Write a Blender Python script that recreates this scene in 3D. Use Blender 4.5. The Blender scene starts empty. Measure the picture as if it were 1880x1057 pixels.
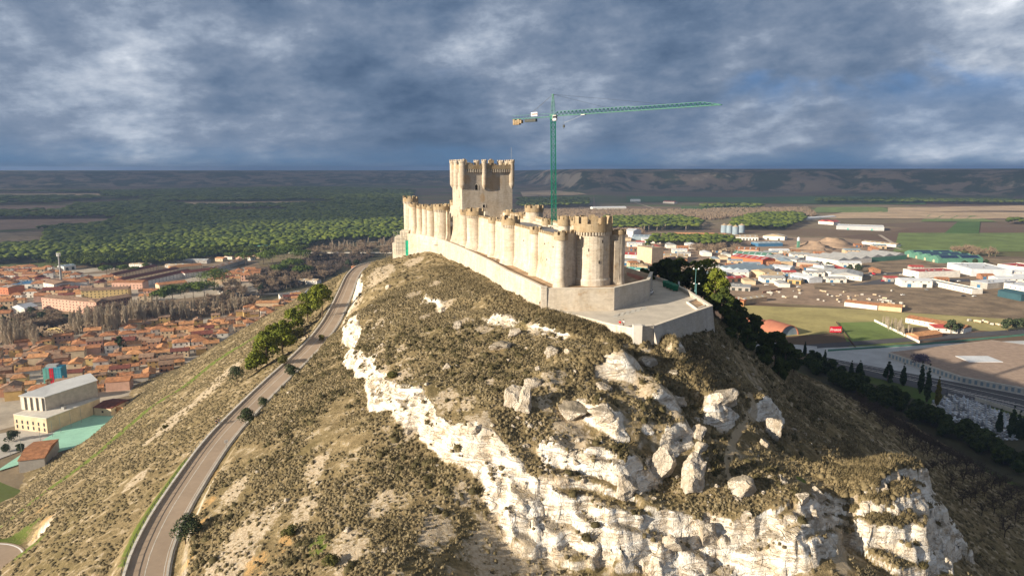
import bpy, math, random
import numpy as np
from mathutils import Vector, Matrix
R = math.radians
scene = bpy.context.scene
COL = scene.collection
# ------------------------------------------------------------------ camera
F = 1253.0; CH = 140.0
PITCH = math.atan((528.5 - 313) / F)
CP, SP = math.cos(PITCH), math.sin(PITCH)
cam_d = bpy.data.cameras.new('camera'); cam = bpy.data.objects.new('camera', cam_d); COL.objects.link(cam)
cam_d.sensor_width = 36; cam_d.lens = 36 * F / 1880
cam_d.clip_start = 1; cam_d.clip_end = 90000
cam.location = (0, 0, CH); cam.rotation_euler = (R(90) - PITCH, R(0.0), 0)
scene.camera = cam
scene.view_settings.view_transform = 'Standard'
scene.view_settings.look = 'None'
scene.view_settings.exposure = 0.98
scene.view_settings.gamma = 1.0

def P(px, py, z=0.0):
    """the point of the level plane z that is seen at a photograph pixel"""
    u = (px - 940) / F; v = (528.5 - py) / F
    d = (z - CH) / (v * CP - SP)
    return (u * d, (CP + v * SP) * d, z)
# ------------------------------------------------------------------ sun and sky
SUN_TO = Vector((-0.86, -0.51, 0)).normalized()
SUN_EL = R(18)
s3 = Vector((SUN_TO.x * math.cos(SUN_EL), SUN_TO.y * math.cos(SUN_EL), math.sin(SUN_EL)))
sun_d = bpy.data.lights.new('sun', 'SUN'); sun_d.energy = 4.7; sun_d.angle = R(0.5); sun_d.color = (1.0, 0.87, 0.69)
sun = bpy.data.objects.new('sun', sun_d); COL.objects.link(sun)
sun.rotation_euler = s3.to_track_quat('Z', 'Y').to_euler()
sun.location = s3 * 1000

class NT:
    def __init__(s, tree): s.t = tree; s.n = tree.nodes; s.l = tree.links
    def node(s, typ, ins=None, **kw):
        nd = s.n.new(typ)
        for k, v in kw.items(): setattr(nd, k, v)
        if ins:
            for k, v in ins.items():
                sock = nd.inputs[k]
                if hasattr(v, 'is_linked') or isinstance(v, bpy.types.NodeSocket): s.l.new(v, sock)
                else: sock.default_value = v
        return nd
    def math(s, op, a, b=0.0, c=None, clamp=False):
        ins = {0: a, 1: b}
        if c is not None: ins[2] = c
        return s.node('ShaderNodeMath', ins, operation=op, use_clamp=clamp).outputs[0]
    def mix(s, f, a, b, blend='MIX'):
        nd = s.n.new('ShaderNodeMix'); nd.data_type = 'RGBA'; nd.blend_type = blend
        for sock, v in ((nd.inputs[0], f), (nd.inputs[6], a), (nd.inputs[7], b)):
            if isinstance(v, bpy.types.NodeSocket): s.l.new(v, sock)
            elif isinstance(v, (int, float)): sock.default_value = v
            else: sock.default_value = (*v[:3], 1)
        return nd.outputs[2]
    def noise(s, vec, scale, detail=5, rough=0.55, dist=0.0):
        nd = s.node('ShaderNodeTexNoise', {'Scale': scale, 'Detail': detail, 'Roughness': rough, 'Distortion': dist})
        if vec is not None: s.l.new(vec, nd.inputs['Vector'])
        return nd.outputs['Fac']
    def ramp(s, f, stops, interp='LINEAR'):
        nd = s.n.new('ShaderNodeValToRGB'); cr = nd.color_ramp; cr.interpolation = interp
        while len(cr.elements) < len(stops): cr.elements.new(0.5)
        for e, (p, c) in zip(cr.elements, stops):
            e.position = p; e.color = (c, c, c, 1) if isinstance(c, (int, float)) else (*c[:3], 1)
        if isinstance(f, bpy.types.NodeSocket): s.l.new(f, nd.inputs[0])
        else: nd.inputs[0].default_value = f
        return nd.outputs[0]
    def mapr(s, f, a, b, c=0.0, d=1.0, smooth=True):
        nd = s.node('ShaderNodeMapRange', {0: f, 1: a, 2: b, 3: c, 4: d}, clamp=True)
        if smooth: nd.interpolation_type = 'SMOOTHSTEP'
        return nd.outputs[0]

world = bpy.data.worlds.new('World'); scene.world = world; world.use_nodes = True
w = NT(world.node_tree); w.n.clear()
tc = w.node('ShaderNodeTexCoord')
dirn = tc.outputs['Generated']
sep = w.node('ShaderNodeSeparateXYZ', {0: dirn})
sx, sy, sz = sep.outputs
zz = w.math('ADD', w.math('MAXIMUM', sz, 0.0), 0.055)
cx = w.math('DIVIDE', sx, zz); cy = w.math('DIVIDE', sy, zz)
uv = w.node('ShaderNodeCombineXYZ', {0: cx, 1: cy, 2: 0.0}).outputs[0]
uv2 = w.node('ShaderNodeVectorRotate', {'Vector': uv, 'Angle': R(-14)}, rotation_type='Z_AXIS').outputs[0]
uv2 = w.node('ShaderNodeMapping', {'Vector': uv2, 'Location': (3.1, 7.7, 0), 'Scale': (0.62, 1.0, 1)}).outputs[0]
sky = w.node('ShaderNodeTexSky', sky_type='NISHITA', sun_disc=False)
sky.sun_elevation = SUN_EL; sky.sun_rotation = math.atan2(s3.x, s3.y); sky.altitude = 850
skyc = w.node('ShaderNodeVectorMath', {0: sky.outputs[0], 3: 0.10}, operation='SCALE').outputs[0]
skyc = w.mix(1.0, skyc, (0.62, 0.86, 1.15), 'MULTIPLY')
cv = w.node('ShaderNodeCombineXYZ', {0: w.math('MULTIPLY', w.math('ARCTAN2', sx, sy), 1.0), 1: w.math('MULTIPLY', w.math('POWER', w.math('MAXIMUM', sz, 0.0), 0.80), 1.45), 2: 0.0}).outputs[0]
cvr = w.node('ShaderNodeVectorRotate', {'Vector': cv, 'Angle': R(-13)}, rotation_type='Z_AXIS').outputs[0]
cvm = w.node('ShaderNodeMapping', {'Vector': cvr, 'Location': (2.83, 5.36, 0), 'Scale': (0.86, 1.0, 1)}).outputs[0]
n1 = w.noise(cvm, 3.1, 2, 0.45, 0.2)       # large masses
n2 = w.noise(cvm, 6.0, 11, 0.60, 0.0)     # billows with crisp edges
n3 = w.noise(cvm, 26.0, 8, 0.60, 0.0)
shade = w.math('ADD', w.math('MULTIPLY', n1, 0.32), w.math('ADD', w.math('MULTIPLY', n2, 0.52), w.math('MULTIPLY', n3, 0.15)))
rightb = w.mapr(sx, 0.40, 0.60, 0.0, 0.06)
leftb = w.mapr(sx, -0.20, -0.55, 0.0, 0.045)
up = w.mapr(sz, 0.02, 0.10, -0.008, 0.004)
topd = w.mapr(sz, 0.17, 0.26, -0.02, -0.045)
shade2 = w.math('ADD', w.math('ADD', w.math('ADD', shade, topd), rightb), w.math('ADD', leftb, up))
cloud = w.ramp(shade2, [(0.37, (0.032, 0.055, 0.096)), (0.455, (0.062, 0.090, 0.138)), (0.515, (0.098, 0.125, 0.172)), (0.555, (0.150, 0.180, 0.228)), (0.61, (0.25, 0.275, 0.315)), (0.68, (0.46, 0.475, 0.50))])
gap = w.noise(cvm, 3.1, 6, 0.55, 0.4)
gapm = w.mapr(w.math('ADD', gap, w.mapr(sx, 0.25, 0.52, 0.0, 0.10)), 0.595, 0.69, 0.0, 0.75)
gapm = w.math('MULTIPLY', gapm, w.mapr(sx, 0.15, 0.42, 0.12, 1.0))
gapm = w.math('MULTIPLY', gapm, w.mapr(sz, 0.07, 0.15, 0.15, 1.0))
skyb = w.mix(0.88, skyc, (0.024, 0.090, 0.24))
col = w.mix(gapm, cloud, skyb)
hz = w.mapr(w.math('ADD', sz, w.math('MULTIPLY', w.math('SUBTRACT', n2, 0.5), 0.09)), 0.0, 0.040, 0.65, 0.0)
col = w.mix(hz, col, (0.042, 0.100, 0.185))
bg = w.node('ShaderNodeBackground', {'Color': col, 'Strength': 1.15})
w.l.new(bg.outputs[0], w.node('ShaderNodeOutputWorld').inputs[0])
# ------------------------------------------------------------------ noise in numpy
def _hash(ix, iy, seed):
    h = (ix.astype(np.int64) * 374761393 + iy.astype(np.int64) * 668265263 + seed * 974634777) & 0xffffffff
    h = ((h ^ (h >> 13)) * 1274126177) & 0xffffffff
    return ((h ^ (h >> 16)) & 0xffff) / 65535.0
def vnoise(x, y, seed=0):
    ix = np.floor(x); iy = np.floor(y); fx = x - ix; fy = y - iy
    fx = fx * fx * fx * (fx * (fx * 6 - 15) + 10); fy = fy * fy * fy * (fy * (fy * 6 - 15) + 10)
    a = _hash(ix, iy, seed); b = _hash(ix + 1, iy, seed); c = _hash(ix, iy + 1, seed); d = _hash(ix + 1, iy + 1, seed)
    return (a * (1 - fx) + b * fx) * (1 - fy) + (c * (1 - fx) + d * fx) * fy
def fbm(x, y, s, oct=4, seed=0, gain=0.5):
    x = np.asarray(x, float) / s; y = np.asarray(y, float) / s
    t = 0; a = 1; n = 0
    for o in range(oct):
        t = t + a * (vnoise(x, y, seed + o * 17) - 0.5) * 2; n += a; a *= gain
        x = x * 2.03 + 11.3; y = y * 2.03 - 5.7
    return t / n
def blocks(x, y, s, seed=0):
    """angular joint blocks: one random offset to each jittered, slanting cell"""
    u = (x * .83 + y * .56) / s; v = (-x * .56 + y * .83) / (s * .7)
    u = u + .35 * (vnoise(u * 1.1, v * 1.1, seed + 5) - .5) * 2; v = v + .35 * (vnoise(u * .9 + 7, v * .9, seed + 9) - .5) * 2
    iv = np.floor(v); iu = np.floor(u + .5 * (iv % 2))
    return _hash(iu, iv, seed) * 2 - 1
def ss(x, a, b):
    t = np.clip((x - a) / (b - a), 0, 1); return t * t * (3 - 2 * t)
# ------------------------------------------------------------------ hill height
def poly_sd(x, y, pts, vals=None):
    """distance to an open polyline, side (+ on its left), and interpolated values"""
    best = np.full(x.shape, 1e18); side = np.zeros(x.shape); vv = np.zeros(x.shape)
    cum = 0; tt = np.zeros(x.shape)
    for i in range(len(pts) - 1):
        ax, ay = pts[i][0], pts[i][1]; bx, by = pts[i + 1][0], pts[i + 1][1]
        dx, dy = bx - ax, by - ay; L2 = dx * dx + dy * dy; L = math.sqrt(L2)
        t = np.clip(((x - ax) * dx + (y - ay) * dy) / L2, 0, 1)
        qx = x - (ax + t * dx); qy = y - (ay + t * dy); d2 = qx * qx + qy * qy
        m = d2 < best
        best = np.where(m, d2, best)
        side = np.where(m, np.sign(dx * (y - ay) - dy * (x - ax)), side)
        tt = np.where(m, cum + t * L, tt)
        if vals is not None: vv = np.where(m, vals[i] * (1 - t) + vals[i + 1] * t, vv)
        cum += L
    return np.sqrt(best), side, vv, tt
def P2(*a): p = P(*a); return (p[0], p[1])
ROADPX = [(262, 1057, 69), (300, 960, 69.5), (350, 880, 70), (400, 808, 71), (450, 755, 72.2), (500, 705, 74), (560, 650, 76.5), (600, 605, 78.5), (622, 565, 80), (637, 530, 81), (648, 503, 82)]
ROAD = [(-22, 52, 66.5), (-40, 70, 67.3), (-54, 88, 68.2)] + [P(*q) for q in ROADPX] + [(-93, 420, 82), (-84, 450, 81)]
def chaikin(pts, n=2):
    for _ in range(n):
        q = [pts[0]]
        for a, b in zip(pts[:-1], pts[1:]):
            q.append(tuple(.75 * i + .25 * j for i, j in zip(a, b))); q.append(tuple(.25 * i + .75 * j for i, j in zip(a, b)))
        q.append(pts[-1]); pts = q
    return pts
ROAD = chaikin(ROAD, 2)
ROAD_W = 6.6
# cliffs: plan polyline ordered so that the high ground lies on the left, with step heights
C_MAIN = [(60, 175, 0), (90, 158, 4), (94, 142, 10), (90, 129, 13), (79, 120, 14), (68, 117, 13), (61, 121, 8), (57, 116, 8), (50, 108.5, 9), (38, 108, 10), (28, 108.5, 10), (20, 108.5, 10.5), (11, 107.5, 10.5), (3, 109.5, 10), (-.5, 115, 7.5), (-5, 118.5, 5.5), (-15, 128.5, 4.5), (-30, 149, 4.4), (-38, 170, 3.2), (-47, 196, 3.2), (-52, 220, 4.2), (-58, 235, 3.0), (-62, 262, 1.2), (-70, 300, 3.4), (-76, 330, 4.0), (-80, 360, 1.5)]
C_BAND = [(72, 168, 0), (62, 155, 3), (52, 147, 5), (45, 141.5, 6), (38, 139, 6), (31, 134, 5), (27, 127, 5), (19, 124, 5), (14, 131, 3), (8, 137, 2.5), (4, 138, 0.5), (0, 140, 0)]
C_UP = [(48, 166, 0), (41, 160, 3.5), (34, 154, 5), (27, 157, 3), (18, 161, 1.5), (8, 168, 1.6), (-2, 177, 1.7), (-10, 190, 1.4), (-18, 205, 1.8), (-27, 222, 1.2), (-36, 245, .5)]
C_LOW = [(44, 133, 0), (33, 127, 3), (27, 119, 4), (20, 116, 3.5), (9, 117.5, 3), (2, 121, 2.2), (-6, 126, 1.5), (-12, 134, 0)]
CLIFFS = [(C_MAIN, 1.5, 2.2), (C_BAND, 1.0, 1.8), (C_UP, 0.8, 2.2), (C_LOW, .9, 1.6)]
def steps(x, y, fine=True):
    wx = x + 3.0 * fbm(x, y, 11, 3, 5); wy = y + 3.0 * fbm(x, y, 11, 3, 9)
    if fine:
        wx = wx + 1.1 * fbm(x, y, 3.2, 3, 25); wy = wy + 1.1 * fbm(x, y, 3.2, 3, 29)
    z = np.zeros(x.shape); rock = np.zeros(x.shape)
    for k, (pts, wd, ext) in enumerate(CLIFFS):
        hs = [p[2] for p in pts]
        d, s, h0, t = poly_sd(wx, wy, pts, hs)
        ws = 0; h = 0
        for p in pts:
            q = 1.0 / (((wx - p[0]) ** 2 + (wy - p[1]) ** 2) + 9.0) ** 2
            ws = ws + q; h = h + q * p[2]
        h = h / ws
        tot = sum(math.hypot(pts[i + 1][0] - pts[i][0], pts[i + 1][1] - pts[i][1]) for i in range(len(pts) - 1))
        h = h * ss(t, 0, 9) * ss(tot - t, 0, 9)
        if k: h = h * np.clip((0.85 if k == 2 else 0.62) + 2.1 * fbm(x, y, 17, 3, 300 + k * 7), 0.0, 1.35)
        sd = d * -s
        wdt = wd * (0.9 + h / 4.2)
        NL = 5; acc = 0
        for li in range(NL):
            off = ((li + .5 + (.28, -.2, .1, .25, -.3)[li]) / NL - .5) * 1.9
            if fine: off = off + 0.20 * blocks(x + li * 1.3, y - li * .7, 8.5, 31 + li) + 0.09 * blocks(x, y, 2.8, 61 + li) + 0.34 * fbm(x, y, 11, 3, 91 + li)
            w1 = 0.07 + 0.06 * (li % 2)
            acc = acc + ss(sd / wdt - off, -w1, w1) * (0.84) + ss(sd / wdt, -1.2, 1.2) * .16
        z = z + h * acc / NL * ss(d, 34, 5)
        rock = np.maximum(rock, ss(h, 0.6, 2.2) * ss(d, ext + h * .22, (ext + h * .22) * 0.45))
    return z, rock
CTRL = [(993, 566, 101.3), (930, 526, 101.5), (870, 496, 101.5), (805, 464, 101), (750, 470, 97.5), (722, 478, 94.5),
 (700, 520, 95), (680, 560, 92.5), (760, 600, 95), (850, 600, 98), (850, 700, 94), (760, 700, 92.5), (950, 700, 95.5), (950, 620, 99), (1100, 640, 98.8),
 (1185, 640, 97.5), (1100, 720, 95), (1000, 780, 91.5), (1100, 800, 89.5), (900, 800, 91.5), (720, 720, 92.0), (655, 585, 91.5), (664, 520, 89),
 (650, 617, 87), (700, 742, 87.5), (800, 822, 86.5), (900, 865, 85.8), (940, 895, 84), (960, 952, 81), (1060, 1018, 76.5), (1150, 1045, 74.5), (1230, 1048, 73.5), (1300, 1048, 72.5), (1400, 1052, 71.5),
 (1450, 990, 78.5), (1300, 760, 89.5), (1300, 800, 83.5), (1400, 850, 79.5), (1350, 930, 81), (1530, 860, 73), (1250, 900, 82.5), (1600, 850, 79.5), (1600, 950, 76), (1650, 840, 78), (1300, 700, 93), (1200, 850, 85),
 (1480, 800, 70.5), (1400, 700, 81), (1500, 760, 66), (1560, 730, 52), (1640, 800, 50), (1750, 900, 38), (1880, 1057, 33), (1800, 1057, 38)]
CT = [P(*c) for c in CTRL]
CT += [(60, 199, 95.5), (57, 186, 95.0), (50, 176, 95.8), (75, 200, 84), (100, 190, 66), (104, 132, 55), (92, 108, 58), (70, 95, 66), (45, 90, 67), (20, 88, 70), (0, 86, 74), (99, 145, 58),
 (-18, 88, 82), (-25, 110, 81.5), (-5, 60, 72), (215, 300, 3), (205, 180, 6), (150, 300, 37), (120, 380, 36), (200, 420, 2), (60, 420, 52), (0, 470, 45), (-60, 430, 78), (-60, 520, 30), (100, 500, 12), (-20, 560, 5),
 (60, 230, 98), (40, 280, 98), (10, 340, 96), (-20, 390, 93), (90, 250, 72), (20, 220, 103), (0, 280, 103), (-30, 350, 102), (-50, 400, 92), (30, 190, 101), (55, 40, 30), (110, 60, 20), (0, 20, 45), (150, 20, 5), (-60, 10, 30), (-150, 30, 5)]
rd = ROAD
for i in range(6, len(rd) - 2, 5):
    a, b = rd[i - 1], rd[i + 1]; dx, dy = b[0] - a[0], b[1] - a[1]; L = math.hypot(dx, dy); nx, ny = -dy / L, dx / L
    x, y, z = rd[i]
    CT.append((x, y, z))
    CT.append((x - nx * 11, y - ny * 11, z + 4.6))
    for off, dz in ((12, -4.8), (45, -22.5), (85, -45), (118, -65)):
        CT.append((x + nx * off, y + ny * off, max(z + dz, 4)))
    CT.append((x + nx * 140, y + ny * 140, .3)); CT.append((x + nx * 165, y + ny * 165, -1.5))
CT += [(-230, 480, 2), (-228, 590, 1), (-150, 560, 22), (-110, 520, 42), (-150, 640, 4), (-60, 600, 8)]
CA = np.array(CT)
_cz = CA[:, 2] - steps(CA[:, 0], CA[:, 1], False)[0]
def _phi(r2): return np.sqrt(r2 + 36.0)
def _fit(px, py, pz):
    n = len(px); A = np.zeros((n + 3, n + 3))
    r2 = (px[:, None] - px[None]) ** 2 + (py[:, None] - py[None]) ** 2
    A[:n, :n] = _phi(r2) - np.eye(n) * 1.5
    A[:n, n] = 1; A[:n, n + 1] = px; A[:n, n + 2] = py; A[n:, :n] = A[:n, n:].T
    return np.linalg.solve(A, np.concatenate([pz, [0, 0, 0]]))
_w = _fit(CA[:, 0], CA[:, 1], _cz)
def base_h(x, y):
    z = np.full(x.shape, _w[-3]) + _w[-2] * x + _w[-1] * y
    for i in range(len(CA)):
        z = z + _w[i] * _phi((x - CA[i, 0]) ** 2 + (y - CA[i, 1]) ** 2)
    return z
# outlines of the levelled ground
PLAZA = [P2(*q, 101.3) for q in ((993, 568), (1060, 584), (1120, 600), (1170, 610), (1199, 607), (1308, 568), (1262, 538), (1225, 520), (1190, 508), (1150, 497))]
LS = lambda a, b, t: (a[0] + (b[0] - a[0]) * t, a[1] + (b[1] - a[1]) * t)
def hill_h(x, y, fine=True):
    x = np.asarray(x, float); y = np.asarray(y, float)
    st, rock = steps(x, y, fine)
    z = base_h(x, y) + st
    r = rock
    # roughness
    z = z + 0.55 * fbm(x, y, 14, 3, 41) + (0.30 + 0.22 * r) * fbm(x, y, 3.6, 4, 51, .55) * (0.55 if not fine else 1)
    # road bench
    d, s, rz, t = poly_sd(x, y, ROAD, [p[2] for p in ROAD])
    k = ss(d, ROAD_W / 2 + 4.5, ROAD_W / 2 + 0.9)
    z = z * (1 - k) + (rz - 0.12) * k
    # fades into the plain
    edge = ss(np.maximum.reduce([x - 225, -x - 262, y - 640, -y - 20]), -10, 26)
    z = z * (1 - edge) - 2.0 * edge
    # the sports court is cut into the foot of the slope
    cq = [P2(-10, 872), P2(143, 822), P2(246, 760), P2(150, 750), P2(-10, 790)]
    dq, _, _, _ = poly_sd(x, y, cq + [cq[0]]); ins = point_in(x, y, cq); kq = np.where(ins, 1.0, ss(dq, 5.5, 1.0)); z = z * (1 - kq) + np.minimum(z, -.6) * kq
    # levelled castle platform
    ax, ay = 12, 196; bx, by = -50, 362
    dd, s2, _, tt = poly_sd(x, y, [(38, 178), (14, 240), (-45, 372)])
    kk = ss(dd, 24, 12)
    z = np.where(kk > 0, np.minimum(z, z * (1 - kk) + 100.6 * kk), z)
    pz = point_in(x, y, PLAZA_IN)
    z = np.where(pz, np.minimum(z, 100.3), z)
    hp = np.hypot(x + 140, y - 158); k2 = ss(hp, 21, 15.0); z = z * (1 - k2) + 39.9 * k2; k = np.maximum(k, ss(hp, 16.5, 15.0))
    return z, rock, k
def point_in(x, y, poly):
    ins = np.zeros(x.shape, bool); n = len(poly)
    for i in range(n):
        x1, y1 = poly[i][:2]; x2, y2 = poly[(i + 1) % n][:2]
        c = ((y1 > y) != (y2 > y)) & (x < (x2 - x1) * (y - y1) / ((y2 - y1) if y2 != y1 else 1e-9) + x1)
        ins ^= c
    return ins
PLAZA_IN = PLAZA
def Hs(x, y):
    return float(hill_h(np.array([float(x)]), np.array([float(y)]), True)[0][0])
def ground_at(x, y): return max(Hs(x, y), 0.0) if (-262 < x < 225 and -20 < y < 640) else 0.0
def PH(px, py, zmin=0.0, dmin=70):
    """where the ray through a photograph pixel meets the hill or the plain"""
    u = (px - 940) / F; v = (528.5 - py) / F
    dy = CP + v * SP; dz = v * CP - SP
    D = np.arange(dmin, 700, 0.5)
    x = u * D; y = dy * D; z = CH + dz * D
    h = hill_h(x, y)[0]
    h = np.where((x > -262) & (x < 225) & (y < 640), np.maximum(h, 0), 0)
    m = np.nonzero(z <= h)[0]
    if len(m) == 0: return P(px, py, 0)
    i = m[0]
    return (x[i], y[i], float(h[i]))
# ------------------------------------------------------------------ materials
MATS = {}
def new_mat(name):
    m = bpy.data.materials.new(name); m.use_nodes = True; t = NT(m.node_tree); t.n.clear()
    MATS[name] = m
    return m, t
def finish(t, color, rough=0.9, bump=None, bstr=0.3, bdist=0.1, metal=0.0, spec=0.25, **kw):
    ins = {'Roughness': rough, 'Metallic': metal, 'Specular IOR Level': spec}
    b = t.node('ShaderNodeBsdfPrincipled', ins)
    if isinstance(color, bpy.types.NodeSocket): t.l.new(color, b.inputs['Base Color'])
    else: b.inputs['Base Color'].default_value = (*color[:3], 1)
    for k, v in kw.items(): b.inputs[k].default_value = v
    if bump is not None:
        bn = t.node('ShaderNodeBump', {'Strength': bstr, 'Distance': bdist, 'Height': bump})
        t.l.new(bn.outputs[0], b.inputs['Normal'])
    o = t.node('ShaderNodeOutputMaterial'); t.l.new(b.outputs[0], o.inputs[0])
    return b
def plain(name, c, rough=0.8, var=0.18, scale=0.6, metal=0.0, spec=0.25, bs=0.0, rnd=0.0):
    """a painted or mineral surface with weathering blotches; rnd: brightness differs from object to object"""
    m, t = new_mat(name)
    pos = t.node('ShaderNodeNewGeometry').outputs['Position']
    n = t.noise(pos, scale, 5, 0.6); n2 = t.noise(pos, scale * 9, 3, 0.6)
    f = t.math('ADD', t.math('MULTIPLY', n, 0.7), t.math('MULTIPLY', n2, 0.3))
    f = t.mapr(f, 0.34, 0.66)
    col = t.mix(f, [x * (1 - var) for x in c], [min(1, x * (1 + var)) for x in c])
    if rnd:
        oi = t.node('ShaderNodeObjectInfo').outputs['Random']
        k = t.mapr(oi, 0, 1, 1 - rnd, 1 + rnd, False)
        col = t.node('ShaderNodeVectorMath', {0: col, 3: k}, operation='SCALE').outputs[0]
    finish(t, col, rough, n2 if bs else None, bs, 0.15, metal, spec)
    return m
def stone_mat(name, c, stain, scale=1.0, course=0.45, dark=0.72, bs=0.5):
    m, t = new_mat(name)
    pos = t.node('ShaderNodeNewGeometry').outputs['Position']
    s3_ = t.node('ShaderNodeSeparateXYZ', {0: pos}).outputs
    hor = t.math('ADD', t.math('MULTIPLY', s3_[0], 0.93), t.math('MULTIPLY', s3_[1], 0.61))
    bv = t.node('ShaderNodeCombineXYZ', {0: hor, 1: s3_[2], 2: 0.0}).outputs[0]
    br = t.node('ShaderNodeTexBrick', {'Vector': bv, 'Scale': 1.0, 'Mortar Size': 0.035, 'Mortar Smooth': 0.6, 'Brick Width': course * 2.1, 'Row Height': course, 'Bias': 0.0})
    br.inputs['Color1'].default_value = (1.0, 1.0, 1.0, 1); br.inputs['Color2'].default_value = (0.80, 0.79, 0.77, 1); br.inputs['Mortar'].default_value = (0.66, 0.64, 0.6, 1)
    big = t.noise(pos, 0.11 * scale, 5, 0.62, 0.4); mid = t.noise(pos, 0.8 * scale, 5, 0.65); fine = t.noise(pos, 5 * scale, 3, 0.7)
    # rain streaks: noise stretched downwards
    sv = t.node('ShaderNodeMapping', {'Vector': pos, 'Scale': (0.55, 0.55, 0.055)}).outputs[0]
    streak = t.noise(sv, 1.0, 4, 0.6)
    col = t.mix(t.mapr(big, 0.38, 0.68), c, [a * b for a, b in zip(c, (0.86, 0.80, 0.70))])
    col = t.mix(t.mapr(t.math('ADD', t.math('MULTIPLY', streak, .6), t.math('MULTIPLY', mid, .4)), 0.45, 0.60, 0, 0.85), col, stain)
    col = t.mix(t.mapr(t.math('ADD', t.math('MULTIPLY', big, .5), t.math('MULTIPLY', mid, .5)), 0.565, 0.655, 0, 0.65), col, (0.42, 0.24, 0.09))
    hb = t.noise(t.node('ShaderNodeMapping', {'Vector': pos, 'Scale': (0.30, 0.30, 2.6)}).outputs[0], 1.0, 4, 0.7)
    col = t.mix(t.mapr(hb, 0.50, 0.66, 0, 0.40), col, [x * .72 for x in stain])
    col = t.mix(0.9, col, br.outputs['Color'], 'MULTIPLY')
    col = t.mix(t.mapr(fine, 0.35, 0.65, 0, 0.5), col, [x * dark for x in c])
    h = t.math('ADD', t.math('MULTIPLY', br.outputs['Fac'], -0.6), t.math('ADD', t.math('MULTIPLY', mid, 0.8), t.math('MULTIPLY', fine, 0.5)))
    finish(t, col, 0.95, h, bs, 0.25, spec=0.1)
    return m
def roof_mat(name, c, rnd=0.16):
    m, t = new_mat(name)
    pos = t.node('ShaderNodeTexCoord').outputs['Object']
    n = t.noise(pos, 0.5, 5, 0.65); n2 = t.noise(pos, 3.0, 3, 0.7)
    wv = t.node('ShaderNodeTexWave', {'Vector': pos, 'Scale': 1.1, 'Distortion': 0.4}, bands_direction='X').outputs['Fac']
    oi = t.node('ShaderNodeObjectInfo').outputs['Random']
    col = t.mix(t.mapr(n, 0.35, 0.65), [x * 0.66 for x in c], [min(1, x * 1.15) for x in c])
    col = t.mix(t.mapr(n2, 0.45, 0.7, 0, 0.5), col, (0.19, 0.125, 0.09))
    k = t.mapr(oi, 0, 1, 1 - rnd, 1 + rnd, False)
    col = t.node('ShaderNodeVectorMath', {0: col, 3: k}, operation='SCALE').outputs[0]
    finish(t, col, 0.9, t.math('ADD', wv, n2), 0.5, 0.12, spec=0.15)
    return m
def crown_mat(name, dark, light, var=0.12, sc=0.45, transl=0.0):
    m, t = new_mat(name)
    geo = t.node('ShaderNodeNewGeometry')
    pos = geo.outputs['Position']
    n = t.noise(pos, sc, 3, 0.6); n2 = t.noise(pos, sc * 7, 2, 0.6)
    f = t.mapr(t.math('ADD', t.math('MULTIPLY', n, .6), t.math('MULTIPLY', n2, .4)), 0.36, 0.64)
    ri = geo.outputs['Random Per Island']
    f = t.math('ADD', t.math('MULTIPLY', f, 0.72), t.math('MULTIPLY', ri, 0.28))
    finish(t, t.mix(f, dark, light), 0.75, spec=0.12)
    return m
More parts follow.
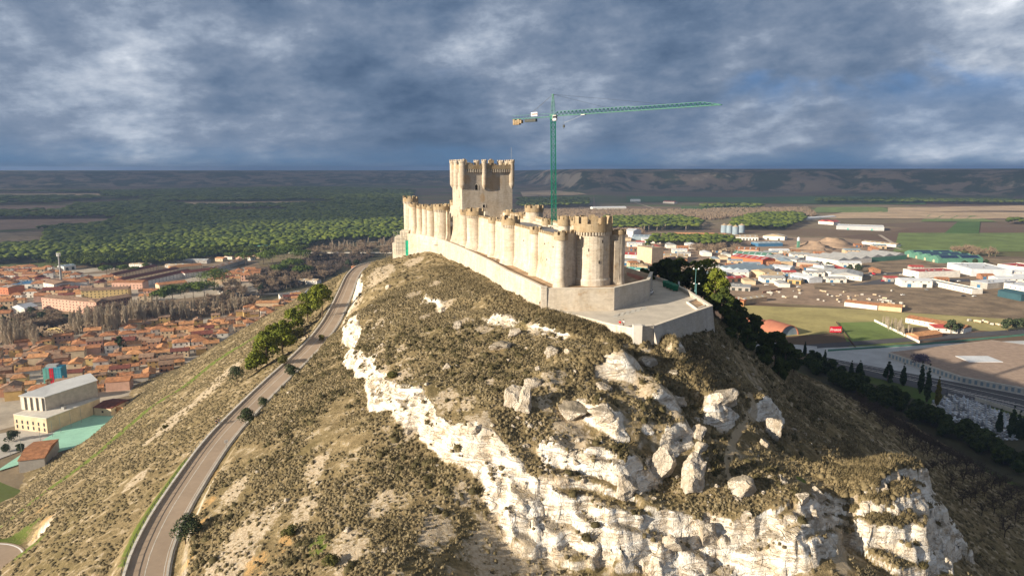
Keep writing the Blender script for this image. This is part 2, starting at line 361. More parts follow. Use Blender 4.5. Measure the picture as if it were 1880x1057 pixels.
# hill ground: rock, straw, scrub and bare earth by real position and by what the ground is there
def hill_mat():
    m, t = new_mat('hill_ground')
    geo = t.node('ShaderNodeNewGeometry'); pos = geo.outputs['Position']
    def at(n): return t.node('ShaderNodeAttribute', attribute_name=n).outputs['Fac']
    rock, bare, green, ochre, trail = at('rock'), at('bare'), at('green'), at('ochre'), at('trail')
    big = t.noise(pos, 0.045, 5, 0.6); mid = t.noise(pos, 0.33, 5, 0.65, 0.3); fine = t.noise(pos, 1.6, 4, 0.7); grit = t.noise(pos, 7.0, 2, 0.7)
    grass = t.mix(t.mapr(mid, 0.36, 0.64), (0.215, 0.162, 0.085), (0.37, 0.285, 0.16))
    grass = t.mix(t.mapr(fine, 0.42, 0.68, 0, 0.85), grass, (0.115, 0.095, 0.048))
    grass = t.mix(t.mapr(big, 0.45, 0.7, 0, 0.5), grass, (0.15, 0.125, 0.05))
    earth = t.mix(t.mapr(fine, 0.35, 0.65), (0.40, 0.31, 0.205), (0.60, 0.51, 0.38))
    edge_n = t.math('ADD', t.math('MULTIPLY', t.math('SUBTRACT', mid, 0.5), 2.6), t.math('MULTIPLY', t.math('SUBTRACT', fine, 0.5), 1.6))
    bm = t.mapr(t.math('ADD', bare, edge_n), 0.50, 0.85, 0, 0.9)
    bm2 = t.mapr(t.math('ADD', mid, t.math('MULTIPLY', fine, 0.35)), 0.73, 0.82, 0, 0.75)
    col = t.mix(t.math('MAXIMUM', bm, bm2), grass, earth)
    oc = t.mapr(t.math('ADD', ochre, edge_n), 0.60, 0.95, 0, 0.85)
    col = t.mix(oc, col, t.mix(fine, (0.40, 0.21, 0.065), (0.58, 0.40, 0.19)))
    gr = t.mapr(t.math('ADD', green, t.math('MULTIPLY', edge_n, 0.7)), 0.30, 0.75, 0, 0.92)
    col = t.mix(gr, col, t.mix(fine, (0.085, 0.13, 0.018), (0.16, 0.20, 0.045)))
    # rock: pale chalk with beds and grey lichened tops
    s = t.node('ShaderNodeSeparateXYZ', {0: pos}).outputs
    crk = t.node('ShaderNodeTexVoronoi', {'Vector': t.node('ShaderNodeVectorMath', {0: pos, 1: t.node('ShaderNodeVectorMath', {0: t.node('ShaderNodeTexNoise', {'Vector': pos, 'Scale': .5}).outputs['Color'], 3: 1.6}, operation='SCALE').outputs[0]}, operation='ADD').outputs[0], 'Scale': 0.42}, feature='DISTANCE_TO_EDGE').outputs['Distance']
    crack = t.mapr(crk, 0.0, 0.055, 1, 0)
    bed = t.node('ShaderNodeCombineXYZ', {0: t.math('MULTIPLY', s[0], 0.12), 1: t.math('MULTIPLY', s[1], 0.12), 2: s[2]}).outputs[0]
    beds = t.noise(bed, 0.8, 4, 0.6, 0.6)
    nz = t.node('ShaderNodeSeparateXYZ', {0: geo.outputs['Normal']}).outputs[2]
    rc = t.mix(t.mapr(beds, 0.40, 0.62), (0.74, 0.665, 0.55), (0.92, 0.875, 0.785))
    seam = t.mapr(t.math('ABSOLUTE', t.math('SUBTRACT', beds, 0.5)), 0.0, 0.018, 0.35, 0.0)
    seam2 = t.mapr(t.math('ABSOLUTE', t.math('SUBTRACT', t.noise(bed, 0.5, 3, 0.5, 0.4), 0.47)), 0.0, 0.018, 0.6, 0.0)
    seam = t.math('MULTIPLY', t.math('MAXIMUM', seam, seam2), t.mapr(mid, .36, .52))
    rc = t.mix(seam, rc, (0.27, 0.19, 0.115))
    rc = t.mix(t.mapr(fine, 0.52, 0.72, 0, 0.55), rc, (0.50, 0.40, 0.29))
    rc = t.mix(t.mapr(t.math('ADD', mid, t.math('MULTIPLY', grit, .25)), 0.60, 0.76, 0, 0.55), rc, (0.47, 0.34, 0.20))
    rc = t.mix(t.math('MULTIPLY', t.math('MULTIPLY', crack, t.mapr(mid, .45, .6)), 0.4), rc, (0.26, 0.19, 0.12))
    flat = t.mapr(t.math('ADD', nz, t.math('MULTIPLY', t.math('SUBTRACT', fine, 0.5), 0.7)), 0.70, 0.90)
    rtop = t.mix(t.mapr(mid, 0.4, 0.6), (0.30, 0.255, 0.195), (0.50, 0.43, 0.33))
    rc2 = t.mix(flat, rc, rtop)
    steep = t.mapr(nz, 0.70, 0.50)
    rm = t.math('ADD', rock, t.math('MULTIPLY', t.math('SUBTRACT', mid, 0.5), 1.0))
    rmask = t.math('MAXIMUM', t.mapr(rm, 0.30, 0.55), steep)
    turf = t.math('MULTIPLY', t.mapr(nz, 0.80, 0.93), t.mapr(t.math('ADD', mid, t.math('MULTIPLY', t.math('SUBTRACT', 1.0, rock), .2)), 0.50, 0.60))
    rmask = t.math('MULTIPLY', rmask, t.math('SUBTRACT', 1.0, turf))
    col = t.mix(rmask, col, rc2)
    col = t.mix(t.mapr(trail, 0.35, 0.75, 0, 0.85), col, (0.46, 0.37, 0.25))
    h = t.math('ADD', t.math('MULTIPLY', fine, 0.9), t.math('ADD', t.math('MULTIPLY', grit, 0.35), t.math('MULTIPLY', t.math('SUBTRACT', t.math('MULTIPLY', beds, 2.4), t.math('ADD', t.math('MULTIPLY', crack, .25), t.math('MULTIPLY', seam, 1.2))), rmask)))
    finish(t, col, 0.97, h, 0.8, 0.45, spec=0.08)
    return m
hill_mat()

stone_mat('castle_stone', (0.73, 0.66, 0.555), (0.47, 0.39, 0.295))
stone_mat('keep_stone', (0.64, 0.565, 0.47), (0.45, 0.365, 0.27), 1.0, 0.42)
stone_mat('parapet_stone', (0.50, 0.405, 0.275), (0.35, 0.25, 0.145), 1.6, 0.35)
stone_mat('wall_stone', (0.76, 0.69, 0.585), (0.56, 0.475, 0.37), 1.3, 0.30)
stone_mat('retaining_stone', (0.66, 0.625, 0.565), (0.52, 0.475, 0.41), 1.6, 0.25)
stone_mat('rubble_stone', (0.46, 0.36, 0.24), (0.32, 0.22, 0.13), 2.2, 0.3)
plain('cap_stone', (0.66, 0.59, 0.48), 0.9, 0.12, 0.8)
plain('opening', (0.018, 0.014, 0.012), 0.9, 0.1)
plain('court_roof', (0.19, 0.19, 0.20), 0.85, 0.12, 0.2)
plain('paving', (0.54, 0.485, 0.40), 0.9, 0.13, 0.22, bs=0.2)
plain('paving_worn', (0.52, 0.49, 0.43), 0.9, 0.2, 0.5)
plain('terrace_earth', (0.40, 0.28, 0.175), 0.95, 0.3, 0.4, bs=0.6)
plain('red_earth', (0.38, 0.15, 0.09), 0.95, 0.3, 0.6)
plain('crane_green', (0.006, 0.13, 0.09), 0.5, 0.15, 0.8, spec=0.4)
plain('steel', (0.32, 0.32, 0.31), 0.5, 0.2, 1.0, 0.4)
plain('dark_steel', (0.05, 0.055, 0.05), 0.6, 0.2, 1.0)
plain('road_line', (0.58, 0.54, 0.47), 0.8, 0.25, 0.8)
plain('concrete', (0.46, 0.43, 0.38), 0.9, 0.14, 0.5)
plain('pale_concrete', (0.62, 0.58, 0.51), 0.9, 0.12, 0.4)
plain('white_paint', (0.78, 0.76, 0.72), 0.7, 0.08, 0.7)
plain('red_paint', (0.62, 0.02, 0.045), 0.55, 0.08, 0.7)
plain('glass_dark', (0.03, 0.035, 0.045), 0.15, 0.2, 0.5, spec=0.6)
plain('green_net', (0.03, 0.42, 0.26), 0.8, 0.25, 0.8)
plain('green_bin', (0.01, 0.15, 0.075), 0.5, 0.2, 0.8)
plain('teal_pole', (0.16, 0.36, 0.37), 0.5, 0.1, 1)
plain('skin', (0.55, 0.33, 0.22), 0.6, 0.1, 4)
plain('cloth_red', (0.60, 0.012, 0.015), 0.9, 0.15, 3)
plain('cloth_dark', (0.03, 0.032, 0.04), 0.9, 0.15, 3)
plain('cloth_pale', (0.60, 0.60, 0.60), 0.9, 0.15, 3)
plain('cloth_jeans', (0.05, 0.08, 0.15), 0.9, 0.15, 3)
plain('hair', (0.03, 0.02, 0.012), 0.8, 0.1, 4)
plain('road_asphalt', (0.36, 0.275, 0.20), 0.85, 0.10, 0.10, bs=0.1)
plain('asphalt', (0.085, 0.082, 0.085), 0.85, 0.12, 0.1)
plain('town_ground', (0.42, 0.36, 0.28), 0.9, 0.2, 0.06)
plain('bark', (0.12, 0.085, 0.055), 0.95, 0.25, 1.5)
plain('grey_bark', (0.33, 0.285, 0.225), 0.95, 0.2, 1.5)
plain('twig_brown', (0.27, 0.20, 0.135), 0.95, 0.3, 0.15)
plain('twig_pale', (0.47, 0.40, 0.30), 0.95, 0.25, 0.15)
plain('twig_dark', (0.075, 0.058, 0.048), 0.95, 0.3, 0.15)
plain('tombstone', (0.42, 0.44, 0.47), 0.5, 0.3, 0.25, spec=0.4, rnd=0.7)
def boulder_mat():
    m, t = new_mat('boulder_rock'); geo = t.node('ShaderNodeNewGeometry'); pos = geo.outputs['Position']
    a = t.noise(pos, .6, 5, .65); b = t.noise(pos, 3.5, 4, .7); nz = t.node('ShaderNodeSeparateXYZ', {0: geo.outputs['Normal']}).outputs[2]
    crk = t.node('ShaderNodeTexVoronoi', {'Vector': pos, 'Scale': .75}, feature='DISTANCE_TO_EDGE').outputs['Distance']; crack = t.math('MULTIPLY', t.mapr(crk, 0, .05, .5, 0), t.mapr(a, .45, .6))
    c = t.mix(t.mapr(a, .38, .62), (.46, .39, .30), (.70, .63, .53)); c = t.mix(t.mapr(b, .5, .7, 0, .6), c, (.36, .27, .17)); c = t.mix(crack, c, (.2, .15, .1))
    c = t.mix(t.mapr(t.math('ADD', nz, t.math('MULTIPLY', t.math('SUBTRACT', b, .5), 1.0)), .55, .95, 0, .85), c, (.26, .22, .16))
    finish(t, c, .95, t.math('SUBTRACT', t.math('ADD', a, b), crack), .9, .4, spec=.08)
boulder_mat()
crown_mat('pine_needles', (0.022, 0.050, 0.010), (0.150, 0.200, 0.030), sc=0.12)
crown_mat('far_pine', (0.020, 0.044, 0.008), (0.150, 0.180, 0.024), sc=0.02)
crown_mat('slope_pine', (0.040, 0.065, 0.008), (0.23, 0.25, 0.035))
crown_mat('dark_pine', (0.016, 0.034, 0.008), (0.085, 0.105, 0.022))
crown_mat('cypress_green', (0.012, 0.030, 0.010), (0.060, 0.090, 0.026))
crown_mat('cypress_yellow', (0.09, 0.085, 0.012), (0.22, 0.18, 0.03))
crown_mat('juniper_green', (0.022, 0.036, 0.016), (0.085, 0.105, 0.050), sc=0.9)
crown_mat('bush_olive', (0.06, 0.065, 0.018), (0.15, 0.14, 0.045), sc=0.9)
crown_mat('scrub', (0.072, 0.060, 0.030), (0.235, 0.185, 0.102), sc=0.22)
crown_mat('straw', (0.16, 0.128, 0.072), (0.29, 0.24, 0.145), sc=0.3)
# ------------------------------------------------------------------ mesh helpers
def tag(o, label=None, cat=None, group=None, kind=None):
    if label: o['label'] = label
    if cat: o['category'] = cat
    if group: o['group'] = group
    if kind: o['kind'] = kind
    return o
def empty(name, loc=(0, 0, 0), rz=0.0, label=None, cat=None, group=None):
    o = bpy.data.objects.new(name, None); COL.objects.link(o); o.empty_display_size = 0.5
    o.location = loc; o.rotation_euler = (0, 0, rz)
    return tag(o, label, cat, group)
class MB:
    def __init__(s): s.v = []; s.f = []; s.m = []
    def add(s, vs, fs, mi=0):
        b = len(s.v); s.v.extend(vs); s.f.extend([tuple(i + b for i in f) for f in fs]); s.m.extend([mi] * len(fs))
    def box(s, x0, x1, y0, y1, z0, z1, mi=0):
        s.add([(x0, y0, z0), (x1, y0, z0), (x1, y1, z0), (x0, y1, z0), (x0, y0, z1), (x1, y0, z1), (x1, y1, z1), (x0, y1, z1)],
              [(0, 3, 2, 1), (4, 5, 6, 7), (0, 1, 5, 4), (1, 2, 6, 5), (2, 3, 7, 6), (3, 0, 4, 7)], mi)
    def obox(s, c, ax, L, W, z0, z1, mi=0):
        """box centred at c=(x,y), long axis direction ax, length L, width W"""
        ux, uy = ax; n = math.hypot(ux, uy); ux /= n; uy /= n; px, py = -uy, ux
        q = [(c[0] + ux * a * L / 2 + px * b * W / 2, c[1] + uy * a * L / 2 + py * b * W / 2) for a, b in ((-1, -1), (1, -1), (1, 1), (-1, 1))]
        s.prism(q, z0, z1, mi)
    def prism(s, q, z0, z1, mi=0):
        n = len(q)
        A = sum(q[i][0] * q[(i + 1) % n][1] - q[(i + 1) % n][0] * q[i][1] for i in range(n))
        if A < 0: q = q[::-1]
        f0 = (lambda i: z0[i]) if isinstance(z0, (list, tuple)) else (lambda i: z0)
        f1 = (lambda i: z1[i]) if isinstance(z1, (list, tuple)) else (lambda i: z1)
        if A < 0 and isinstance(z0, (list, tuple)): z0 = z0[::-1]
        if A < 0 and isinstance(z1, (list, tuple)): z1 = z1[::-1]
        vs = [(q[i][0], q[i][1], f0(i)) for i in range(n)] + [(q[i][0], q[i][1], f1(i)) for i in range(n)]
        fs = [tuple(range(n - 1, -1, -1)), tuple(range(n, 2 * n))] + [(i, (i + 1) % n, n + (i + 1) % n, n + i) for i in range(n)]
        s.add(vs, fs, mi)
    def lathe(s, cx, cy, prof, n=16, mi=0, a0=0.0, cap=True):
        vs = []; fs = []
        for r, z in prof:
            for k in range(n):
                a = a0 + 2 * math.pi * k / n; vs.append((cx + r * math.cos(a), cy + r * math.sin(a), z))
        for j in range(len(prof) - 1):
            for k in range(n):
                k2 = (k + 1) % n; fs.append((j * n + k, j * n + k2, (j + 1) * n + k2, (j + 1) * n + k))
        if cap:
            fs.append(tuple(range(n - 1, -1, -1))); fs.append(tuple((len(prof) - 1) * n + k for k in range(n)))
        s.add(vs, fs, mi)
    def tube(s, a, b, r, n=6, mi=0, r2=None):
        a = Vector(a); b = Vector(b); d = (b - a)
        if d.length < 1e-6: return
        d.normalize(); r2 = r if r2 is None else r2
        u = d.orthogonal().normalized(); w_ = d.cross(u)
        vs = []
        for p, rr in ((a, r), (b, r2)):
            for k in range(n):
                t = 2 * math.pi * k / n; q = p + (u * math.cos(t) + w_ * math.sin(t)) * rr; vs.append(tuple(q))
        s.add(vs, [tuple(range(n - 1, -1, -1)), tuple(range(n, 2 * n))] + [(k, (k + 1) % n, n + (k + 1) % n, n + k) for k in range(n)], mi)
    def strip(s, L, Rr, mi=0):
        vs = list(L) + list(Rr); n = len(L)
        s.add(vs, [(i, n + i, n + i + 1, i + 1) for i in range(n - 1)], mi)
    def mesh(s, name, mats, smooth=False):
        me = bpy.data.meshes.new(name); me.from_pydata([tuple(map(float, v)) for v in s.v], [], s.f)
        for mt in mats: me.materials.append(MATS[mt] if isinstance(mt, str) else mt)
        if len(mats) > 1: me.polygons.foreach_set('material_index', s.m)
        if smooth: me.polygons.foreach_set('use_smooth', [True] * len(s.f))
        me.update(); return me
    def weld(s):
        key = {}; mp = []; nv = []
        for v in s.v:
            k = (round(v[0], 3), round(v[1], 3), round(v[2], 3))
            if k not in key: key[k] = len(nv); nv.append(v)
            mp.append(key[k])
        s.v = nv; s.f = [tuple(mp[i] for i in f) for f in s.f]; return s
    def build(s, name, mats, parent=None, smooth=False):
        if isinstance(mats, str): mats = [mats]
        o = bpy.data.objects.new(name, s.mesh(name, mats, smooth)); COL.objects.link(o)
        if parent is not None: o.parent = parent
        return o
def np_obj(name, V, Fq, mats, parent=None, smooth=True, k=None, mi=None):
    """mesh from numpy arrays: V (n,3), Fq (m,k)"""
    me = bpy.data.meshes.new(name); V = np.ascontiguousarray(V, np.float32); Fq = np.ascontiguousarray(Fq, np.int32)
    k = Fq.shape[1]
    me.vertices.add(len(V)); me.vertices.foreach_set('co', V.ravel())
    me.loops.add(Fq.size); me.loops.foreach_set('vertex_index', Fq.ravel())
    me.polygons.add(len(Fq)); me.polygons.foreach_set('loop_start', np.arange(0, Fq.size, k, dtype=np.int32))
    me.polygons.foreach_set('loop_total', np.full(len(Fq), k, np.int32))
    for mt in mats: me.materials.append(MATS[mt])
    if mi is not None: me.polygons.foreach_set('material_index', np.ascontiguousarray(mi, np.int32))
    if smooth: me.polygons.foreach_set('use_smooth', np.ones(len(Fq), bool))
    me.update(calc_edges=True)
    o = bpy.data.objects.new(name, me); COL.objects.link(o)
    if parent is not None: o.parent = parent
    return o
def copy_tree(o, parent=None):
    c = o.copy(); COL.objects.link(c)
    if parent is not None: c.parent = parent
    for ch in list(o.children): copy_tree(ch, c)
    return c
def attr(o, name, arr):
    a = o.data.attributes.new(name, 'FLOAT', 'POINT'); a.data.foreach_set('value', np.ascontiguousarray(arr, np.float32).ravel())
# ------------------------------------------------------------------ the hill
def axis(segs):
    out = []
    for a, b, st in segs:
        out.append(np.arange(a, b, st))
    out.append(np.array([segs[-1][1]])); return np.concatenate(out)
gx = axis([(-262, -110, 1.6), (-110, -70, 0.8), (-70, 108, 0.42), (108, 225, 1.4)])
gy = axis([(-20, 70, 2.0), (70, 178, 0.42), (178, 290, 0.6), (290, 420, 1.1), (420, 640, 2.5)])
GX, GY = np.meshgrid(gx, gy)
GZ, ROCK, RDK = hill_h(GX, GY)
gyx = np.gradient(GZ, gy, axis=0); gxx = np.gradient(GZ, gx, axis=1)
slope = np.hypot(gxx, gyx) + 1e-6
# beds and bulges push the steep faces in and out
bul = 0.8 * fbm((GX + GY) * .35, GZ * 3.0, 4.2, 3, 77, .6) + 0.30 * fbm(GX * 1.0 - GY, GZ * 1.0, 2.2, 3, 87)
amp = ss(slope, 0.7, 1.6) * ROCK * 1.25
VX = GX - gxx / slope * bul * amp; VY = GY - gyx / slope * bul * amp
V = np.stack([VX, VY, GZ], -1).reshape(-1, 3)
ny, nx = GX.shape; idx = np.arange(nx * ny).reshape(ny, nx)
Q = np.stack([idx[:-1, :-1], idx[:-1, 1:], idx[1:, 1:], idx[1:, :-1]], -1).reshape(-1, 4)
hill = np_obj('hill', V, Q, ['hill_ground']); tag(hill, kind='structure')
def grid_h(x, y):
    i = np.clip(np.searchsorted(gx, x) - 1, 0, len(gx) - 2); j = np.clip(np.searchsorted(gy, y) - 1, 0, len(gy) - 2)
    a = np.clip((x - gx[i]) / (gx[i + 1] - gx[i]), 0, 1); b = np.clip((y - gy[j]) / (gy[j + 1] - gy[j]), 0, 1)
    z = (GZ[j, i] * (1 - a) + GZ[j, i + 1] * a) * (1 - b) + (GZ[j + 1, i] * (1 - a) + GZ[j + 1, i + 1] * a) * b
    return np.where((x < -262) | (x > 225) | (y < -20) | (y > 640), -2.0, z)
def Hs(x, y): return float(grid_h(np.array([float(x)]), np.array([float(y)]))[0])
def PH(px, py, zmin=0.0, dmin=70):
    u = (px - 940) / F; v = (528.5 - py) / F
    dy = CP + v * SP; dz = v * CP - SP; D = np.arange(dmin, 700, 0.25)
    x = u * D; y = dy * D; z = CH + dz * D; h = np.maximum(grid_h(x, y), 0); m = np.nonzero(z <= h)[0]
    if len(m) == 0: return P(px, py, 0)
    i = m[0]; return (x[i], y[i], float(h[i]))
def mask_line(pts, wd, soft=1.6):
    d, _, _, _ = poly_sd(GX, GY, pts); return ss(d, wd * soft, wd * 0.5)
def mask_spots(sp):
    m = np.zeros(GX.shape)
    for px, py, r in sp:
        x, y, z = PH(px, py); d = math.sqrt(x * x + y * y + (CH - z) ** 2)
        rr = r * d / F; rr_y = rr * 2.0
        m = np.maximum(m, ss(np.hypot((GX - x) / rr, (GY - y) / rr_y), 1.35, 0.45))
    return m
BARE = mask_spots([(820, 735, 24), (740, 690, 22), (700, 690, 18), (880, 790, 30), (560, 935, 26), (480, 955, 34), (640, 1010, 40), (800, 975, 38), (700, 925, 24), (430, 900, 22), (455, 975, 40), (420, 1030, 50), (900, 1010, 50), (1000, 1040, 60),
  (760, 760, 26), (700, 640, 14), (760, 540, 20), (700, 500, 30), (760, 480, 20), (1100, 690, 20), (1170, 700, 40), (1010, 700, 20), (1240, 640, 20), (1530, 1010, 22), (1540, 960, 14), (330, 760, 30), (300, 790, 30), (250, 880, 20), (80, 970, 24), (420, 680, 30), (380, 720, 30), (205, 690, 30), (560, 620, 14), (960, 560, 20), (1150, 620, 18), (650, 560, 20), (580, 860, 24), (850, 910, 18), (1050, 790, 40), (1230, 740, 26), (815, 560, 18), (850, 590, 16), (890, 600, 20), (930, 590, 14), (980, 600, 18), (1030, 620, 18), (1080, 640, 22), (1120, 655, 18), (800, 520, 14), (780, 580, 12), (1000, 740, 18), (860, 740, 16), (700, 590, 12), (740, 640, 12), (900, 700, 12), (1030, 690, 14)])
OCH = mask_spots([(395, 870, 12), (385, 920, 13), (370, 960, 10), (430, 815, 8), (80, 960, 14), (70, 940, 12), (520, 1000, 22), (470, 1040, 24), (345, 1030, 10), (1160, 650, 12), (890, 490, 26), (960, 530, 20), (830, 470, 16), (930, 520, 18), (200, 760, 12)]) * 0.9
gl = [PH(*q)[:2] for q in ((0, 968), (80, 905), (150, 855), (215, 800), (280, 745), (330, 715), (400, 660), (480, 612))]
gr_ = [PH(*q)[:2] for q in ((236, 1030), (262, 960), (300, 900), (345, 845))]
GREEN = np.maximum(mask_line(gl, 3.6), mask_line(gr_, 1.6) * 0.9)
GREEN = np.maximum(GREEN, mask_spots([(20, 990, 30), (60, 1000, 20), (585, 1000, 20), (1470, 880, 8)]) * .75)
tr1 = [PH(*q)[:2] for q in ((1240, 640), (1290, 662), (1340, 692), (1375, 720), (1385, 760), (1350, 800), (1335, 850), (1340, 880))]
tr2 = [PH(*q)[:2] for q in ((845, 530), (880, 540), (930, 548), (985, 560))]
tr3 = [PH(*q)[:2] for q in ((1545, 1050), (1545, 990), (1560, 950), (1575, 920))]
TRAIL = np.maximum.reduce([mask_line(tr1, 0.75), mask_line(tr2, 0.6), mask_line(tr3, 0.9)])
TRAIL = np.maximum(TRAIL, 0.0)
for nm, a in (('rock', ROCK), ('bare', BARE), ('green', GREEN), ('ochre', OCH), ('trail', TRAIL)): attr(hill, nm, a)
# the small hairpin of road at the foot of the left slope
# ------------------------------------------------------------------ ground of the whole valley: one sheet to the horizon
def far_h(x, y):
    r = np.hypot(x, y); az = np.degrees(np.arctan2(x, y))
    wob = 420 * fbm(az * 60, r * 0 + 3, 700, 3, 201) + 500 * fbm(x, y, 1500, 4, 211)
    rr = r + wob
    s = ss(az, -1, 6)                     # right: nearer, cliffier tableland
    foot = 5200 * (1 - s) + 3500 * s; top = 9000 * (1 - s) + 4700 * s
    t = np.clip((rr - foot) / (top - foot), 0, 1)
    prof = (1 - s) * (t * t * (3 - 2 * t)) + s * (0.35 * t + 0.65 * ss(t, 0.30, 0.72))
    gul = np.abs(fbm(x, y, 420, 4, 231, .55)) * 2
    z = 150 * prof - (prof * (1 - prof)) * 4 * 36 * gul
    z = z + ss(r, 1500, 3500) * (9 + 9 * fbm(x, y, 900, 3, 241)) * (1 - prof)
    z = z - 10 * (1 - s) * prof
    return z, prof, t
rr_ = np.concatenate([np.array([0.0]), np.geomspace(60, 3000, 46), np.arange(3060, 9600, 42), np.geomspace(9700, 16000, 16)])
aa = np.concatenate([np.arange(-180, -46, 4.0), np.arange(-46, 46, 0.2), np.arange(46, 180.01, 4.0)])
RR, AA = np.meshgrid(rr_, np.radians(aa))
FX = RR * np.sin(AA); FY = RR * np.cos(AA)
FZ, PROF, TT = far_h(FX, FY)
V = np.stack([FX, FY, FZ], -1).reshape(-1, 3)
na, nr = RR.shape; idx = np.arange(na * nr).reshape(na, nr)
Q = np.stack([idx[:-1, :-1], idx[1:, :-1], idx[1:, 1:], idx[:-1, 1:]], -1).reshape(-1, 4)[:, ::-1]
m, t = new_mat('valley_ground')
geo = t.node('ShaderNodeNewGeometry'); pos = geo.outputs['Position']
vw = t.node('ShaderNodeVectorMath', {0: pos, 1: t.node('ShaderNodeVectorMath', {0: t.node('ShaderNodeTexNoise', {'Vector': pos, 'Scale': 0.0016, 'Detail': 2.0}).outputs['Color'], 3: 260.0}, operation='SCALE').outputs[0]}, operation='ADD').outputs[0]
mp = t.node('ShaderNodeMapping', {'Vector': vw, 'Rotation': (0, 0, R(24)), 'Scale': (0.0018, 0.0044, 0.0)}).outputs[0]
vor = t.node('ShaderNodeTexVoronoi', {'Vector': mp, 'Scale': 1.0, 'Randomness': 0.9}).outputs['Color']
vs_ = t.node('ShaderNodeSeparateXYZ', {0: vor}).outputs
fld = t.ramp(vs_[0], [(0.0, (0.125, 0.082, 0.062)), (0.22, (0.165, 0.115, 0.082)), (0.38, (0.19, 0.155, 0.09)), (0.50, (0.085, 0.115, 0.032)), (0.64, (0.14, 0.10, 0.075)), (0.80, (0.065, 0.10, 0.025)), (0.90, (0.21, 0.165, 0.11))], 'CONSTANT')
nb = t.noise(pos, 0.004, 5, 0.6); nf = t.noise(pos, 0.05, 4, 0.7)
fld = t.mix(t.mapr(nb, 0.35, 0.65, 0, 0.6), fld, (0.13, 0.10, 0.065))
fld = t.mix(t.mapr(nf, 0.35, 0.7, 0, 0.35), fld, (0.085, 0.07, 0.04))
sl = t.node('ShaderNodeAttribute', attribute_name='mesa').outputs['Fac']
nm = t.noise(pos, 0.0042, 6, 0.68, 0.4)
mesa = t.mix(t.mapr(nm, 0.47, 0.54), (0.040, 0.052, 0.028), (0.20, 0.155, 0.115))
nzv = t.node('ShaderNodeSeparateXYZ', {0: geo.outputs['Normal']}).outputs[2]
chalk = t.mapr(t.math('ADD', t.noise(pos, 0.006, 5, 0.65), t.math('MULTIPLY', t.math('SUBTRACT', 0.93, nzv), 0.9)), 0.60, 0.70, 0, 0.9)
mesa = t.mix(chalk, mesa, (0.33, 0.28, 0.22))
colr = t.mix(t.mapr(sl, 0.03, 0.2), fld, mesa)
colr = t.mix(t.mapr(sl, 0.0, 0.1, 1.0, 0.0), colr, t.mix(1.0, colr, (1.3, 1.3, 1.3), 'MULTIPLY'))
finish(t, colr, 0.95, nf, 0.3, 2.0, spec=0.05)
ground = np_obj('ground', V, Q, ['valley_ground']); tag(ground, kind='structure')
attr(ground, 'mesa', PROF * (1 - ss(TT, 0.96, 1.0) * .6))
# ------------------------------------------------------------------ the road up the hill
def offs(pts, o):
    out = []
    for i, p in enumerate(pts):
        a = pts[max(i - 1, 0)]; b = pts[min(i + 1, len(pts) - 1)]; dx, dy = b[0] - a[0], b[1] - a[1]; L = math.hypot(dx, dy)
        z = p[2] if len(p) > 2 else 0.0
        out.append((p[0] - dy / L * o, p[1] + dx / L * o, z))
    return out
def up(pts, dz): return [(p[0], p[1], p[2] + dz) for p in pts]
def wall_line(mb, pts, o0, o1, zb, zt, mi=0):
    """a wall along pts between the offsets o0 and o1"""
    A, B = offs(pts, o0), offs(pts, o1); n = len(pts)
    vs = up(A, zb) + up(B, zb) + up(B, zt) + up(A, zt)
    fs = []
    for i in range(n - 1):
        for k in range(4):
            k2 = (k + 1) % 4; fs.append((k * n + i, k2 * n + i, k2 * n + i + 1, k * n + i + 1))
    fs += [(0, 3 * n, 2 * n, n), (n - 1, 2 * n - 1, 3 * n - 1, 4 * n - 1)]
    mb.add(vs, fs, mi)
RT = ROAD
def resample(pts, st):
    out = [pts[0]]; 
    for a, b in zip(pts[:-1], pts[1:]):
        L = math.dist(a, b); n = max(1, int(L / st))
        for k in range(1, n + 1): out.append(tuple(a[j] + (b[j] - a[j]) * k / n for j in range(len(a))))
    return out
RT = resample(ROAD, 2.0)
m = MB(); m.strip(up(offs(RT, ROAD_W / 2), 0.02), up(offs(RT, -ROAD_W / 2), 0.02)); o = m.build('road', 'road_asphalt'); tag(o, kind='structure')
m = MB(); m.strip(up(offs(RT, 0.28), 0.028), up(offs(RT, 0.13), 0.028)); o = m.build('road_marking', 'road_line'); tag(o, kind='structure')
m = MB(); m.strip(up(offs(RT, -ROAD_W / 2 + .45), 0.028), up(offs(RT, -ROAD_W / 2 + .33), 0.028)); o = m.build('road_edge_marking', 'pale_concrete'); tag(o, kind='structure')
m = MB(); wall_line(m, RT, ROAD_W / 2 + 0.02, ROAD_W / 2 + .50, -1.2, 0.42)
o = m.build('roadside_wall', 'pale_concrete'); tag(o, 'low pale concrete wall along the outer, town side of the hill road', 'wall')
m = MB()
ra = offs(RT, ROAD_W / 2 + .62)
for i in range(0, len(ra) - 1): m.tube((ra[i][0], ra[i][1], ra[i][2] + .95), (ra[i + 1][0], ra[i + 1][1], ra[i + 1][2] + .95), .05, 4)
for p in ra[::1]: m.box(p[0] - .05, p[0] + .05, p[1] - .05, p[1] + .05, p[2] - 1, p[2] + .95)
o = m.build('railing', 'dark_steel'); tag(o, 'thin dark post and rail fence just outside the low wall of the hill road', 'railing')
m = MB(); wall_line(m, RT, -ROAD_W / 2 - .45, -ROAD_W / 2 - .02, -1.0, 0.22)
o = m.build('road_kerb', 'concrete'); tag(o, kind='structure')
m = MB(); wall_line(m, RT, -ROAD_W / 2 - .80, -ROAD_W / 2 - .46, -1.0, -.02)
o = m.build('road_gutter', 'concrete'); tag(o, kind='structure')

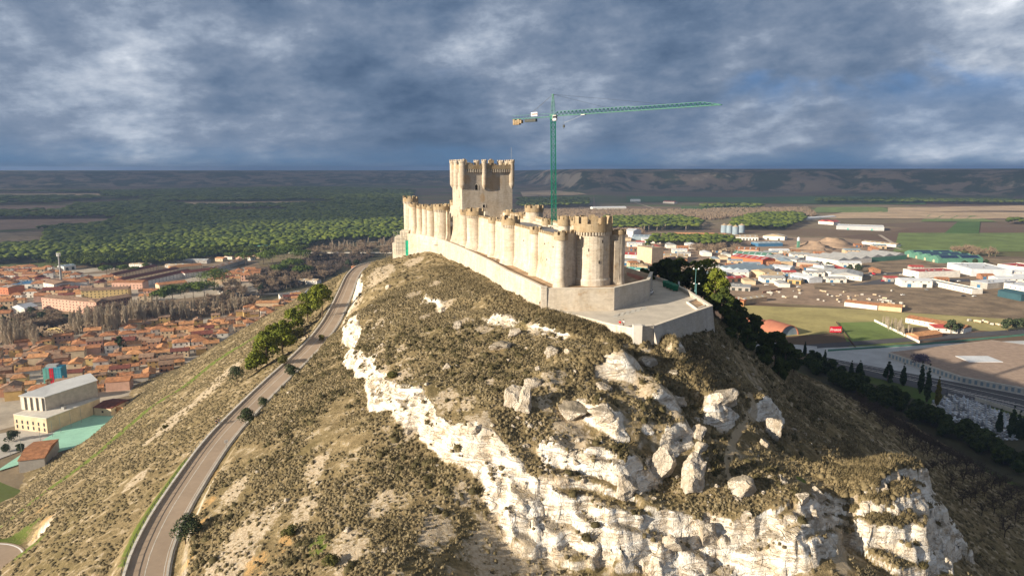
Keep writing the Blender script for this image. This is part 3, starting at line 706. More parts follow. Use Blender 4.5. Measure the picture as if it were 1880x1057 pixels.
# ------------------------------------------------------------------ castle yard, plaza and walls
def inset_tri(poly): return poly
def slab(name, poly, z0, z1, mat, kind='structure'):
    m = MB(); m.prism([q[:2] for q in poly], z0, z1); o = m.build(name, mat)
    if kind: tag(o, kind=kind)
    return o
slab('plaza', PLAZA, 92, 101.3, 'paving')
LL = [(14.5, 198.5), (6.5, 226), (-1.6, 254), (-9, 275), (-17, 297), (-26, 317), (-38, 340), (-47, 358), (-54, 372)]
RL = [(32, 202), (22.5, 232), (15.5, 260), (9.5, 283), (-4, 320), (-22, 355), (-42, 385)]
OW = [P(1000, 530, 107.6), P(965, 513, 107.6), P(930, 497.5, 107.6), P(900, 480, 107.6), P(870, 465.5, 107.6), P(838, 451, 107.6), P(812, 441, 107.6), P(790, 435, 107.6), P(772, 431.5, 107.6), P(750, 429.5, 107.6)]
OWB = [102.0, 102.2, 102.4, 102, 101.3, 101, 101.5, 99.5, 98, 96]
FW = [P(1000, 530, 107.6), P(1065, 530, 107.6), P(1128, 529, 107.6), P(1192, 514, 107.6)]
terrace = [q[:2] for q in FW] + [(46, 222), (33, 262), (20, 300), (4, 335), (-18, 372), (-44, 400)] + [q[:2] for q in OW[:0:-1]]
slab('castle_terrace', terrace, 90, 106.3, 'terrace_earth')
slab('terrace_red_earth', [P2(1150, 499, 106.32), P2(1183, 509, 106.32), P2(1176, 515, 106.32), P2(1152, 506, 106.32)], 106.305, 106.33, 'red_earth')
def strip_wall(name, pts, ztop, zbot, th, mat, label, cap=True, batter=0.0, side=1, capmat='cap_stone', cap_h=.18):
    root = empty(name, pts[0][:2] + (zbot if not isinstance(zbot, list) else zbot[0],), 0, label, 'wall')
    n = len(pts); zb = zbot if isinstance(zbot, list) else [zbot] * n; zt = ztop if isinstance(ztop, list) else [ztop] * n
    A = offs([(p[0], p[1], 0) for p in pts], 0); B = offs([(p[0], p[1], 0) for p in pts], side * th)
    C = offs([(p[0], p[1], 0) for p in pts], -side * batter)
    o0 = root.location
    L = lambda p, z: (p[0] - o0[0], p[1] - o0[1], z - o0[2])
    m = MB(); vs = [L(C[i], zb[i]) for i in range(n)] + [L(B[i], zb[i]) for i in range(n)] + [L(B[i], zt[i]) for i in range(n)] + [L(A[i], zt[i]) for i in range(n)]
    fs = [(k * n + i, ((k + 1) % 4) * n + i, ((k + 1) % 4) * n + i + 1, k * n + i + 1) for i in range(n - 1) for k in range(4)] + [(0, 3 * n, 2 * n, n), (n - 1, 2 * n - 1, 3 * n - 1, 4 * n - 1)]
    m.add(vs, fs); m.build('masonry', mat, root)
    if cap:
        A2 = offs([(p[0], p[1], 0) for p in pts], -side * .1); B2 = offs([(p[0], p[1], 0) for p in pts], side * (th + .1))
        m = MB(); vs = [L(A2[i], zt[i] + .003) for i in range(n)] + [L(B2[i], zt[i] + .003) for i in range(n)] + [L(B2[i], zt[i] + cap_h) for i in range(n)] + [L(A2[i], zt[i] + cap_h) for i in range(n)]
        m.add(vs, fs); m.build('coping', capmat, root)
    return root
strip_wall('outer_wall', OW, 107.6, [b - 4 for b in OWB], 0.9, 'wall_stone', 'long pale outer wall following the hill crest left below the castle towers', side=-1, batter=0.5)
fw = strip_wall('forecourt_wall', FW[:3], 107.6, 101.0, 0.9, 'wall_stone', 'sunlit pale wall between the plaza and the great round front tower', side=1, batter=.25)
strip_wall('side_wall', [FW[2], FW[3]], 107.6, 101.0, 0.9, 'retaining_stone', 'grey rubble wall turning away from the sun at the plaza side of the castle', side=1, batter=.12)
strip_wall('side_wall', [FW[3], (46.5, 223)], [107.6, 106.9], 101.0, 0.8, 'retaining_stone', 'wall end running back from the grey rubble wall behind the parked car', side=1)
# pillar at the corner
m = MB(); c = (FW[0][0] - .3, FW[0][1]); m.box(c[0] - .7, c[0] + .9, c[1] - .35, c[1] + 1.2, 100.5, 107.95); m.box(c[0] - .8, c[0] + 1.0, c[1] - .45, c[1] + 1.3, 107.953, 108.2)
tag(m.build('wall_pillar', 'wall_stone'), 'square stone pillar at the corner where the long outer wall meets the plaza', 'pillar')
# plaza parapets and retaining wall
PZ = [(q[0], q[1], 101.3) for q in PLAZA]
strip_wall('plaza_parapet', [PZ[0], PZ[1], PZ[2], PZ[3]], 102.0, [98.5, 98, 97, 96], 0.7, 'wall_stone', 'low sunlit parapet along the hillside edge of the plaza', side=1, batter=.2)
TIP = [PZ[3], PZ[4]]
strip_wall('plaza_parapet', TIP, 102.55, [95, 94.5], 1.2, 'wall_stone', 'short thick pale wall end at the pointed tip of the plaza', side=1, batter=.4)
m = MB(); c = PZ[3]; m.box(c[0] - 1.0, c[0] + 1.1, c[1] - .5, c[1] + 1.4, 96, 103.1); tag(m.build('stone_block', 'pale_concrete'), 'pale square block on the parapet next to the tip of the plaza', 'block')
strip_wall('retaining_wall', [PZ[4], LS(PZ[4], PZ[5], .33) + (0,), LS(PZ[4], PZ[5], .66) + (0,), PZ[5]], 102.3, [96, 94, 92, 89.5], 0.8, 'retaining_stone', 'high grey retaining wall in shade holding up the right end of the plaza', side=1, batter=1.9)
strip_wall('retaining_wall', [PZ[5], PZ[6]], [102.3, 102.3], 90, 0.8, 'retaining_stone', 'plaza wall section running back from its right corner past the lamp', side=1, batter=1.2)
strip_wall('plaza_back_wall', [PZ[6], PZ[7], PZ[8], PZ[9], (45, 260, 0), (33, 290, 0)], 102.3, 92, 0.6, 'retaining_stone', 'low far wall of the plaza in front of the dark pines', side=1)
c = P(1168, 622, 98); m = MB(); m.box(c[0] - 1.9, c[0] + 1.8, c[1] - 1.2, c[1] + 1.4, 92.5, 99.6); tag(m.build('masonry_buttress', 'rubble_stone'), 'small square masonry block on the rock under the plaza tip', 'buttress')
# worn parking markings on the paving
for k in range(6):
    a = P(1132 + k * 10, 579 - k * 2.6, 101.306); m = MB(); m.obox((a[0], a[1]), (0.35, 1), 5.0, 1.3, 101.304, 101.309); tag(m.build('paving_marking', 'paving_worn'), kind='structure')
m = MB(); pts = [P(1262, 557, 101.3), P(1285, 549, 101.3), P(1297, 562, 101.3), P(1280, 570, 101.3)]
q = [p[:2] for p in pts]; cxp = sum(a for a, b in q) / 4; cyp = sum(b for a, b in q) / 4
for i in range(4):
    a, b = q[i], q[(i + 1) % 4]; m.obox(((a[0] + b[0]) / 2, (a[1] + b[1]) / 2), (b[0] - a[0], b[1] - a[1]), math.dist(a, b) + .4, .4, 101.3, 101.95)
pl = m.build('kerb', 'pale_concrete'); rt = empty('planter', (0, 0, 0), 0, 'low pale kerbed planting bed in the right corner of the plaza', 'planter'); pl.parent = rt
m = MB(); m.prism([LS(a, (cxp, cyp), .08) for a in q], 101.3, 101.6); m.build('soil', 'terrace_earth', rt)

# ------------------------------------------------------------------ castle
castle = empty('castle', (0, 0, 0), 0, 'long pale stone castle with a square keep and many round towers on the hilltop', 'castle')
def ring_sector(mb, cx, cy, r0, r1, a0, a1, z0, z1, n=3, mi=0):
    vs = []
    for z in (z0, z1):
        for r in (r0, r1):
            for k in range(n + 1):
                a = a0 + (a1 - a0) * k / n; vs.append((cx + r * math.cos(a), cy + r * math.sin(a), z))
    m1 = n + 1; g = lambda zi, ri, k: zi * 2 * m1 + ri * m1 + k
    fs = []
    for k in range(n):
        fs += [(g(1, 0, k), g(1, 1, k), g(1, 1, k + 1), g(1, 0, k + 1)), (g(0, 0, k), g(0, 0, k + 1), g(0, 1, k + 1), g(0, 1, k)),
               (g(0, 1, k), g(0, 1, k + 1), g(1, 1, k + 1), g(1, 1, k)), (g(0, 0, k + 1), g(0, 0, k), g(1, 0, k), g(1, 0, k + 1))]
    fs += [(g(0, 0, 0), g(0, 1, 0), g(1, 1, 0), g(1, 0, 0)), (g(0, 1, n), g(0, 0, n), g(1, 0, n), g(1, 1, n))]
    mb.add(vs, fs, mi)
def battlement(cx, cy, r, z, over=0.4, para=1.3, mer=1.1, nm=8, th=0.45, corb=0, a0=0.3, parent=None, mat='parapet_stone', jit=None):
    m = MB(); R1 = r + over
    rng = random.Random(int(cx * 13 + cy * 7))
    for k in range(nm):
        st = 2 * math.pi / nm; a = a0 + st * k; b_ = a + st * .66
        if k == nm - 1: nxt = a0 + 2 * math.pi
        else: nxt = a0 + st * (k + 1)
        h = mer * (1 - rng.random() * 0.18)
        if rng.random() < 0.08: h = mer * .45
        ring_sector(m, cx, cy, R1 - th, R1, a, b_, z - para - mer, z - mer, 3); ring_sector(m, cx, cy, R1 - th, R1, b_, nxt, z - para - mer, z - mer, 2)
        ring_sector(m, cx, cy, R1 - th, R1, a, b_, z - mer, z - mer + h, 3)
    m.weld()
    o = m.build('battlement', mat, parent)
    if corb:
        m = MB(); nc = corb
        for k in range(nc):
            a = 2 * math.pi * k / nc; ring_sector(m, cx, cy, r - .1, R1 - .04, a, a + 2 * math.pi / nc * .5, z - para - mer - .95, z - para - mer - .003, 1)
        m.build('corbels', 'castle_stone', parent)
    return o
def round_tower(cx, cy, r, z0, z1, nm=8, corb=0, flare=1.8, fh=5.0, over=.35, para=1.3, mer=1.1, mat='castle_stone', name='tower', topmat='parapet_stone', ledge=0):
    m = MB(); zt = z1 - para - mer
    prof = []
    if ledge: prof += [(r + .45, z0), (r + .40, z0 + ledge), (r + .06, z0 + ledge + .45)]
    else:
        for k in range(7):
            t = k / 6; prof.append((r + flare * (1 - t) ** 2.0, z0 + fh * t))
    nst = 6
    for k in range(1, nst): prof.append((r + 0.05 * math.sin(k * 2.3 + cx), prof[-1][1] + (zt - prof[-1][1]) / (nst - k + 1)))
    prof.append((r, zt))
    if over > 0: prof.append((r + (0 if corb else over * .9), zt + .02))
    m.lathe(cx, cy, prof, 30)
    t = m.build(name, mat, castle, smooth=False)
    battlement(cx, cy, r, z1, over, para, mer, nm, .4 if r > 2 else .3, corb, parent=t, mat=topmat)
    return t
WT = 120.5     # wall walk parapet
def curtain(pts, ztop, z0, side, flare=1.6, th=1.6, mat='castle_stone'):
    n = len(pts); P3 = [(p[0], p[1], 0) for p in pts]
    prof = [(-flare, z0), (-flare * .55, z0 + 1.3), (-flare * .22, z0 + 3.0), (0, z0 + 5.2), (0, ztop - 1.1), (0, ztop), (.5, ztop), (.5, ztop - 1.1), (th, ztop - 1.1), (th, z0)]
    rows = [[(q[0], q[1], z) for q in offs(P3, side * o)] for o, z in prof]
    m = MB(); vs = [v for r in rows for v in r]; k = len(rows)
    fs = [(a * n + i, ((a + 1) % k) * n + i, ((a + 1) % k) * n + i + 1, a * n + i + 1) for a in range(k) for i in range(n - 1)]
    fs += [tuple(a * n for a in range(k)), tuple(a * n + n - 1 for a in range(k - 1, -1, -1))]
    m.add(vs, fs); o = m.build('curtain_wall', mat, castle)
    m = MB(); line = resample([(p[0], p[1]) for p in pts], 1000)
    rng = random.Random(int(pts[0][1]))
    for a, b in zip(pts[:-1], pts[1:]):
        L = math.dist(a[:2], b[:2]); k = max(1, int(L / 1.75))
        ux, uy = (b[0] - a[0]) / L, (b[1] - a[1]) / L; px, py = -uy * side, ux * side
        for j in range(k):
            s1 = L / k; g0 = (a[0] + ux * j * s1 + px * .25, a[1] + uy * j * s1 + py * .25); f1, f2 = s1 * .6, s1 * .4
            q1 = (g0[0] + ux * f1 / 2, g0[1] + uy * f1 / 2); q2 = (g0[0] + ux * (f1 + f2 / 2), g0[1] + uy * (f1 + f2 / 2))
            m.obox(q1, (ux, uy), f1, .49, ztop + .003, ztop + .1); m.obox(q2, (ux, uy), f2, .49, ztop + .003, ztop + .1); m.obox(q1, (ux, uy), f1, .49, ztop + .1, ztop + .95 - rng.random() * .15)
    m.weld().build('battlement', 'parapet_stone', o)
    return o
curtain(LL[:5] + [(-20.5, 306)], WT, 104.8, -1, flare=2.0); curtain([(-31, 327)] + LL[6:], WT, 104.8, -1, flare=2.0)
curtain(RL, WT + .2, 103.0, 1)
FL = [LL[0], (19.5, 200.8), (24.5, 205), (30, 203), RL[0]]
curtain([LL[0], (20.5, 203.5), (27, 205.2), RL[0]], WT + 1.3, 104.8, 1, flare=.6)
curtain([LL[-1], (-58, 383)], WT, 104, -1); curtain([(-58, 383), RL[-1]], WT, 104, -1)
def online(px, pts, off=0.0):
    """the point of a plan polyline that the camera sees at column px"""
    best = None
    for a, b in zip(pts[:-1], pts[1:]):
        for k in range(41):
            t = k / 40; x = a[0] + (b[0] - a[0]) * t; y = a[1] + (b[1] - a[1]) * t
            col = 940 + F * x / (y * CP + 28 * SP)
            e = abs(col - px)
            if best is None or e < best[0]: best = (e, x, y)
    return best[1], best[2]
def lt(px, r, z1, inn=None, **k):
    x, y = online(px, LL); inn = (-.25 if r < 2 else -.5) if inn is None else inn
    return round_tower(x + inn * .9, y + inn * .4, r, 104.8, z1, **k)
# left flank, front to back
lt(1036, 1.75, 122.6, nm=6, para=1.5, mer=1.0, flare=1.3)
lt(984, 1.65, 122.2, nm=6, para=1.4, mer=1.0)
lt(940, 3.1, 124.0, nm=8, corb=26, para=2.0, mer=1.4, flare=2.4, fh=6.5)
lt(907, 1.7, 122.0, nm=6)
lt(874, 3.5, 124.3, nm=9, corb=30, para=1.8, mer=1.4, flare=2.4, fh=6.5)
lt(855, 1.7, 123.0, nm=6)
lt(813, 3.7, 124.2, nm=10, corb=30, para=1.6, mer=1.2, flare=2.0)
lt(795, 2.4, 122.8, nm=7)
lt(783, 1.7, 123.0, nm=6); lt(773, 1.7, 122.8, nm=6); lt(763, 2.0, 123.2, nm=6)
round_tower(-57, 386, 3.9, 103, 126.0, nm=9, corb=30, flare=1.4, para=1.8, mer=1.4)
# great front tower and its neighbours
gt = round_tower(24.2, 204.2, 5.25, 104.8, 126.9, nm=12, corb=40, over=.55, para=2.4, mer=2.3, ledge=3.2)
round_tower(31.9, 204.0, 1.9, 104.8, 122.6, nm=6, flare=1.0, fh=4, para=.9, mer=.4)
round_tower(19.3, 206.5, 1.35, 108, 126.3, nm=5, flare=.1, para=1.3, mer=1.2)
round_tower(17.2, 224.5, 1.9, 106, 125.4, nm=7, para=2, mer=1.2, flare=.1)
round_tower(33.2, 210, 1.7, 103, 121.8, nm=6, flare=1.2, para=.8, mer=.4)
# right flank seen over the roofs
for (x, y, r, z, n) in ((13.2, 262, 1.5, 122.2, 5), (9.2, 284, 3.6, 126.0, 9), (4.2, 296, 1.4, 122.4, 5), (-1.5, 312, 1.5, 122.6, 5), (-12, 338, 3, 124.5, 8), (-30, 368, 3, 124.5, 8)):
    round_tower(x, y, r, 102, z, nm=n, flare=1.0, para=1.6, mer=1.2, corb=0)
round_tower(28, 217, 1.5, 102, 122, nm=5, flare=1.0)
# courtyard roofs: long grey roof inside the walls
m = MB(); qa = [(17, 209), (27, 211), (20, 232), (13, 260), (6.5, 283), (-5, 284), (1.2, 256), (8.5, 230)]
m.prism(qa, 106.0, 118.9); m.build('courtyard_roof', 'court_roof', castle)
m = MB(); m.prism([(-7, 292), (5, 290), (-8, 322), (-20, 316)], 106, 112); m.build('courtyard_floor', 'paving', castle)
m = MB(); m.prism([(-30, 335), (-14, 338), (-40, 378), (-50, 372)], 106, 113); m.build('courtyard_floor', 'paving', castle)
# keep
K0 = (-22.7, 312.5); e1 = Vector((0.938, 0.346)).normalized(); e2 = Vector((-e1.y, e1.x)); KL, KD = 24.4, 16.0
kp = lambda s, d: (K0[0] + e1.x * s + e2.x * d, K0[1] + e1.y * s + e2.y * d)
KZ0, KZ1 = 104.5, 140.6
m, t = None, None
mk = MATS['keep_stone']; tk = NT(mk.node_tree)
pr = [n for n in tk.n if n.type == 'BSDF_PRINCIPLED'][0]; src = pr.inputs['Base Color'].links[0].from_socket
pos = tk.node('ShaderNodeNewGeometry').outputs['Position']
def blot(s, z, rs, rz):
    c = kp(s, 0); dv = tk.node('ShaderNodeVectorMath', {0: pos, 1: (c[0], c[1], z)}, operation='SUBTRACT').outputs[0]
    ms = tk.node('ShaderNodeMapping', {'Vector': dv, 'Scale': (1 / rs, 1 / 30, 1 / rz)}).outputs[0]
    L = tk.node('ShaderNodeVectorMath', {0: ms}, operation='LENGTH').outputs['Value']
    nn = tk.noise(pos, 0.45, 5, 0.7)
    return tk.mapr(tk.math('ADD', L, tk.math('MULTIPLY', tk.math('SUBTRACT', nn, .5), 1.6)), 1.15, 0.55, 0, 0.55)
st = tk.math('MAXIMUM', blot(14.8, 134.5, 4.4, 4.6), tk.math('MAXIMUM', blot(9.8, 127.5, 1.3, 2.6), tk.math('MAXIMUM', blot(2.4, 136, 2.0, 2.4), blot(2.5, 112.5, 2.4, 7))))
col = tk.mix(st, src, (0.46, 0.29, 0.13)); tk.l.new(col, pr.inputs['Base Color'])
m = MB()
def rect(o): return [kp(-o, -o), kp(KL + o, -o), kp(KL + o, KD + o), kp(-o, KD + o)]
levels = [(1.9, KZ0), (1.2, KZ0 + 2.5), (.55, KZ0 + 5), (.12, KZ0 + 8), (0, KZ0 + 11), (0, 130), (0, KZ1 - 1.0)]
vs = []; 
for o_, z in levels: vs += [(q[0], q[1], z) for q in rect(o_)]
nL = len(levels); fs = [(a * 4 + i, a * 4 + (i + 1) % 4, (a + 1) * 4 + (i + 1) % 4, (a + 1) * 4 + i) for a in range(nL - 1) for i in range(4)] + [((nL - 1) * 4, (nL - 1) * 4 + 1, (nL - 1) * 4 + 2, (nL - 1) * 4 + 3)]
m.add(vs, fs); keep = m.build('keep', 'keep_stone', castle)
# parapet storey on corbels
m = MB(); O = .75
def side_run(a, b, fn):
    L = math.dist(a, b); fn(L, ((b[0] - a[0]) / L, (b[1] - a[1]) / L), a)
rc = rect(O); rng = random.Random(4)
for i in range(4):
    a, b = rc[i], rc[(i + 1) % 4]; L = math.dist(a, b); ux, uy = (b[0] - a[0]) / L, (b[1] - a[1]) / L; nx, ny = -uy, ux
    c0 = (a[0] + ux * L / 2 + nx * .3, a[1] + uy * L / 2 + ny * .3); m.obox(c0, (ux, uy), L, .6, KZ1, KZ1 + 1.9)
    k = int(L / 2.3)
    for j in range(k):
        t_ = (j + .5) * L / k
        if rng.random() < .15: continue
        m.obox((a[0] + ux * t_ + nx * .3, a[1] + uy * t_ + ny * .3), (ux, uy), 1.15, .58, KZ1 + 1.903, KZ1 + 2.9 - rng.random() * .5)
m.prism(rect(.1), KZ1 - .9, KZ1 + .3)
m.build('battlement', 'parapet_stone', keep)
m = MB()
for i in range(4):
    a, b = rc[i], rc[(i + 1) % 4]; L = math.dist(a, b); ux, uy = (b[0] - a[0]) / L, (b[1] - a[1]) / L; nx, ny = -uy, ux
    k = int(L / 1.05)
    for j in range(k):
        t_ = (j + .5) * L / k; m.obox((a[0] + ux * t_ + nx * .42, a[1] + uy * t_ + ny * .42), (ux, uy), .5, .8, KZ1 - 1.5, KZ1 - .003)
m.build('corbels', 'castle_stone', keep)
def bartizan(s, d, r, zb, zt):
    c = kp(s, d); m = MB(); m.lathe(c[0], c[1], [(.15, zb - 2.0), (r * .55, zb - 1.0), (r * .85, zb - .3), (r, zb + .3), (r, zt - 1.6), (r + .15, zt - 1.5), (r + .15, zt - .85)], 18)
    for k in range(5):
        a = k * 2 * math.pi / 5 + .4; ring_sector(m, c[0], c[1], r - .2, r + .15, a, a + .86, zt - .848, zt - .1, 2)
    m.build('turret', 'keep_stone', keep)
for s, d, r in ((0.3, 0.3, 1.5), (KL / 2 - 1.6, -.3, 1.1), (KL - .3, .3, 1.3), (-.2, KD / 2, 1.2), (.3, KD - .3, 1.5), (KL / 2, KD + .4, 1.3), (KL - .2, KD - .2, 1.6), (KL + .5, KD / 2, 1.3)):
    bartizan(s, d, r, 133.2, 145.0)
for s, d, zt_ in ((5.6, KD - 1, 144.9), (19.0, KD - 1, 144.9), (6, KD * .5, 143.2)):
    c = kp(s, d); m = MB(); m.obox(c, (e1.x, e1.y), 2.6, 1.2, KZ1, zt_); m.obox((c[0], c[1]), (e1.x, e1.y), 1.0, 1.3, zt_ + .003, zt_ + .5); m.build('chimney', 'parapet_stone', keep)
def opening(s, z, w_, h, arch=True, frame=True, face=0):
    """a recessed window; face 0: front, 1: left side"""
    if face == 0: c = kp(s, -.02); u = e1; n_ = -e2
    else: c = kp(-.02, s); u = -e2; n_ = -e1
    pts = [(-w_ / 2, 0), (w_ / 2, 0), (w_ / 2, h)] + ([(w_ / 2 * math.cos(a), h + w_ / 2 * math.sin(a)) for a in (0.7, 1.57, 2.44)] if arch else []) + [(-w_ / 2, h)]
    g = lambda o, a, b, sc=1.0: (c[0] + u.x * a + n_.x * o, c[1] + u.y * a + n_.y * o, z + b)
    m = MB(); n = len(pts); vs = [g(.012, a, b) for a, b in pts] + [g(-.3, a, b) for a, b in pts]
    m.add(vs, [tuple(range(n)), tuple(range(2 * n - 1, n - 1, -1))] + [(i, n + i, n + (i + 1) % n, (i + 1) % n) for i in range(n)])
    wn = m.build('window', 'opening', keep)
    if frame:
        m = MB(); f = .28
        out = [(a * (1 + 2 * f / w_), b if b == 0 else b + f * (1 if b >= h else 0)) for a, b in pts]
        vs = [g(.10, a, b) for a, b in pts] + [g(.10, a, b) for a, b in out] + [g(-.05, a, b) for a, b in out] + [g(-.05, a, b) for a, b in pts]
        fs = [(k * n + i, k * n + (i + 1) % n, ((k + 1) % 4) * n + (i + 1) % n, ((k + 1) % 4) * n + i) for k in range(4) for i in range(n)]
        m.add(vs, fs); m.build('frame', 'cap_stone', wn)
opening(6.9, 131.2, 1.35, 1.9); opening(10.4, 123.3, 1.2, 1.2, False); opening(10.7, 114.6, 1.2, 2.6)
opening(7.8, 118.5, .35, 1.4, False, False, 1); opening(4.0, 121, .35, 2.6, False, False, 1); opening(4.0, 127.5, .3, 1.5, False, False, 1)
c = kp(KL - .4, .4); m = MB(); m.tube((c[0], c[1], 144), (c[0], c[1], 150.5), .06, 5); m.tube((c[0] - .5, c[1], 147.5), (c[0] + .5, c[1], 147.5), .03, 4); m.build('mast', 'steel', keep)
# gate ruins by the keep foot
m = MB(); c = kp(10.5, -3.5); m.obox(c, (e1.x, e1.y), 2.4, 3, 112, 121.6); m.build('stair_turret', 'castle_stone', castle)
# small windows and drain holes in the front tower and curtain
def dot(x, y, z, w_, h, nx, ny, par=castle, mat='opening'):
    L = math.hypot(nx, ny); nx /= L; ny /= L; m = MB()
    m.obox((x, y), (-ny, nx), w_, .3, z, z + h); m.build('loophole', mat, par)
for z, a in ((116.5, -1.9), (113, -1.3), (119, -1.1)):
    dot(24.2 + 5.18 * math.cos(a), 204.2 + 5.18 * math.sin(a), z, .25, .9, math.cos(a), math.sin(a), gt)
for k, (px, z) in enumerate(((1000, 117.2), (1015, 117.0), (962, 116), (1004, 112.5))):
    x, y = online(px, LL); dot(x, y, z, .35, .45, -.96, -.27)

# annex with scaffold and green net at the far end of the outer wall
ax0, ay0, _ = P(738, 452, 100)
an = empty('gatehouse_annex', (ax0, ay0 + 6, 90), 0, 'small stepped pale building under repair at the far end of the castle', 'building')
m = MB(); m.box(-4.0, 3.5, -5, 6, 2, 15.0); m.box(-1.2, 3.4, -4.2, 5, 15.003, 18.0); m.box(-5.5, -4.003, -4, 4, 2, 11.5); m.build('masonry', 'cap_stone', an)
m = MB(); m.box(1.9, 4.2, -6.0, -5.35, 2.5, 13.0); m.box(2.4, 3.9, -6.3, -6.003, 3, 8); m.build('safety_net', 'green_net', an)
m = MB()
for x in (-4.2, -2.2, -.2, 1.6):
    m.tube((x, -5.6, 6), (x, -5.6, 18), .06, 4); m.tube((x, -6.4, 6), (x, -6.4, 18), .06, 4)
for z in (8, 10, 12, 14, 16, 18): m.tube((-4.2, -6.4, z), (1.6, -6.4, z), .05, 4); m.tube((-4.2, -5.6, z), (1.6, -5.6, z), .05, 4)
m.build('scaffold', 'steel', an)
# rusty scaffold frames against the forecourt wall
def frame_scaffold(px0, px1, lab):
    a = P(px0, 567, 101.3); b = P(px1, 568.5, 101.3); rt = empty('scaffold_tower', (a[0], a[1] - .3, 101.3), 0, lab, 'scaffold')
    W_ = b[0] - a[0]; m = MB()
    nx_ = max(2, int(W_ / .9) + 1)
    for i in range(nx_):
        x = W_ * i / (nx_ - 1); m.tube((x, -.2, 0), (x, -.2, 5.4), .035, 4); m.tube((x, -1.0, 0), (x, -1.0, 5.0), .035, 4)
    for z in np.arange(.5, 5.4, .7): m.tube((0, -.2, z), (W_, -.2, z), .03, 4); m.tube((0, -1.0, z), (W_, -1.0, z), .03, 4)
    m.build('frame', 'bark', rt)
frame_scaffold(1008, 1018, 'narrow rusty scaffold tower against the sunlit wall nearest the corner pillar')
frame_scaffold(1036, 1044, 'rusty scaffold frame further right along the sunlit wall')
# rubble heaps between outer wall and towers
for (px, py, s, lab) in ((903, 470, 1.5, 'white round bag of rubble on the earth ledge under the towers'), (912, 478, 1.1, 'heap of pale rubble on the earth ledge right of the white bag'), (975, 498, 1.4, 'brown rubble pile at the foot of the castle wall before the corner turret'), (1085, 531, 1.2, 'low stones heaped at the foot of the great front tower')):
    x, y, z = P(px, py, 106.3); m = MB(); rng = random.Random(px)
    for k in range(14):
        a = rng.random() * 6.28; rr_s = rng.random() * s; h = .25 + .5 * rng.random() * (1 - rr_s / s / 1.4)
        m.lathe(x + rr_s * math.cos(a), y + rr_s * math.sin(a), [(.5 * h + .2, 106.25), (.45 * h + .15, 106.25 + h), (.1, 106.3 + h * 1.25)], 6, a0=rng.random())
    tag(m.build('rubble_heap', 'boulder_rock'), lab, 'rubble heap')

# hairpin at the foot of the slope
HC = (-140, 158); m = MB(); m.prism([(HC[0] + 14 * math.cos(a * .1309), HC[1] + 14 * math.sin(a * .1309)) for a in range(48)], 39.0, 40.0); tag(m.build('road', 'road_asphalt'), kind='structure')
m = MB(); ring_sector(m, HC[0], HC[1], 13.1, 13.5, 0, 6.283, 40.003, 40.008, 60); tag(m.build('road_marking', 'white_paint'), kind='structure')
m = MB(); ring_sector(m, HC[0], HC[1], 7.6, 7.9, 0, 6.283, 40.003, 40.008, 60); tag(m.build('road_marking', 'white_paint'), kind='structure')
# ------------------------------------------------------------------ plants
def leaves(rng, lobes, n, size, flat=1.0, inner=0.25):
    """n small crossed leaf faces spread over and through a set of lobes [(x,y,z,r)]"""
    L = np.array(lobes, float); wgt = L[:, 3] ** 2; wgt /= wgt.sum()
    k = rng.choice(len(L), n, p=wgt)
    d = rng.normal(size=(n, 3)); d /= np.linalg.norm(d, axis=1)[:, None]
    d[:, 2] = np.where((d[:, 2] < -0.2) & (rng.random(n) < .6), -d[:, 2], d[:, 2])
    rad = L[k, 3] * (1 - inner * rng.random(n) ** 1.5) * (0.92 + .2 * rng.random(n))
    c = L[k, :3] + d * rad[:, None] * np.array([1, 1, flat])
    nrm = d + rng.normal(size=(n, 3)) * 0.55; nrm /= np.linalg.norm(nrm, axis=1)[:, None]
    a = np.cross(nrm, rng.normal(size=(n, 3))); a /= np.linalg.norm(a, axis=1)[:, None] + 1e-9; b = np.cross(nrm, a)
    s = size * (0.6 + .8 * rng.random(n))[:, None]
    bow = nrm * s * .25
    V = np.stack([c - a * s, c - b * s * .7 + bow, c + a * s, c + b * s * .7 + bow], 1).reshape(-1, 3)
    Fq = np.arange(4 * n).reshape(n, 4)
    return V, Fq
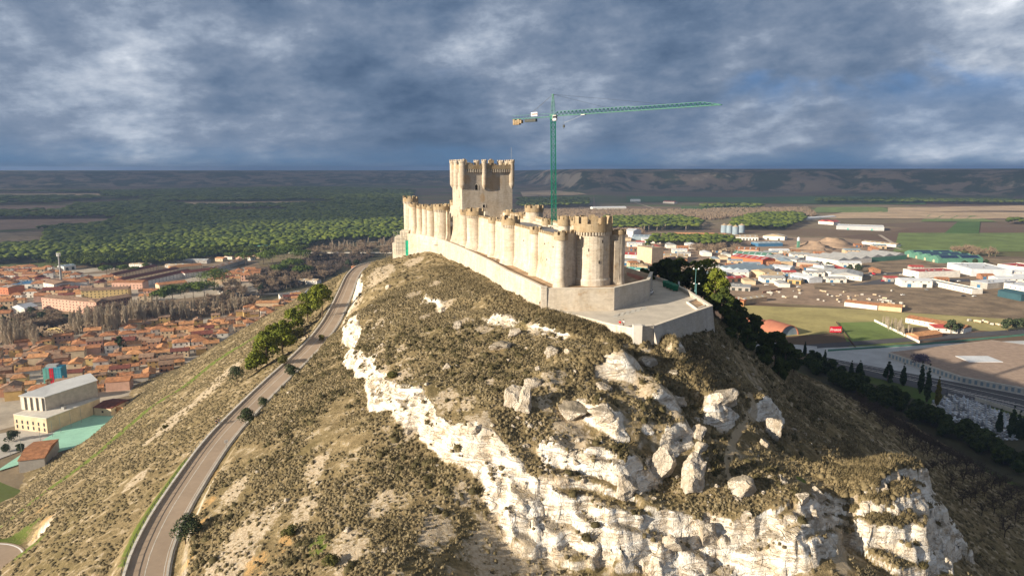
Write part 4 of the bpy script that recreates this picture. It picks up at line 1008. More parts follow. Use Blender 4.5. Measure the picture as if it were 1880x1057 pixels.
def tree(name, h, kind, seed, mat, label=None, cat='tree', group=None, n=2200, leaf=.42, w=None, trunkmat='bark'):
    rng = np.random.default_rng(seed); w = w or h * .5
    lobes = []
    if kind == 'pine':      # rounded irregular crown down to a third of the height
        for i in range(22):
            t = rng.random(); z = h * (0.28 + .60 * t); rm = w / 2 * math.sin(math.pi * (0.18 + .74 * t)) ** .7
            a = rng.random() * 6.28; q = rm * (.35 + .5 * rng.random()); lobes.append((q * math.cos(a), q * math.sin(a), z, w * (.13 + .09 * rng.random())))
        lobes.append((0, 0, h * .9, w * .15))
    elif kind == 'umbrella':
        for i in range(18):
            a = rng.random() * 6.28; q = w / 2 * math.sqrt(rng.random()) * .85
            lobes.append((q * math.cos(a), q * math.sin(a), h * (.80 - .16 * (q / (w / 2)) ** 2) + rng.normal() * h * .02, w * (.17 + .07 * rng.random())))
    elif kind == 'cypress':
        for i in range(14):
            t = i / 13; lobes.append((rng.normal() * w * .05, rng.normal() * w * .05, h * (.08 + .84 * t), max(.12, w / 2 * min(1, .45 + 2.5 * t) * (1 - t) ** .6)))
        lobes.append((0, 0, h * .97, w * .08))
    elif kind == 'conifer':
        for i in range(26):
            t = rng.random(); rm = w / 2 * (1 - t); a = rng.random() * 6.28; lobes.append((rm * .7 * math.cos(a), rm * .7 * math.sin(a), h * (.1 + .85 * t), w * (.08 + .10 * (1 - t))))
    elif kind == 'bush':
        for i in range(12):
            a = rng.random() * 6.28; q = w / 2 * rng.random() * .7; z = h * (.25 + .5 * rng.random()); lobes.append((q * math.cos(a), q * math.sin(a), z, w * (.16 + .1 * rng.random())))
        lobes.append((0, 0, h * .6, w * .3))
    root = empty(name, (0, 0, 0), 0, label, cat, group)
    V, Fq = leaves(rng, lobes, n, leaf, .8 if kind != 'cypress' else 1.0)
    np_obj('crown', V, Fq, [mat], root, smooth=False)
    m = MB(); top = h * (.72 if kind in ('pine', 'umbrella') else .5)
    r0 = max(.07, h * .017)
    b = (rng.normal() * h * .02, rng.normal() * h * .02, top * .55)
    m.tube((0, 0, -1.0), b, r0 * 1.3, 7, r2=r0); m.tube(b, (0, 0, top), r0, 6, r2=r0 * .5)
    for i in range(9):
        L = lobes[rng.integers(len(lobes))]; z = max(top * .45, min(L[2] - .1 * h, top)); m.tube((0, 0, z), (L[0] * .85, L[1] * .85, L[2]), r0 * .45, 4, r2=r0 * .15)
    m.build('trunk', trunkmat, root)
    return root
def bare(name, h, seed, kind, mat, label=None, group=None, cat='bare tree', n=60, tw=.05):
    """leafless tree: tapered limbs dividing into many fine twigs"""
    rng = random.Random(seed); root = empty(name, (0, 0, 0), 0, label, cat, group); m = MB(); c = MB()
    def tri(a, b, w_):
        a = Vector(a); b = Vector(b); d = b - a; s_ = d.cross(Vector((rng.uniform(-1, 1), rng.uniform(-1, 1), rng.uniform(-.4, .4))))
        if s_.length < 1e-5: return
        s_.normalize(); c.add([tuple(a - s_ * w_), tuple(a + s_ * w_), tuple(b)], [(0, 1, 2)])
    if kind == 'poplar':
        m.tube((0, 0, -1), (0, 0, h * .5), h * .014, 5, r2=h * .009); m.tube((0, 0, h * .5), (rng.uniform(-.4, .4), 0, h * .95), h * .009, 4, r2=.02)
        for i in range(n):
            z = h * (.15 + .78 * rng.random()); a = rng.random() * 6.28; L = h * .20 * (1.15 - z / h) + .6; e = (math.cos(a) * L * .42, math.sin(a) * L * .42, z + L * 1.2)
            tri((0, 0, z), e, tw * 1.2)
            for j in range(4):
                t = rng.random(); q = (e[0] * t, e[1] * t, z + (e[2] - z) * t); a2 = a + rng.uniform(-1, 1); l2 = L * .5; tri(q, (q[0] + math.cos(a2) * l2 * .4, q[1] + math.sin(a2) * l2 * .4, q[2] + l2), tw)
    else:
        m.tube((0, 0, -1), (0, 0, h * .3), h * .022, 6, r2=h * .017)
        for i in range(7):
            a = i * .9 + rng.random(); el = rng.uniform(.5, 1.3); L = h * rng.uniform(.3, .45); b0 = (0, 0, h * rng.uniform(.22, .34)); e = (math.cos(a) * math.cos(el) * L, math.sin(a) * math.cos(el) * L, b0[2] + math.sin(el) * L)
            m.tube(b0, e, h * .011, 4, r2=h * .005)
            for j in range(n // 7):
                t = rng.uniform(.3, 1); q = tuple(b0[k] + (e[k] - b0[k]) * t for k in range(3)); a2 = a + rng.uniform(-1.4, 1.4); e2_ = rng.uniform(-.1, 1.4); l2 = h * rng.uniform(.15, .33)
                f = (q[0] + math.cos(a2) * math.cos(e2_) * l2, q[1] + math.sin(a2) * math.cos(e2_) * l2, q[2] + math.sin(e2_) * l2); tri(q, f, tw * 1.3)
                for k2 in range(5):
                    t3 = rng.uniform(.3, 1); q3 = tuple(q[k] + (f[k] - q[k]) * t3 for k in range(3)); v = Vector((rng.uniform(-1, 1), rng.uniform(-1, 1), rng.uniform(-.2, 1))) * l2 * .45; tri(q3, tuple(Vector(q3) + v), tw)
    m.build('trunk', mat, root); c.build('crown', mat, root); return root
def put(o, x, y, z, rz=0.0, s=1.0, sz=None):
    o.location = (x, y, z); o.rotation_euler = (0, 0, rz); o.scale = (s, s, sz or s); return o

# pines beside the road (base pixel, height m, width m)
ROADPINES = [('tallest bright green pine of the roadside row, nearest the far bend', 592, 582, 13.5, 10), ('broad bright pine standing just nearer than the tallest roadside pine', 566, 592, 12.5, 10), ('leaning green pine in the middle of the roadside row beside pale rocks', 540, 612, 10.5, 8),
      ('small darker pine between the two groups of roadside pines', 522, 628, 9, 7), ('full green pine overhanging the outer road wall near two walkers', 520, 655, 11, 8.5), ('dense dark green pine in the nearer group of roadside pines', 497, 650, 11.5, 8),
      ('wide low branched pine at the centre of the nearer roadside group', 491, 672, 11.0, 9), ('yellowish green small pine at the near end of the roadside row', 471, 682, 7.5, 6.5), ('slim pine at the back of the nearer roadside group', 508, 640, 10.5, 6.5), ('small round pine low on the bank behind the roadside row', 575, 560, 8, 7)]
for i, (lab, px, py, h, w_) in enumerate(ROADPINES):
    x, y, z = PH(px, py); h *= 1.08; w_ *= 1.15; t = tree('pine_tree', h * .98, 'pine', 100 + i, 'slope_pine', lab, 'tree', 'pines beside the hill road', 3400, .36, w_)
    put(t, x, y, z - .2, i * 1.3)
JB = [('large round dark juniper alone on the grass slope left of the road', 435, 706, 6.0, 5.6), ('grey green juniper on the right verge of the road below the pines', 536, 693, 4.0, 3.6), ('dark round juniper on the right road verge across from two walkers', 458, 782, 4.4, 4.2), ('small juniper on the verge just above the larger one', 484, 745, 2.2, 2.8),
      ('big grey green juniper on the inner verge near the bottom of the road', 341, 998, 5.0, 4.6), ('small round green bush alone on the lower slope', 533, 986, 1.5, 2.0), ('bright green low bush at the bottom edge of the slope', 611, 1040, 1.5, 2.3), ('small olive bush beside the road wall where its grass verge widens', 590, 626, 2.2, 2.2), ('small bright bush on the bare ledge above the left cliff', 718, 695, 1.3, 2.2),
      ('pale feathery bush on the bank beside the walkers under the pines', 548, 620, 3.4, 4.4), ('round olive shrub at the roadside bank below the near pines', 521, 668, 2.6, 3.6), ('small green bush in the grass left of the road near the walkers', 304, 785, .9, 1.3)]
for i, (lab, px, py, h, w_) in enumerate(JB):
    x, y, z = PH(px, py); h *= 1.3; w_ *= 1.35; t = tree('juniper_bush', h, 'bush', 200 + i, 'juniper_green' if i < 5 else 'bush_olive', lab, 'bush', 'bushes on the hill slopes', 1500, .19 if h > 3 else .12, w_); put(t, x, y, z - .15, i)
DP = [(1180, 492, 252), (1203, 482, 247), (1226, 473, 243), (1250, 472, 240), (1275, 478, 236), (1298, 474, 229), (1316, 490, 222), (1328, 528, 216), (1240, 490, 232), (1290, 500, 226), (1344, 570, 214), (1362, 574, 226), (1382, 575, 238), (1404, 609, 242), (1426, 607, 240), (1444, 628, 238), (1374, 602, 206), (1402, 634, 207), (1432, 655, 213), (1340, 600, 203), (1460, 640, 262), (1352, 548, 236)]
DL = ['nearest the castle terrace', 'second from the castle terrace', 'with a rounded top behind the green containers', 'rising highest behind the green containers', 'with broad crown behind the lamp post', 'with tall sunlit crown right of the lamp post', 'at the outer edge above the plaza wall', 'beside the corner of the retaining wall',
      'low and close behind the plaza wall', 'close behind the plaza planting bed', 'first below the retaining wall corner', 'second below the retaining wall corner', 'in front of the terracotta vaults', 'just left of the first terracotta vault', 'between the two terracotta vaults', 'right of the second terracotta vault, furthest down', 'lower on the shaded slope under the plaza', 'half way down the shaded slope', 'lowest on the shaded slope', 'hugging the foot of the retaining wall', 'beyond the lowest pine at the wood edge', 'in the gap beside the retaining wall corner']
for i, (px, py, d) in enumerate(DP):
    u = (px - 940) / F; v = (528.5 - py) / F; x, y, zt = u * d, (CP + v * SP) * d, CH + (v * CP - SP) * d
    g = ground_at(x, y); h = max(9, min(zt - g, 24))
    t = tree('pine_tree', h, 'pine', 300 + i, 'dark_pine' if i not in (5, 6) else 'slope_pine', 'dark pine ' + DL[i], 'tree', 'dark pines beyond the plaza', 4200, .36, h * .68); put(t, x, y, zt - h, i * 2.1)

crown_mat('heather_brown', (0.040, 0.036, 0.016), (0.130, 0.108, 0.052), sc=0.4)
# scrub: thousands of low tussocks, one mesh
def tussocks(name, X, Y, rad, hgt, mat, seed, spikes=7):
    rng = np.random.default_rng(seed); Z = grid_h(X, Y); n = len(X); S = 6
    ang = (np.arange(S) / S * 2 * np.pi)[None] + rng.random((n, 1)) * 6.28
    j1 = .75 + .5 * rng.random((n, S)); j2 = .7 + .6 * rng.random((n, S))
    c, s_ = np.cos(ang), np.sin(ang)
    r = rad[:, None]; h = hgt[:, None]
    ring0 = np.stack([X[:, None] + c * r * j1, Y[:, None] + s_ * r * j1, np.repeat((Z - .18)[:, None], S, 1)], -1)
    ring1 = np.stack([X[:, None] + c * r * .72 * j2, Y[:, None] + s_ * r * .72 * j2, Z[:, None] + h * (.45 + .35 * rng.random((n, S)))], -1)
    apex = np.stack([X + (rng.random(n) - .5) * rad * .5, Y + (rng.random(n) - .5) * rad * .5, Z + hgt * (.8 + .3 * rng.random(n))], -1)[:, None]
    V = np.concatenate([ring0, ring1, apex], 1); k = 2 * S + 1
    f = []
    for i in range(S):
        i2 = (i + 1) % S; f += [(i, i2, S + i), (i2, S + i2, S + i), (S + i, S + i2, 2 * S)]
    Fq = (np.array(f)[None] + (np.arange(n) * k)[:, None, None]).reshape(-1, 3)
    V = V.reshape(-1, 3); base = len(V)
    # loose sprigs
    q = np.repeat(np.arange(n), spikes); m_ = len(q); a = rng.random(m_) * 6.28; rr2 = rad[q] * (.2 + .7 * rng.random(m_))
    bx, by, bz = X[q] + np.cos(a) * rr2, Y[q] + np.sin(a) * rr2, Z[q] + hgt[q] * .3
    L = hgt[q] * (.6 + .9 * rng.random(m_)); wd = rad[q] * .16
    tx = bx + np.cos(a) * L * .5; ty = by + np.sin(a) * L * .5
    T = np.stack([np.stack([bx - np.sin(a) * wd, by + np.cos(a) * wd, bz], -1), np.stack([bx + np.sin(a) * wd, by - np.cos(a) * wd, bz], -1), np.stack([tx, ty, bz + L], -1)], 1).reshape(-1, 3)
    V = np.concatenate([V, T]); Fq = np.concatenate([Fq, np.arange(3 * m_).reshape(m_, 3) + base])
    o = np_obj(name, V, Fq, [mat], smooth=False); tag(o, kind='stuff'); return o
def scatter(seed, x0, x1, y0, y1, n, dens):
    rng = np.random.default_rng(seed); X = x0 + (x1 - x0) * rng.random(n); Y = y0 + (y1 - y0) * rng.random(n)
    # look masks up on the hill grid
    i = np.clip(np.searchsorted(gx, X), 0, len(gx) - 1); j = np.clip(np.searchsorted(gy, Y), 0, len(gy) - 1)
    vis = (np.abs(X) < .80 * Y + 6)
    keep = (slope[j, i] < 1.0) & (RDK[j, i] < .05) & (GZ[j, i] > 1.5) & vis & ~point_in(X, Y, PLAZA) & ~point_in(X, Y, terrace)
    cl = fbm(X, Y, 7, 3, 500)
    p = dens * (0.62 + 1.0 * cl + .3 * fbm(X, Y, 28, 2, 510)) * (1 - .8 * BARE[j, i]) * (1 - .8 * OCH[j, i]) * (1 - .9 * TRAIL[j, i]) * (1 - .55 * ROCK[j, i]) * (1 - .8 * GREEN[j, i])
    k = keep & (rng.random(n) < p); return X[k], Y[k], rng
X, Y, rng = scatter(1, -78, 112, 74, 262, 120000, .74)
sz_ = .18 + .34 * rng.random(len(X)) ** 2.2
tussocks('scrub', X, Y, sz_, sz_ * (.75 + .5 * rng.random(len(X))), 'scrub', 2, 5)
X, Y, rng = scatter(5, -78, 112, 74, 262, 60000, .8)
sz_ = .18 + .25 * rng.random(len(X)); tussocks('dry_grass', X, Y, sz_, sz_ * 1.1, 'straw', 6, 8)
X, Y, rng = scatter(3, -262, -60, 90, 560, 90000, .8)
sz_ = .28 + .36 * rng.random(len(X)); tussocks('scrub', X, Y, sz_, sz_ * .65, 'scrub', 4, 4)
X, Y, rng = scatter(9, -110, 225, 250, 470, 16000, .8)
sz_ = .4 + .6 * rng.random(len(X)); tussocks('scrub', X, Y, sz_, sz_ * .8, 'scrub', 4, 3)
X, Y, rng = scatter(11, 95, 225, 90, 300, 24000, .6)
sz_ = .3 + .4 * rng.random(len(X)); tussocks('scrub', X, Y, sz_, sz_ * .8, 'scrub', 12, 4)
# denser heath along the foot of the castle walls and below the plaza
hx, hy = [], []
rng = np.random.default_rng(77)
for (pa, pb, wd, n) in (((800, 492), (950, 572), 3.0, 600), ((1010, 590), (1150, 625), 3.4, 900), ((1150, 640), (1080, 690), 4.5, 500), ((1210, 640), (1290, 650), 4, 600), ((1230, 690), (1330, 700), 6, 500), ((960, 560), (1080, 600), 4, 500), ((1570, 830), (1640, 860), 5, 700), ((1560, 900), (1630, 930), 4, 600), ((1570, 870), (1620, 850), 6, 500)):
    a = PH(*pa); b = PH(*pb)
    t = rng.random(n); hx.append(a[0] + (b[0] - a[0]) * t + rng.normal(size=n) * wd * .6); hy.append(a[1] + (b[1] - a[1]) * t + rng.normal(size=n) * wd * .8)
X = np.concatenate(hx); Y = np.concatenate(hy); i_ = np.clip(np.searchsorted(gx, X), 0, len(gx) - 1); j_ = np.clip(np.searchsorted(gy, Y), 0, len(gy) - 1)
k = ~point_in(X, Y, PLAZA) & ~point_in(X, Y, terrace) & (slope[j_, i_] < .95); X, Y = X[k], Y[k]
sz_ = .4 + .5 * rng.random(len(X)); tussocks('heath', X, Y, sz_, sz_ * .9, 'scrub', 78, 8)
# taller heather clumps in loose groups
X, Y, rng = scatter(61, -76, 108, 76, 240, 9000, 1.0); k = fbm(X, Y, 16, 2, 620) > .10; X, Y = X[k], Y[k]
sz_ = .45 + .65 * rng.random(len(X)) ** 1.6; tussocks('heath', X, Y, sz_, sz_ * .75, 'heather_brown', 62, 12)
# stones: small scattered ones
X, Y, rng = scatter(21, -70, 110, 76, 230, 5200, .5)
# ------------------------------------------------------------------ boulders
def boulder(px, py, w_, h_, lab, d_=None, zoff=0.0, lean=0.0, mat='boulder_rock', seed=None, rz=None):
    x, y, z = PH(px, py); seed = seed or int(px * 7 + py); rng = random.Random(seed)
    bm = __import__('bmesh').new()
    import bmesh
    bmesh.ops.create_icosphere(bm, subdivisions=4, radius=1)
    d_ = d_ or w_ * .8
    cuts = []
    for k in range(15):
        n_ = Vector((rng.gauss(0, 1), rng.gauss(0, 1), rng.gauss(0, .8))).normalized(); cuts.append((n_, rng.uniform(.42, .80)))
    ph = rng.random() * 10
    for v in bm.verts:
        for n_, dd in cuts:
            q = v.co.dot(n_)
            if q > dd: v.co -= n_ * (q - dd)
        c_ = v.co * 3.1; v.co *= 1 + .07 * math.sin(c_.x * 2.1 + ph) * math.sin(c_.z * 2.7 + c_.y) + rng.uniform(-.035, .035)
        v.co = Vector((v.co.x * w_ * .70, v.co.y * d_ * .70, v.co.z * h_ * .70))
    me = bpy.data.meshes.new('boulder'); bm.to_mesh(me); bm.free(); me.materials.append(MATS[mat])
    o = bpy.data.objects.new('boulder', me); COL.objects.link(o)
    o.location = (x, y + d_ * .30, z + h_ * .16 + zoff); o.rotation_euler = (lean, lean * .7, rz if rz is not None else rng.random() * .8)
    return tag(o, lab, 'boulder', 'boulders on the castle hill')
BL = [(1214, 878, 5.2, 7.6, 'tall pale upright boulder, left of the two biggest ones below the rock shelter'), (1274, 903, 5.2, 8.6, 'tallest ribbed slab of rock standing right of the other great boulder'), (1283, 806, 3.2, 3.0, 'blocky pale boulder perched at the mouth of the rock shelter'), (1286, 830, 3.0, 2.2, 'low grey boulder beneath the perched one at the shelter'),
      (1362, 912, 5.0, 4.2, 'large cracked grey boulder in the shade on the grassy shelf'), (1420, 806, 5.4, 5.6, 'big jagged rock half in shade on the right shoulder of the hill'), (1405, 820, 2.4, 2.2, 'small rock at the foot of the big jagged one'), (1474, 924, 2.6, 2.4, 'round grey boulder on the shelf right of the cracked one'), (1500, 914, 3.0, 2.0, 'flat angular boulder beside the round grey one'),
      (1440, 888, 1.8, 1.6, 'small grey boulder in shade above the grassy shelf'), (1368, 962, 1.9, 2.3, 'upright stone near the front edge of the grassy shelf'), (1500, 962, 1.9, 2.4, 'narrow pale stone near the sandy gully'), (1602, 812, 1.3, 1.9, 'pale pointed stone on top of the sunlit heath patch'), (1624, 902, 1.3, 2.0, 'pale pointed stone at the lower right of the heath patch'),
      (943, 752, 4.0, 6.2, 'dark split boulder, left half of the leaning pair in mid slope'), (960, 754, 4.2, 5.8, 'dark shaded boulder leaning against its left twin'), (918, 642, 4.2, 4.0, 'rounded grey boulder high on the slope under the outer wall'), (944, 618, 3.6, 3.4, 'squarish outcrop stone above the rounded grey boulder'), (1019, 652, 3.6, 2.8, 'bright white boulder on the upper slope below the plaza'), (1044, 650, 2.0, 1.9, 'small white stone right of the bright white boulder'),
      (975, 712, 3.6, 2.4, 'pale flat rock above the split dark boulder'), (988, 682, 1.3, 1.3, 'tiny white stone above the pale flat rock'), (713, 530, 2.8, 1.9, 'pale squarish stone high on the left crest above the road'), (820, 678, 1.7, 1.9, 'small dark boulder alone in the left scrub'), (840, 605, 3.0, 2.6, 'lichened rock below the castle path'), (812, 575, 2.6, 2.0, 'low outcrop rock left of the castle path'), (1110, 715, 3.0, 2.2, 'pale ledge stone under the upper rock face'), (1240, 690, 2.6, 1.8, 'brownish stone near the start of the slope trail'), (1328, 745, 7.0, 5.0, 'huge rounded chalk block at the right end of the shelter roof'), (1250, 745, 4.2, 2.6, 'broad chalk block on the roof of the rock shelter'),
      (1296, 640, 1.0, .8, 'small stone just below the retaining wall'), (1394, 716, 2.0, 1.3, 'weathered stone on the dark slope by the trail bend'), (1190, 672, 5.5, 3.6, 'overhanging chalk nose right under the plaza tip'), (1300, 1000, 5.5, 5.0, 'round shadow casting knob of chalk near the bottom of the cliff'), (1150, 905, 4.0, 4.0, 'brownish knob of rock jutting from the cliff head'), (1230, 1010, 3.4, 3.4, 'small dome of chalk at the cliff foot'), (870, 800, 3.0, 2.2, 'pale ledge block above the bright left cliff'), (1060, 760, 8.0, 3.2, 'long grey topped ledge block right of the dark split boulder', ), (1110, 768, 6.0, 3.4, 'blunt right end of the long ledge block')]
for b in BL: boulder(b[0], b[1], b[2], b[3], b[4], lean=.12 if b[3] > 5 else 0, mat='boulder_rock')
ST = boulder(1450, 860, .7, .5, 'small loose pale stone lying on the open hillside'); ST['group'] = 'small loose stones'; ST['category'] = 'stone'; ST.name = 'stone'
X, Y, rng = scatter(31, -66, 104, 78, 215, 900, .5)
cm = [C_MAIN[k] for k in range(8, 22)]; tx, ty = [], []
for i in range(110):
    t_ = rng.random() * (len(cm) - 1.01); a = int(t_); f = t_ - a; dx, dy = cm[a + 1][0] - cm[a][0], cm[a + 1][1] - cm[a][1]; L = math.hypot(dx, dy); o_ = rng.uniform(4, 12) * (.5 + cm[a][2] / 14); tx.append(cm[a][0] + dx * f + dy / L * o_); ty.append(cm[a][1] + dy * f - dx / L * o_)
n0 = min(len(X), 150); X = np.concatenate([X[:n0], tx]); Y = np.concatenate([Y[:n0], ty])
for i in range(len(X)):
    o = ST.copy(); COL.objects.link(o); s = rng.uniform(.5, 2.0); o.location = (X[i], Y[i], Hs(X[i], Y[i]) + .05); o.scale = (s, s, s * .9); o.rotation_euler = (rng.random() * 3, 0, rng.random() * 6)

# ------------------------------------------------------------------ orchard of bare trees on the shaded slope
p0 = [bare('orchard_tree', 4.6, 40 + k, 'tree', 'twig_dark', 'small leafless dark tree in the rows on the shaded right slope', 'bare orchard trees on the right slope', 'bare tree', 42, .04) for k in range(4)]
rng = random.Random(8); cnt = 0
OQ = [(1545, 735), (1640, 752), (1740, 805), (1880, 900), (1880, 1020), (1760, 930), (1660, 830)]
for j in range(60):
    for i in range(60):
        x = 95 + i * 7.2 + (j % 2) * 1.5 + rng.uniform(-.6, .6); y = 150 + j * 7.6 + rng.uniform(-.6, .6)
        if not (95 < x < 212 and 150 < y < 420): continue
        z = Hs(x, y)
        d = y * CP - (z - CH) * SP; px = 940 + F * x / d; py = 528.5 - F * (y * SP + (z - CH) * CP) / d
        if not bool(point_in(np.array([px]), np.array([py]), OQ)[0]): continue
        if cnt < 4: o = p0[cnt]
        else:
            if cnt > 220: break
            o = copy_tree(p0[rng.randrange(4)])
        put(o, x, y, z, rng.random() * 6, rng.uniform(1.05, 1.6)); cnt += 1
def spare(protos, used, loc=None):
    for k, p in enumerate(protos):
        if k >= used:
            for ch in list(p.children): bpy.data.objects.remove(ch)
            bpy.data.objects.remove(p)
spare(p0, cnt)

# ------------------------------------------------------------------ people
def person(px, py, z, shirt, legs, lab, rz=0.0, stride=.18, h=1.85, hold=None):
    x, y = P(px, py, z)[:2] if z is not None else PH(px, py)[:2]
    z = z if z is not None else Hs(x, y) + .05
    root = empty('person', (x, y, z), rz, lab, 'person'); k = h / 1.8
    def skin(name, pts, rad, edges, mat, par=root):
        me = bpy.data.meshes.new(name); me.from_pydata([(a * k, b * k, c * k) for a, b, c in pts], edges, [])
        o = bpy.data.objects.new(name, me); COL.objects.link(o); o.parent = par; me.materials.append(MATS[mat])
        sm = o.modifiers.new('skin', 'SKIN'); sm.use_smooth_shade = True
        for i, r in enumerate(rad): me.skin_vertices[0].data[i].radius = (r * k, r * k)
        me.skin_vertices[0].data[0].use_root = True
        sb = o.modifiers.new('sub', 'SUBSURF'); sb.levels = 1; sb.render_levels = 1
        return o
    s = stride
    pts = [(0, 0, .95), (0, 0, 1.2), (0, 0, 1.42), (0, 0, 1.52), (0, -.02, 1.63), (0, -.02, 1.74), (-.10, s * .5, .50), (-.10, s, .06), (-.10, s - .16, .03), (.10, -s * .6, .50), (.10, -s, .06), (.10, -s - .16, .03),
           (-.20, 0, 1.42), (-.25, .05, 1.14), (-.24, -.08, .90), (-.23, -.12, .80), (.20, 0, 1.42), (.25, -.03, 1.14), (.24, -.14, .92), (.23, -.17, .82)]
    rad = [.14, .13, .12, .05, .085, .06, .07, .045, .035, .07, .045, .035, .06, .045, .035, .03, .06, .045, .035, .03]
    ed = [(0, 1), (1, 2), (2, 3), (3, 4), (4, 5), (0, 6), (6, 7), (7, 8), (0, 9), (9, 10), (10, 11), (2, 12), (12, 13), (13, 14), (14, 15), (2, 16), (16, 17), (17, 18), (18, 19)]
    skin('body', pts, rad, ed, 'skin')
    skin('jacket', [(0, 0, .92), (0, 0, 1.18), (0, 0, 1.44), (-.21, 0, 1.43), (-.26, .05, 1.14), (-.25, -.08, .93), (.21, 0, 1.43), (.26, -.03, 1.14), (.25, -.14, .94)], [.185, .165, .14, .085, .07, .055, .085, .07, .055], [(0, 1), (1, 2), (2, 3), (3, 4), (4, 5), (2, 6), (6, 7), (7, 8)], shirt)
    skin('trousers', [(0, 0, .93), (-.10, s * .5, .50), (-.10, s, .09), (.10, -s * .6, .50), (.10, -s, .09)], [.165, .095, .07, .095, .07], [(0, 1), (1, 2), (0, 3), (3, 4)], legs)
    m = MB(); m.lathe(0, .015 * k, [(.085 * k, 1.66 * k), (.105 * k, 1.72 * k), (.10 * k, 1.79 * k), (.05 * k, 1.85 * k)], 10); m.build('hair', 'hair', root, True)
    return root
person(1138, 601, 101.3, 'cloth_red', 'cloth_jeans', 'person in a bright red jacket walking on the plaza beside a companion', 2.6, h=2.0)
person(1144.5, 600.5, 101.3, 'cloth_pale', 'cloth_dark', 'person in a pale top and dark vest beside the one in red', 2.8, h=2.0)
person(992, 564, 101.8, 'cloth_dark', 'cloth_dark', 'person in black standing at the corner pillar of the outer wall', 0.5, .05, 2.0)
person(397.5, 782, None, 'cloth_dark', 'cloth_dark', 'walker in dark clothes at the outer road wall, the left one of the near pair', 3.0, h=1.95)
person(402, 779, None, 'cloth_dark', 'cloth_jeans', 'walker in dark jacket and jeans, the right one of the near pair', 2.9, h=1.95)
person(562, 623, None, 'cloth_dark', 'cloth_dark', 'walker in dark clothes on the road beside the pines, left of two', 3.0, h=1.95)
person(567, 622, None, 'cloth_dark', 'cloth_jeans', 'walker in dark jacket on the road beside the pines, right of two', 2.9, h=1.95)

# ------------------------------------------------------------------ plaza furniture
def container(px, py, lab):
    x, y, _ = P(px, py, 101.3); rt = empty('waste_container', (x, y, 101.3), -.5, lab, 'container', 'green waste containers')
    m = MB(); m.add([(-.75, -.5, .25), (.75, -.5, .25), (.75, .5, .25), (-.75, .5, .25), (-.9, -.62, 1.7), (.9, -.62, 1.7), (.9, .62, 1.7), (-.9, .62, 1.7)], [(3, 2, 1, 0), (4, 5, 6, 7), (0, 1, 5, 4), (1, 2, 6, 5), (2, 3, 7, 6), (3, 0, 4, 7)]); m.build('bin_body', 'green_bin', rt)
    m = MB(); m.prism([(-.98, -.68), (.98, -.68), (.98, .68), (-.98, .68)], 1.703, [1.9, 1.9, 2.2, 2.2]); m.build('lid', 'green_bin', rt)
    for a, b in ((-.6, -.45), (.6, -.45), (-.6, .45), (.6, .45)):
        m = MB(); m.tube((a - .05, b, .14), (a + .05, b, .14), .14, 10); m.build('wheel', 'dark_steel', rt)
for i, (px, py) in enumerate(((1222, 527), (1228, 529.5), (1234, 532), (1240, 534.5))): container(px, py, 'green waste container on the plaza, %s' % ('furthest from the lamp', 'second furthest from the lamp', 'second nearest to the lamp', 'nearest to the lamp')[i])
m = MB(); x, y, _ = P(1246, 531, 101.3); m.box(x - .25, x + .25, y - .25, y + .25, 101.3, 103.2); m.lathe(x, y, [(.33, 103.2), (.33, 103.7), (.1, 104.0)], 8); tag(m.build('bin_post', 'cloth_pale'), 'pale grey post with rounded head next to the green containers', 'post')
def lamp(px, py, h, lab):
    x, y, _ = P(px, py, 101.3); rt = empty('street_lamp', (x, y, 101.3), 0, lab, 'street lamp')
    m = MB(); m.tube((0, 0, 0), (0, 0, h), .09, 8, r2=.05); m.lathe(0, 0, [(.18, 0), (.18, .5), (.09, .6)], 8); m.build('pole', 'teal_pole', rt)
    m = MB(); m.tube((0, 0, h * .97), (.8, -.1, h * 1.01), .04, 6); m.tube((0, 0, h * .97), (-.7, .1, h * 1.01), .04, 6); m.build('arm', 'teal_pole', rt)
    for sx_ in (.8, -.7):
        m = MB(); m.lathe(sx_, -.1 if sx_ > 0 else .1, [(.07, h * 1.06), (.28, h * 1.0), (.24, h * .985)], 10); m.build('lamp_head', 'white_paint', rt)
lamp(1277.5, 548, 4.6, 'slim teal lamp post with two heads in the plaza planting bed')
lamp(1276, 536, 7.5, 'taller lamp post standing behind the back wall of the plaza')
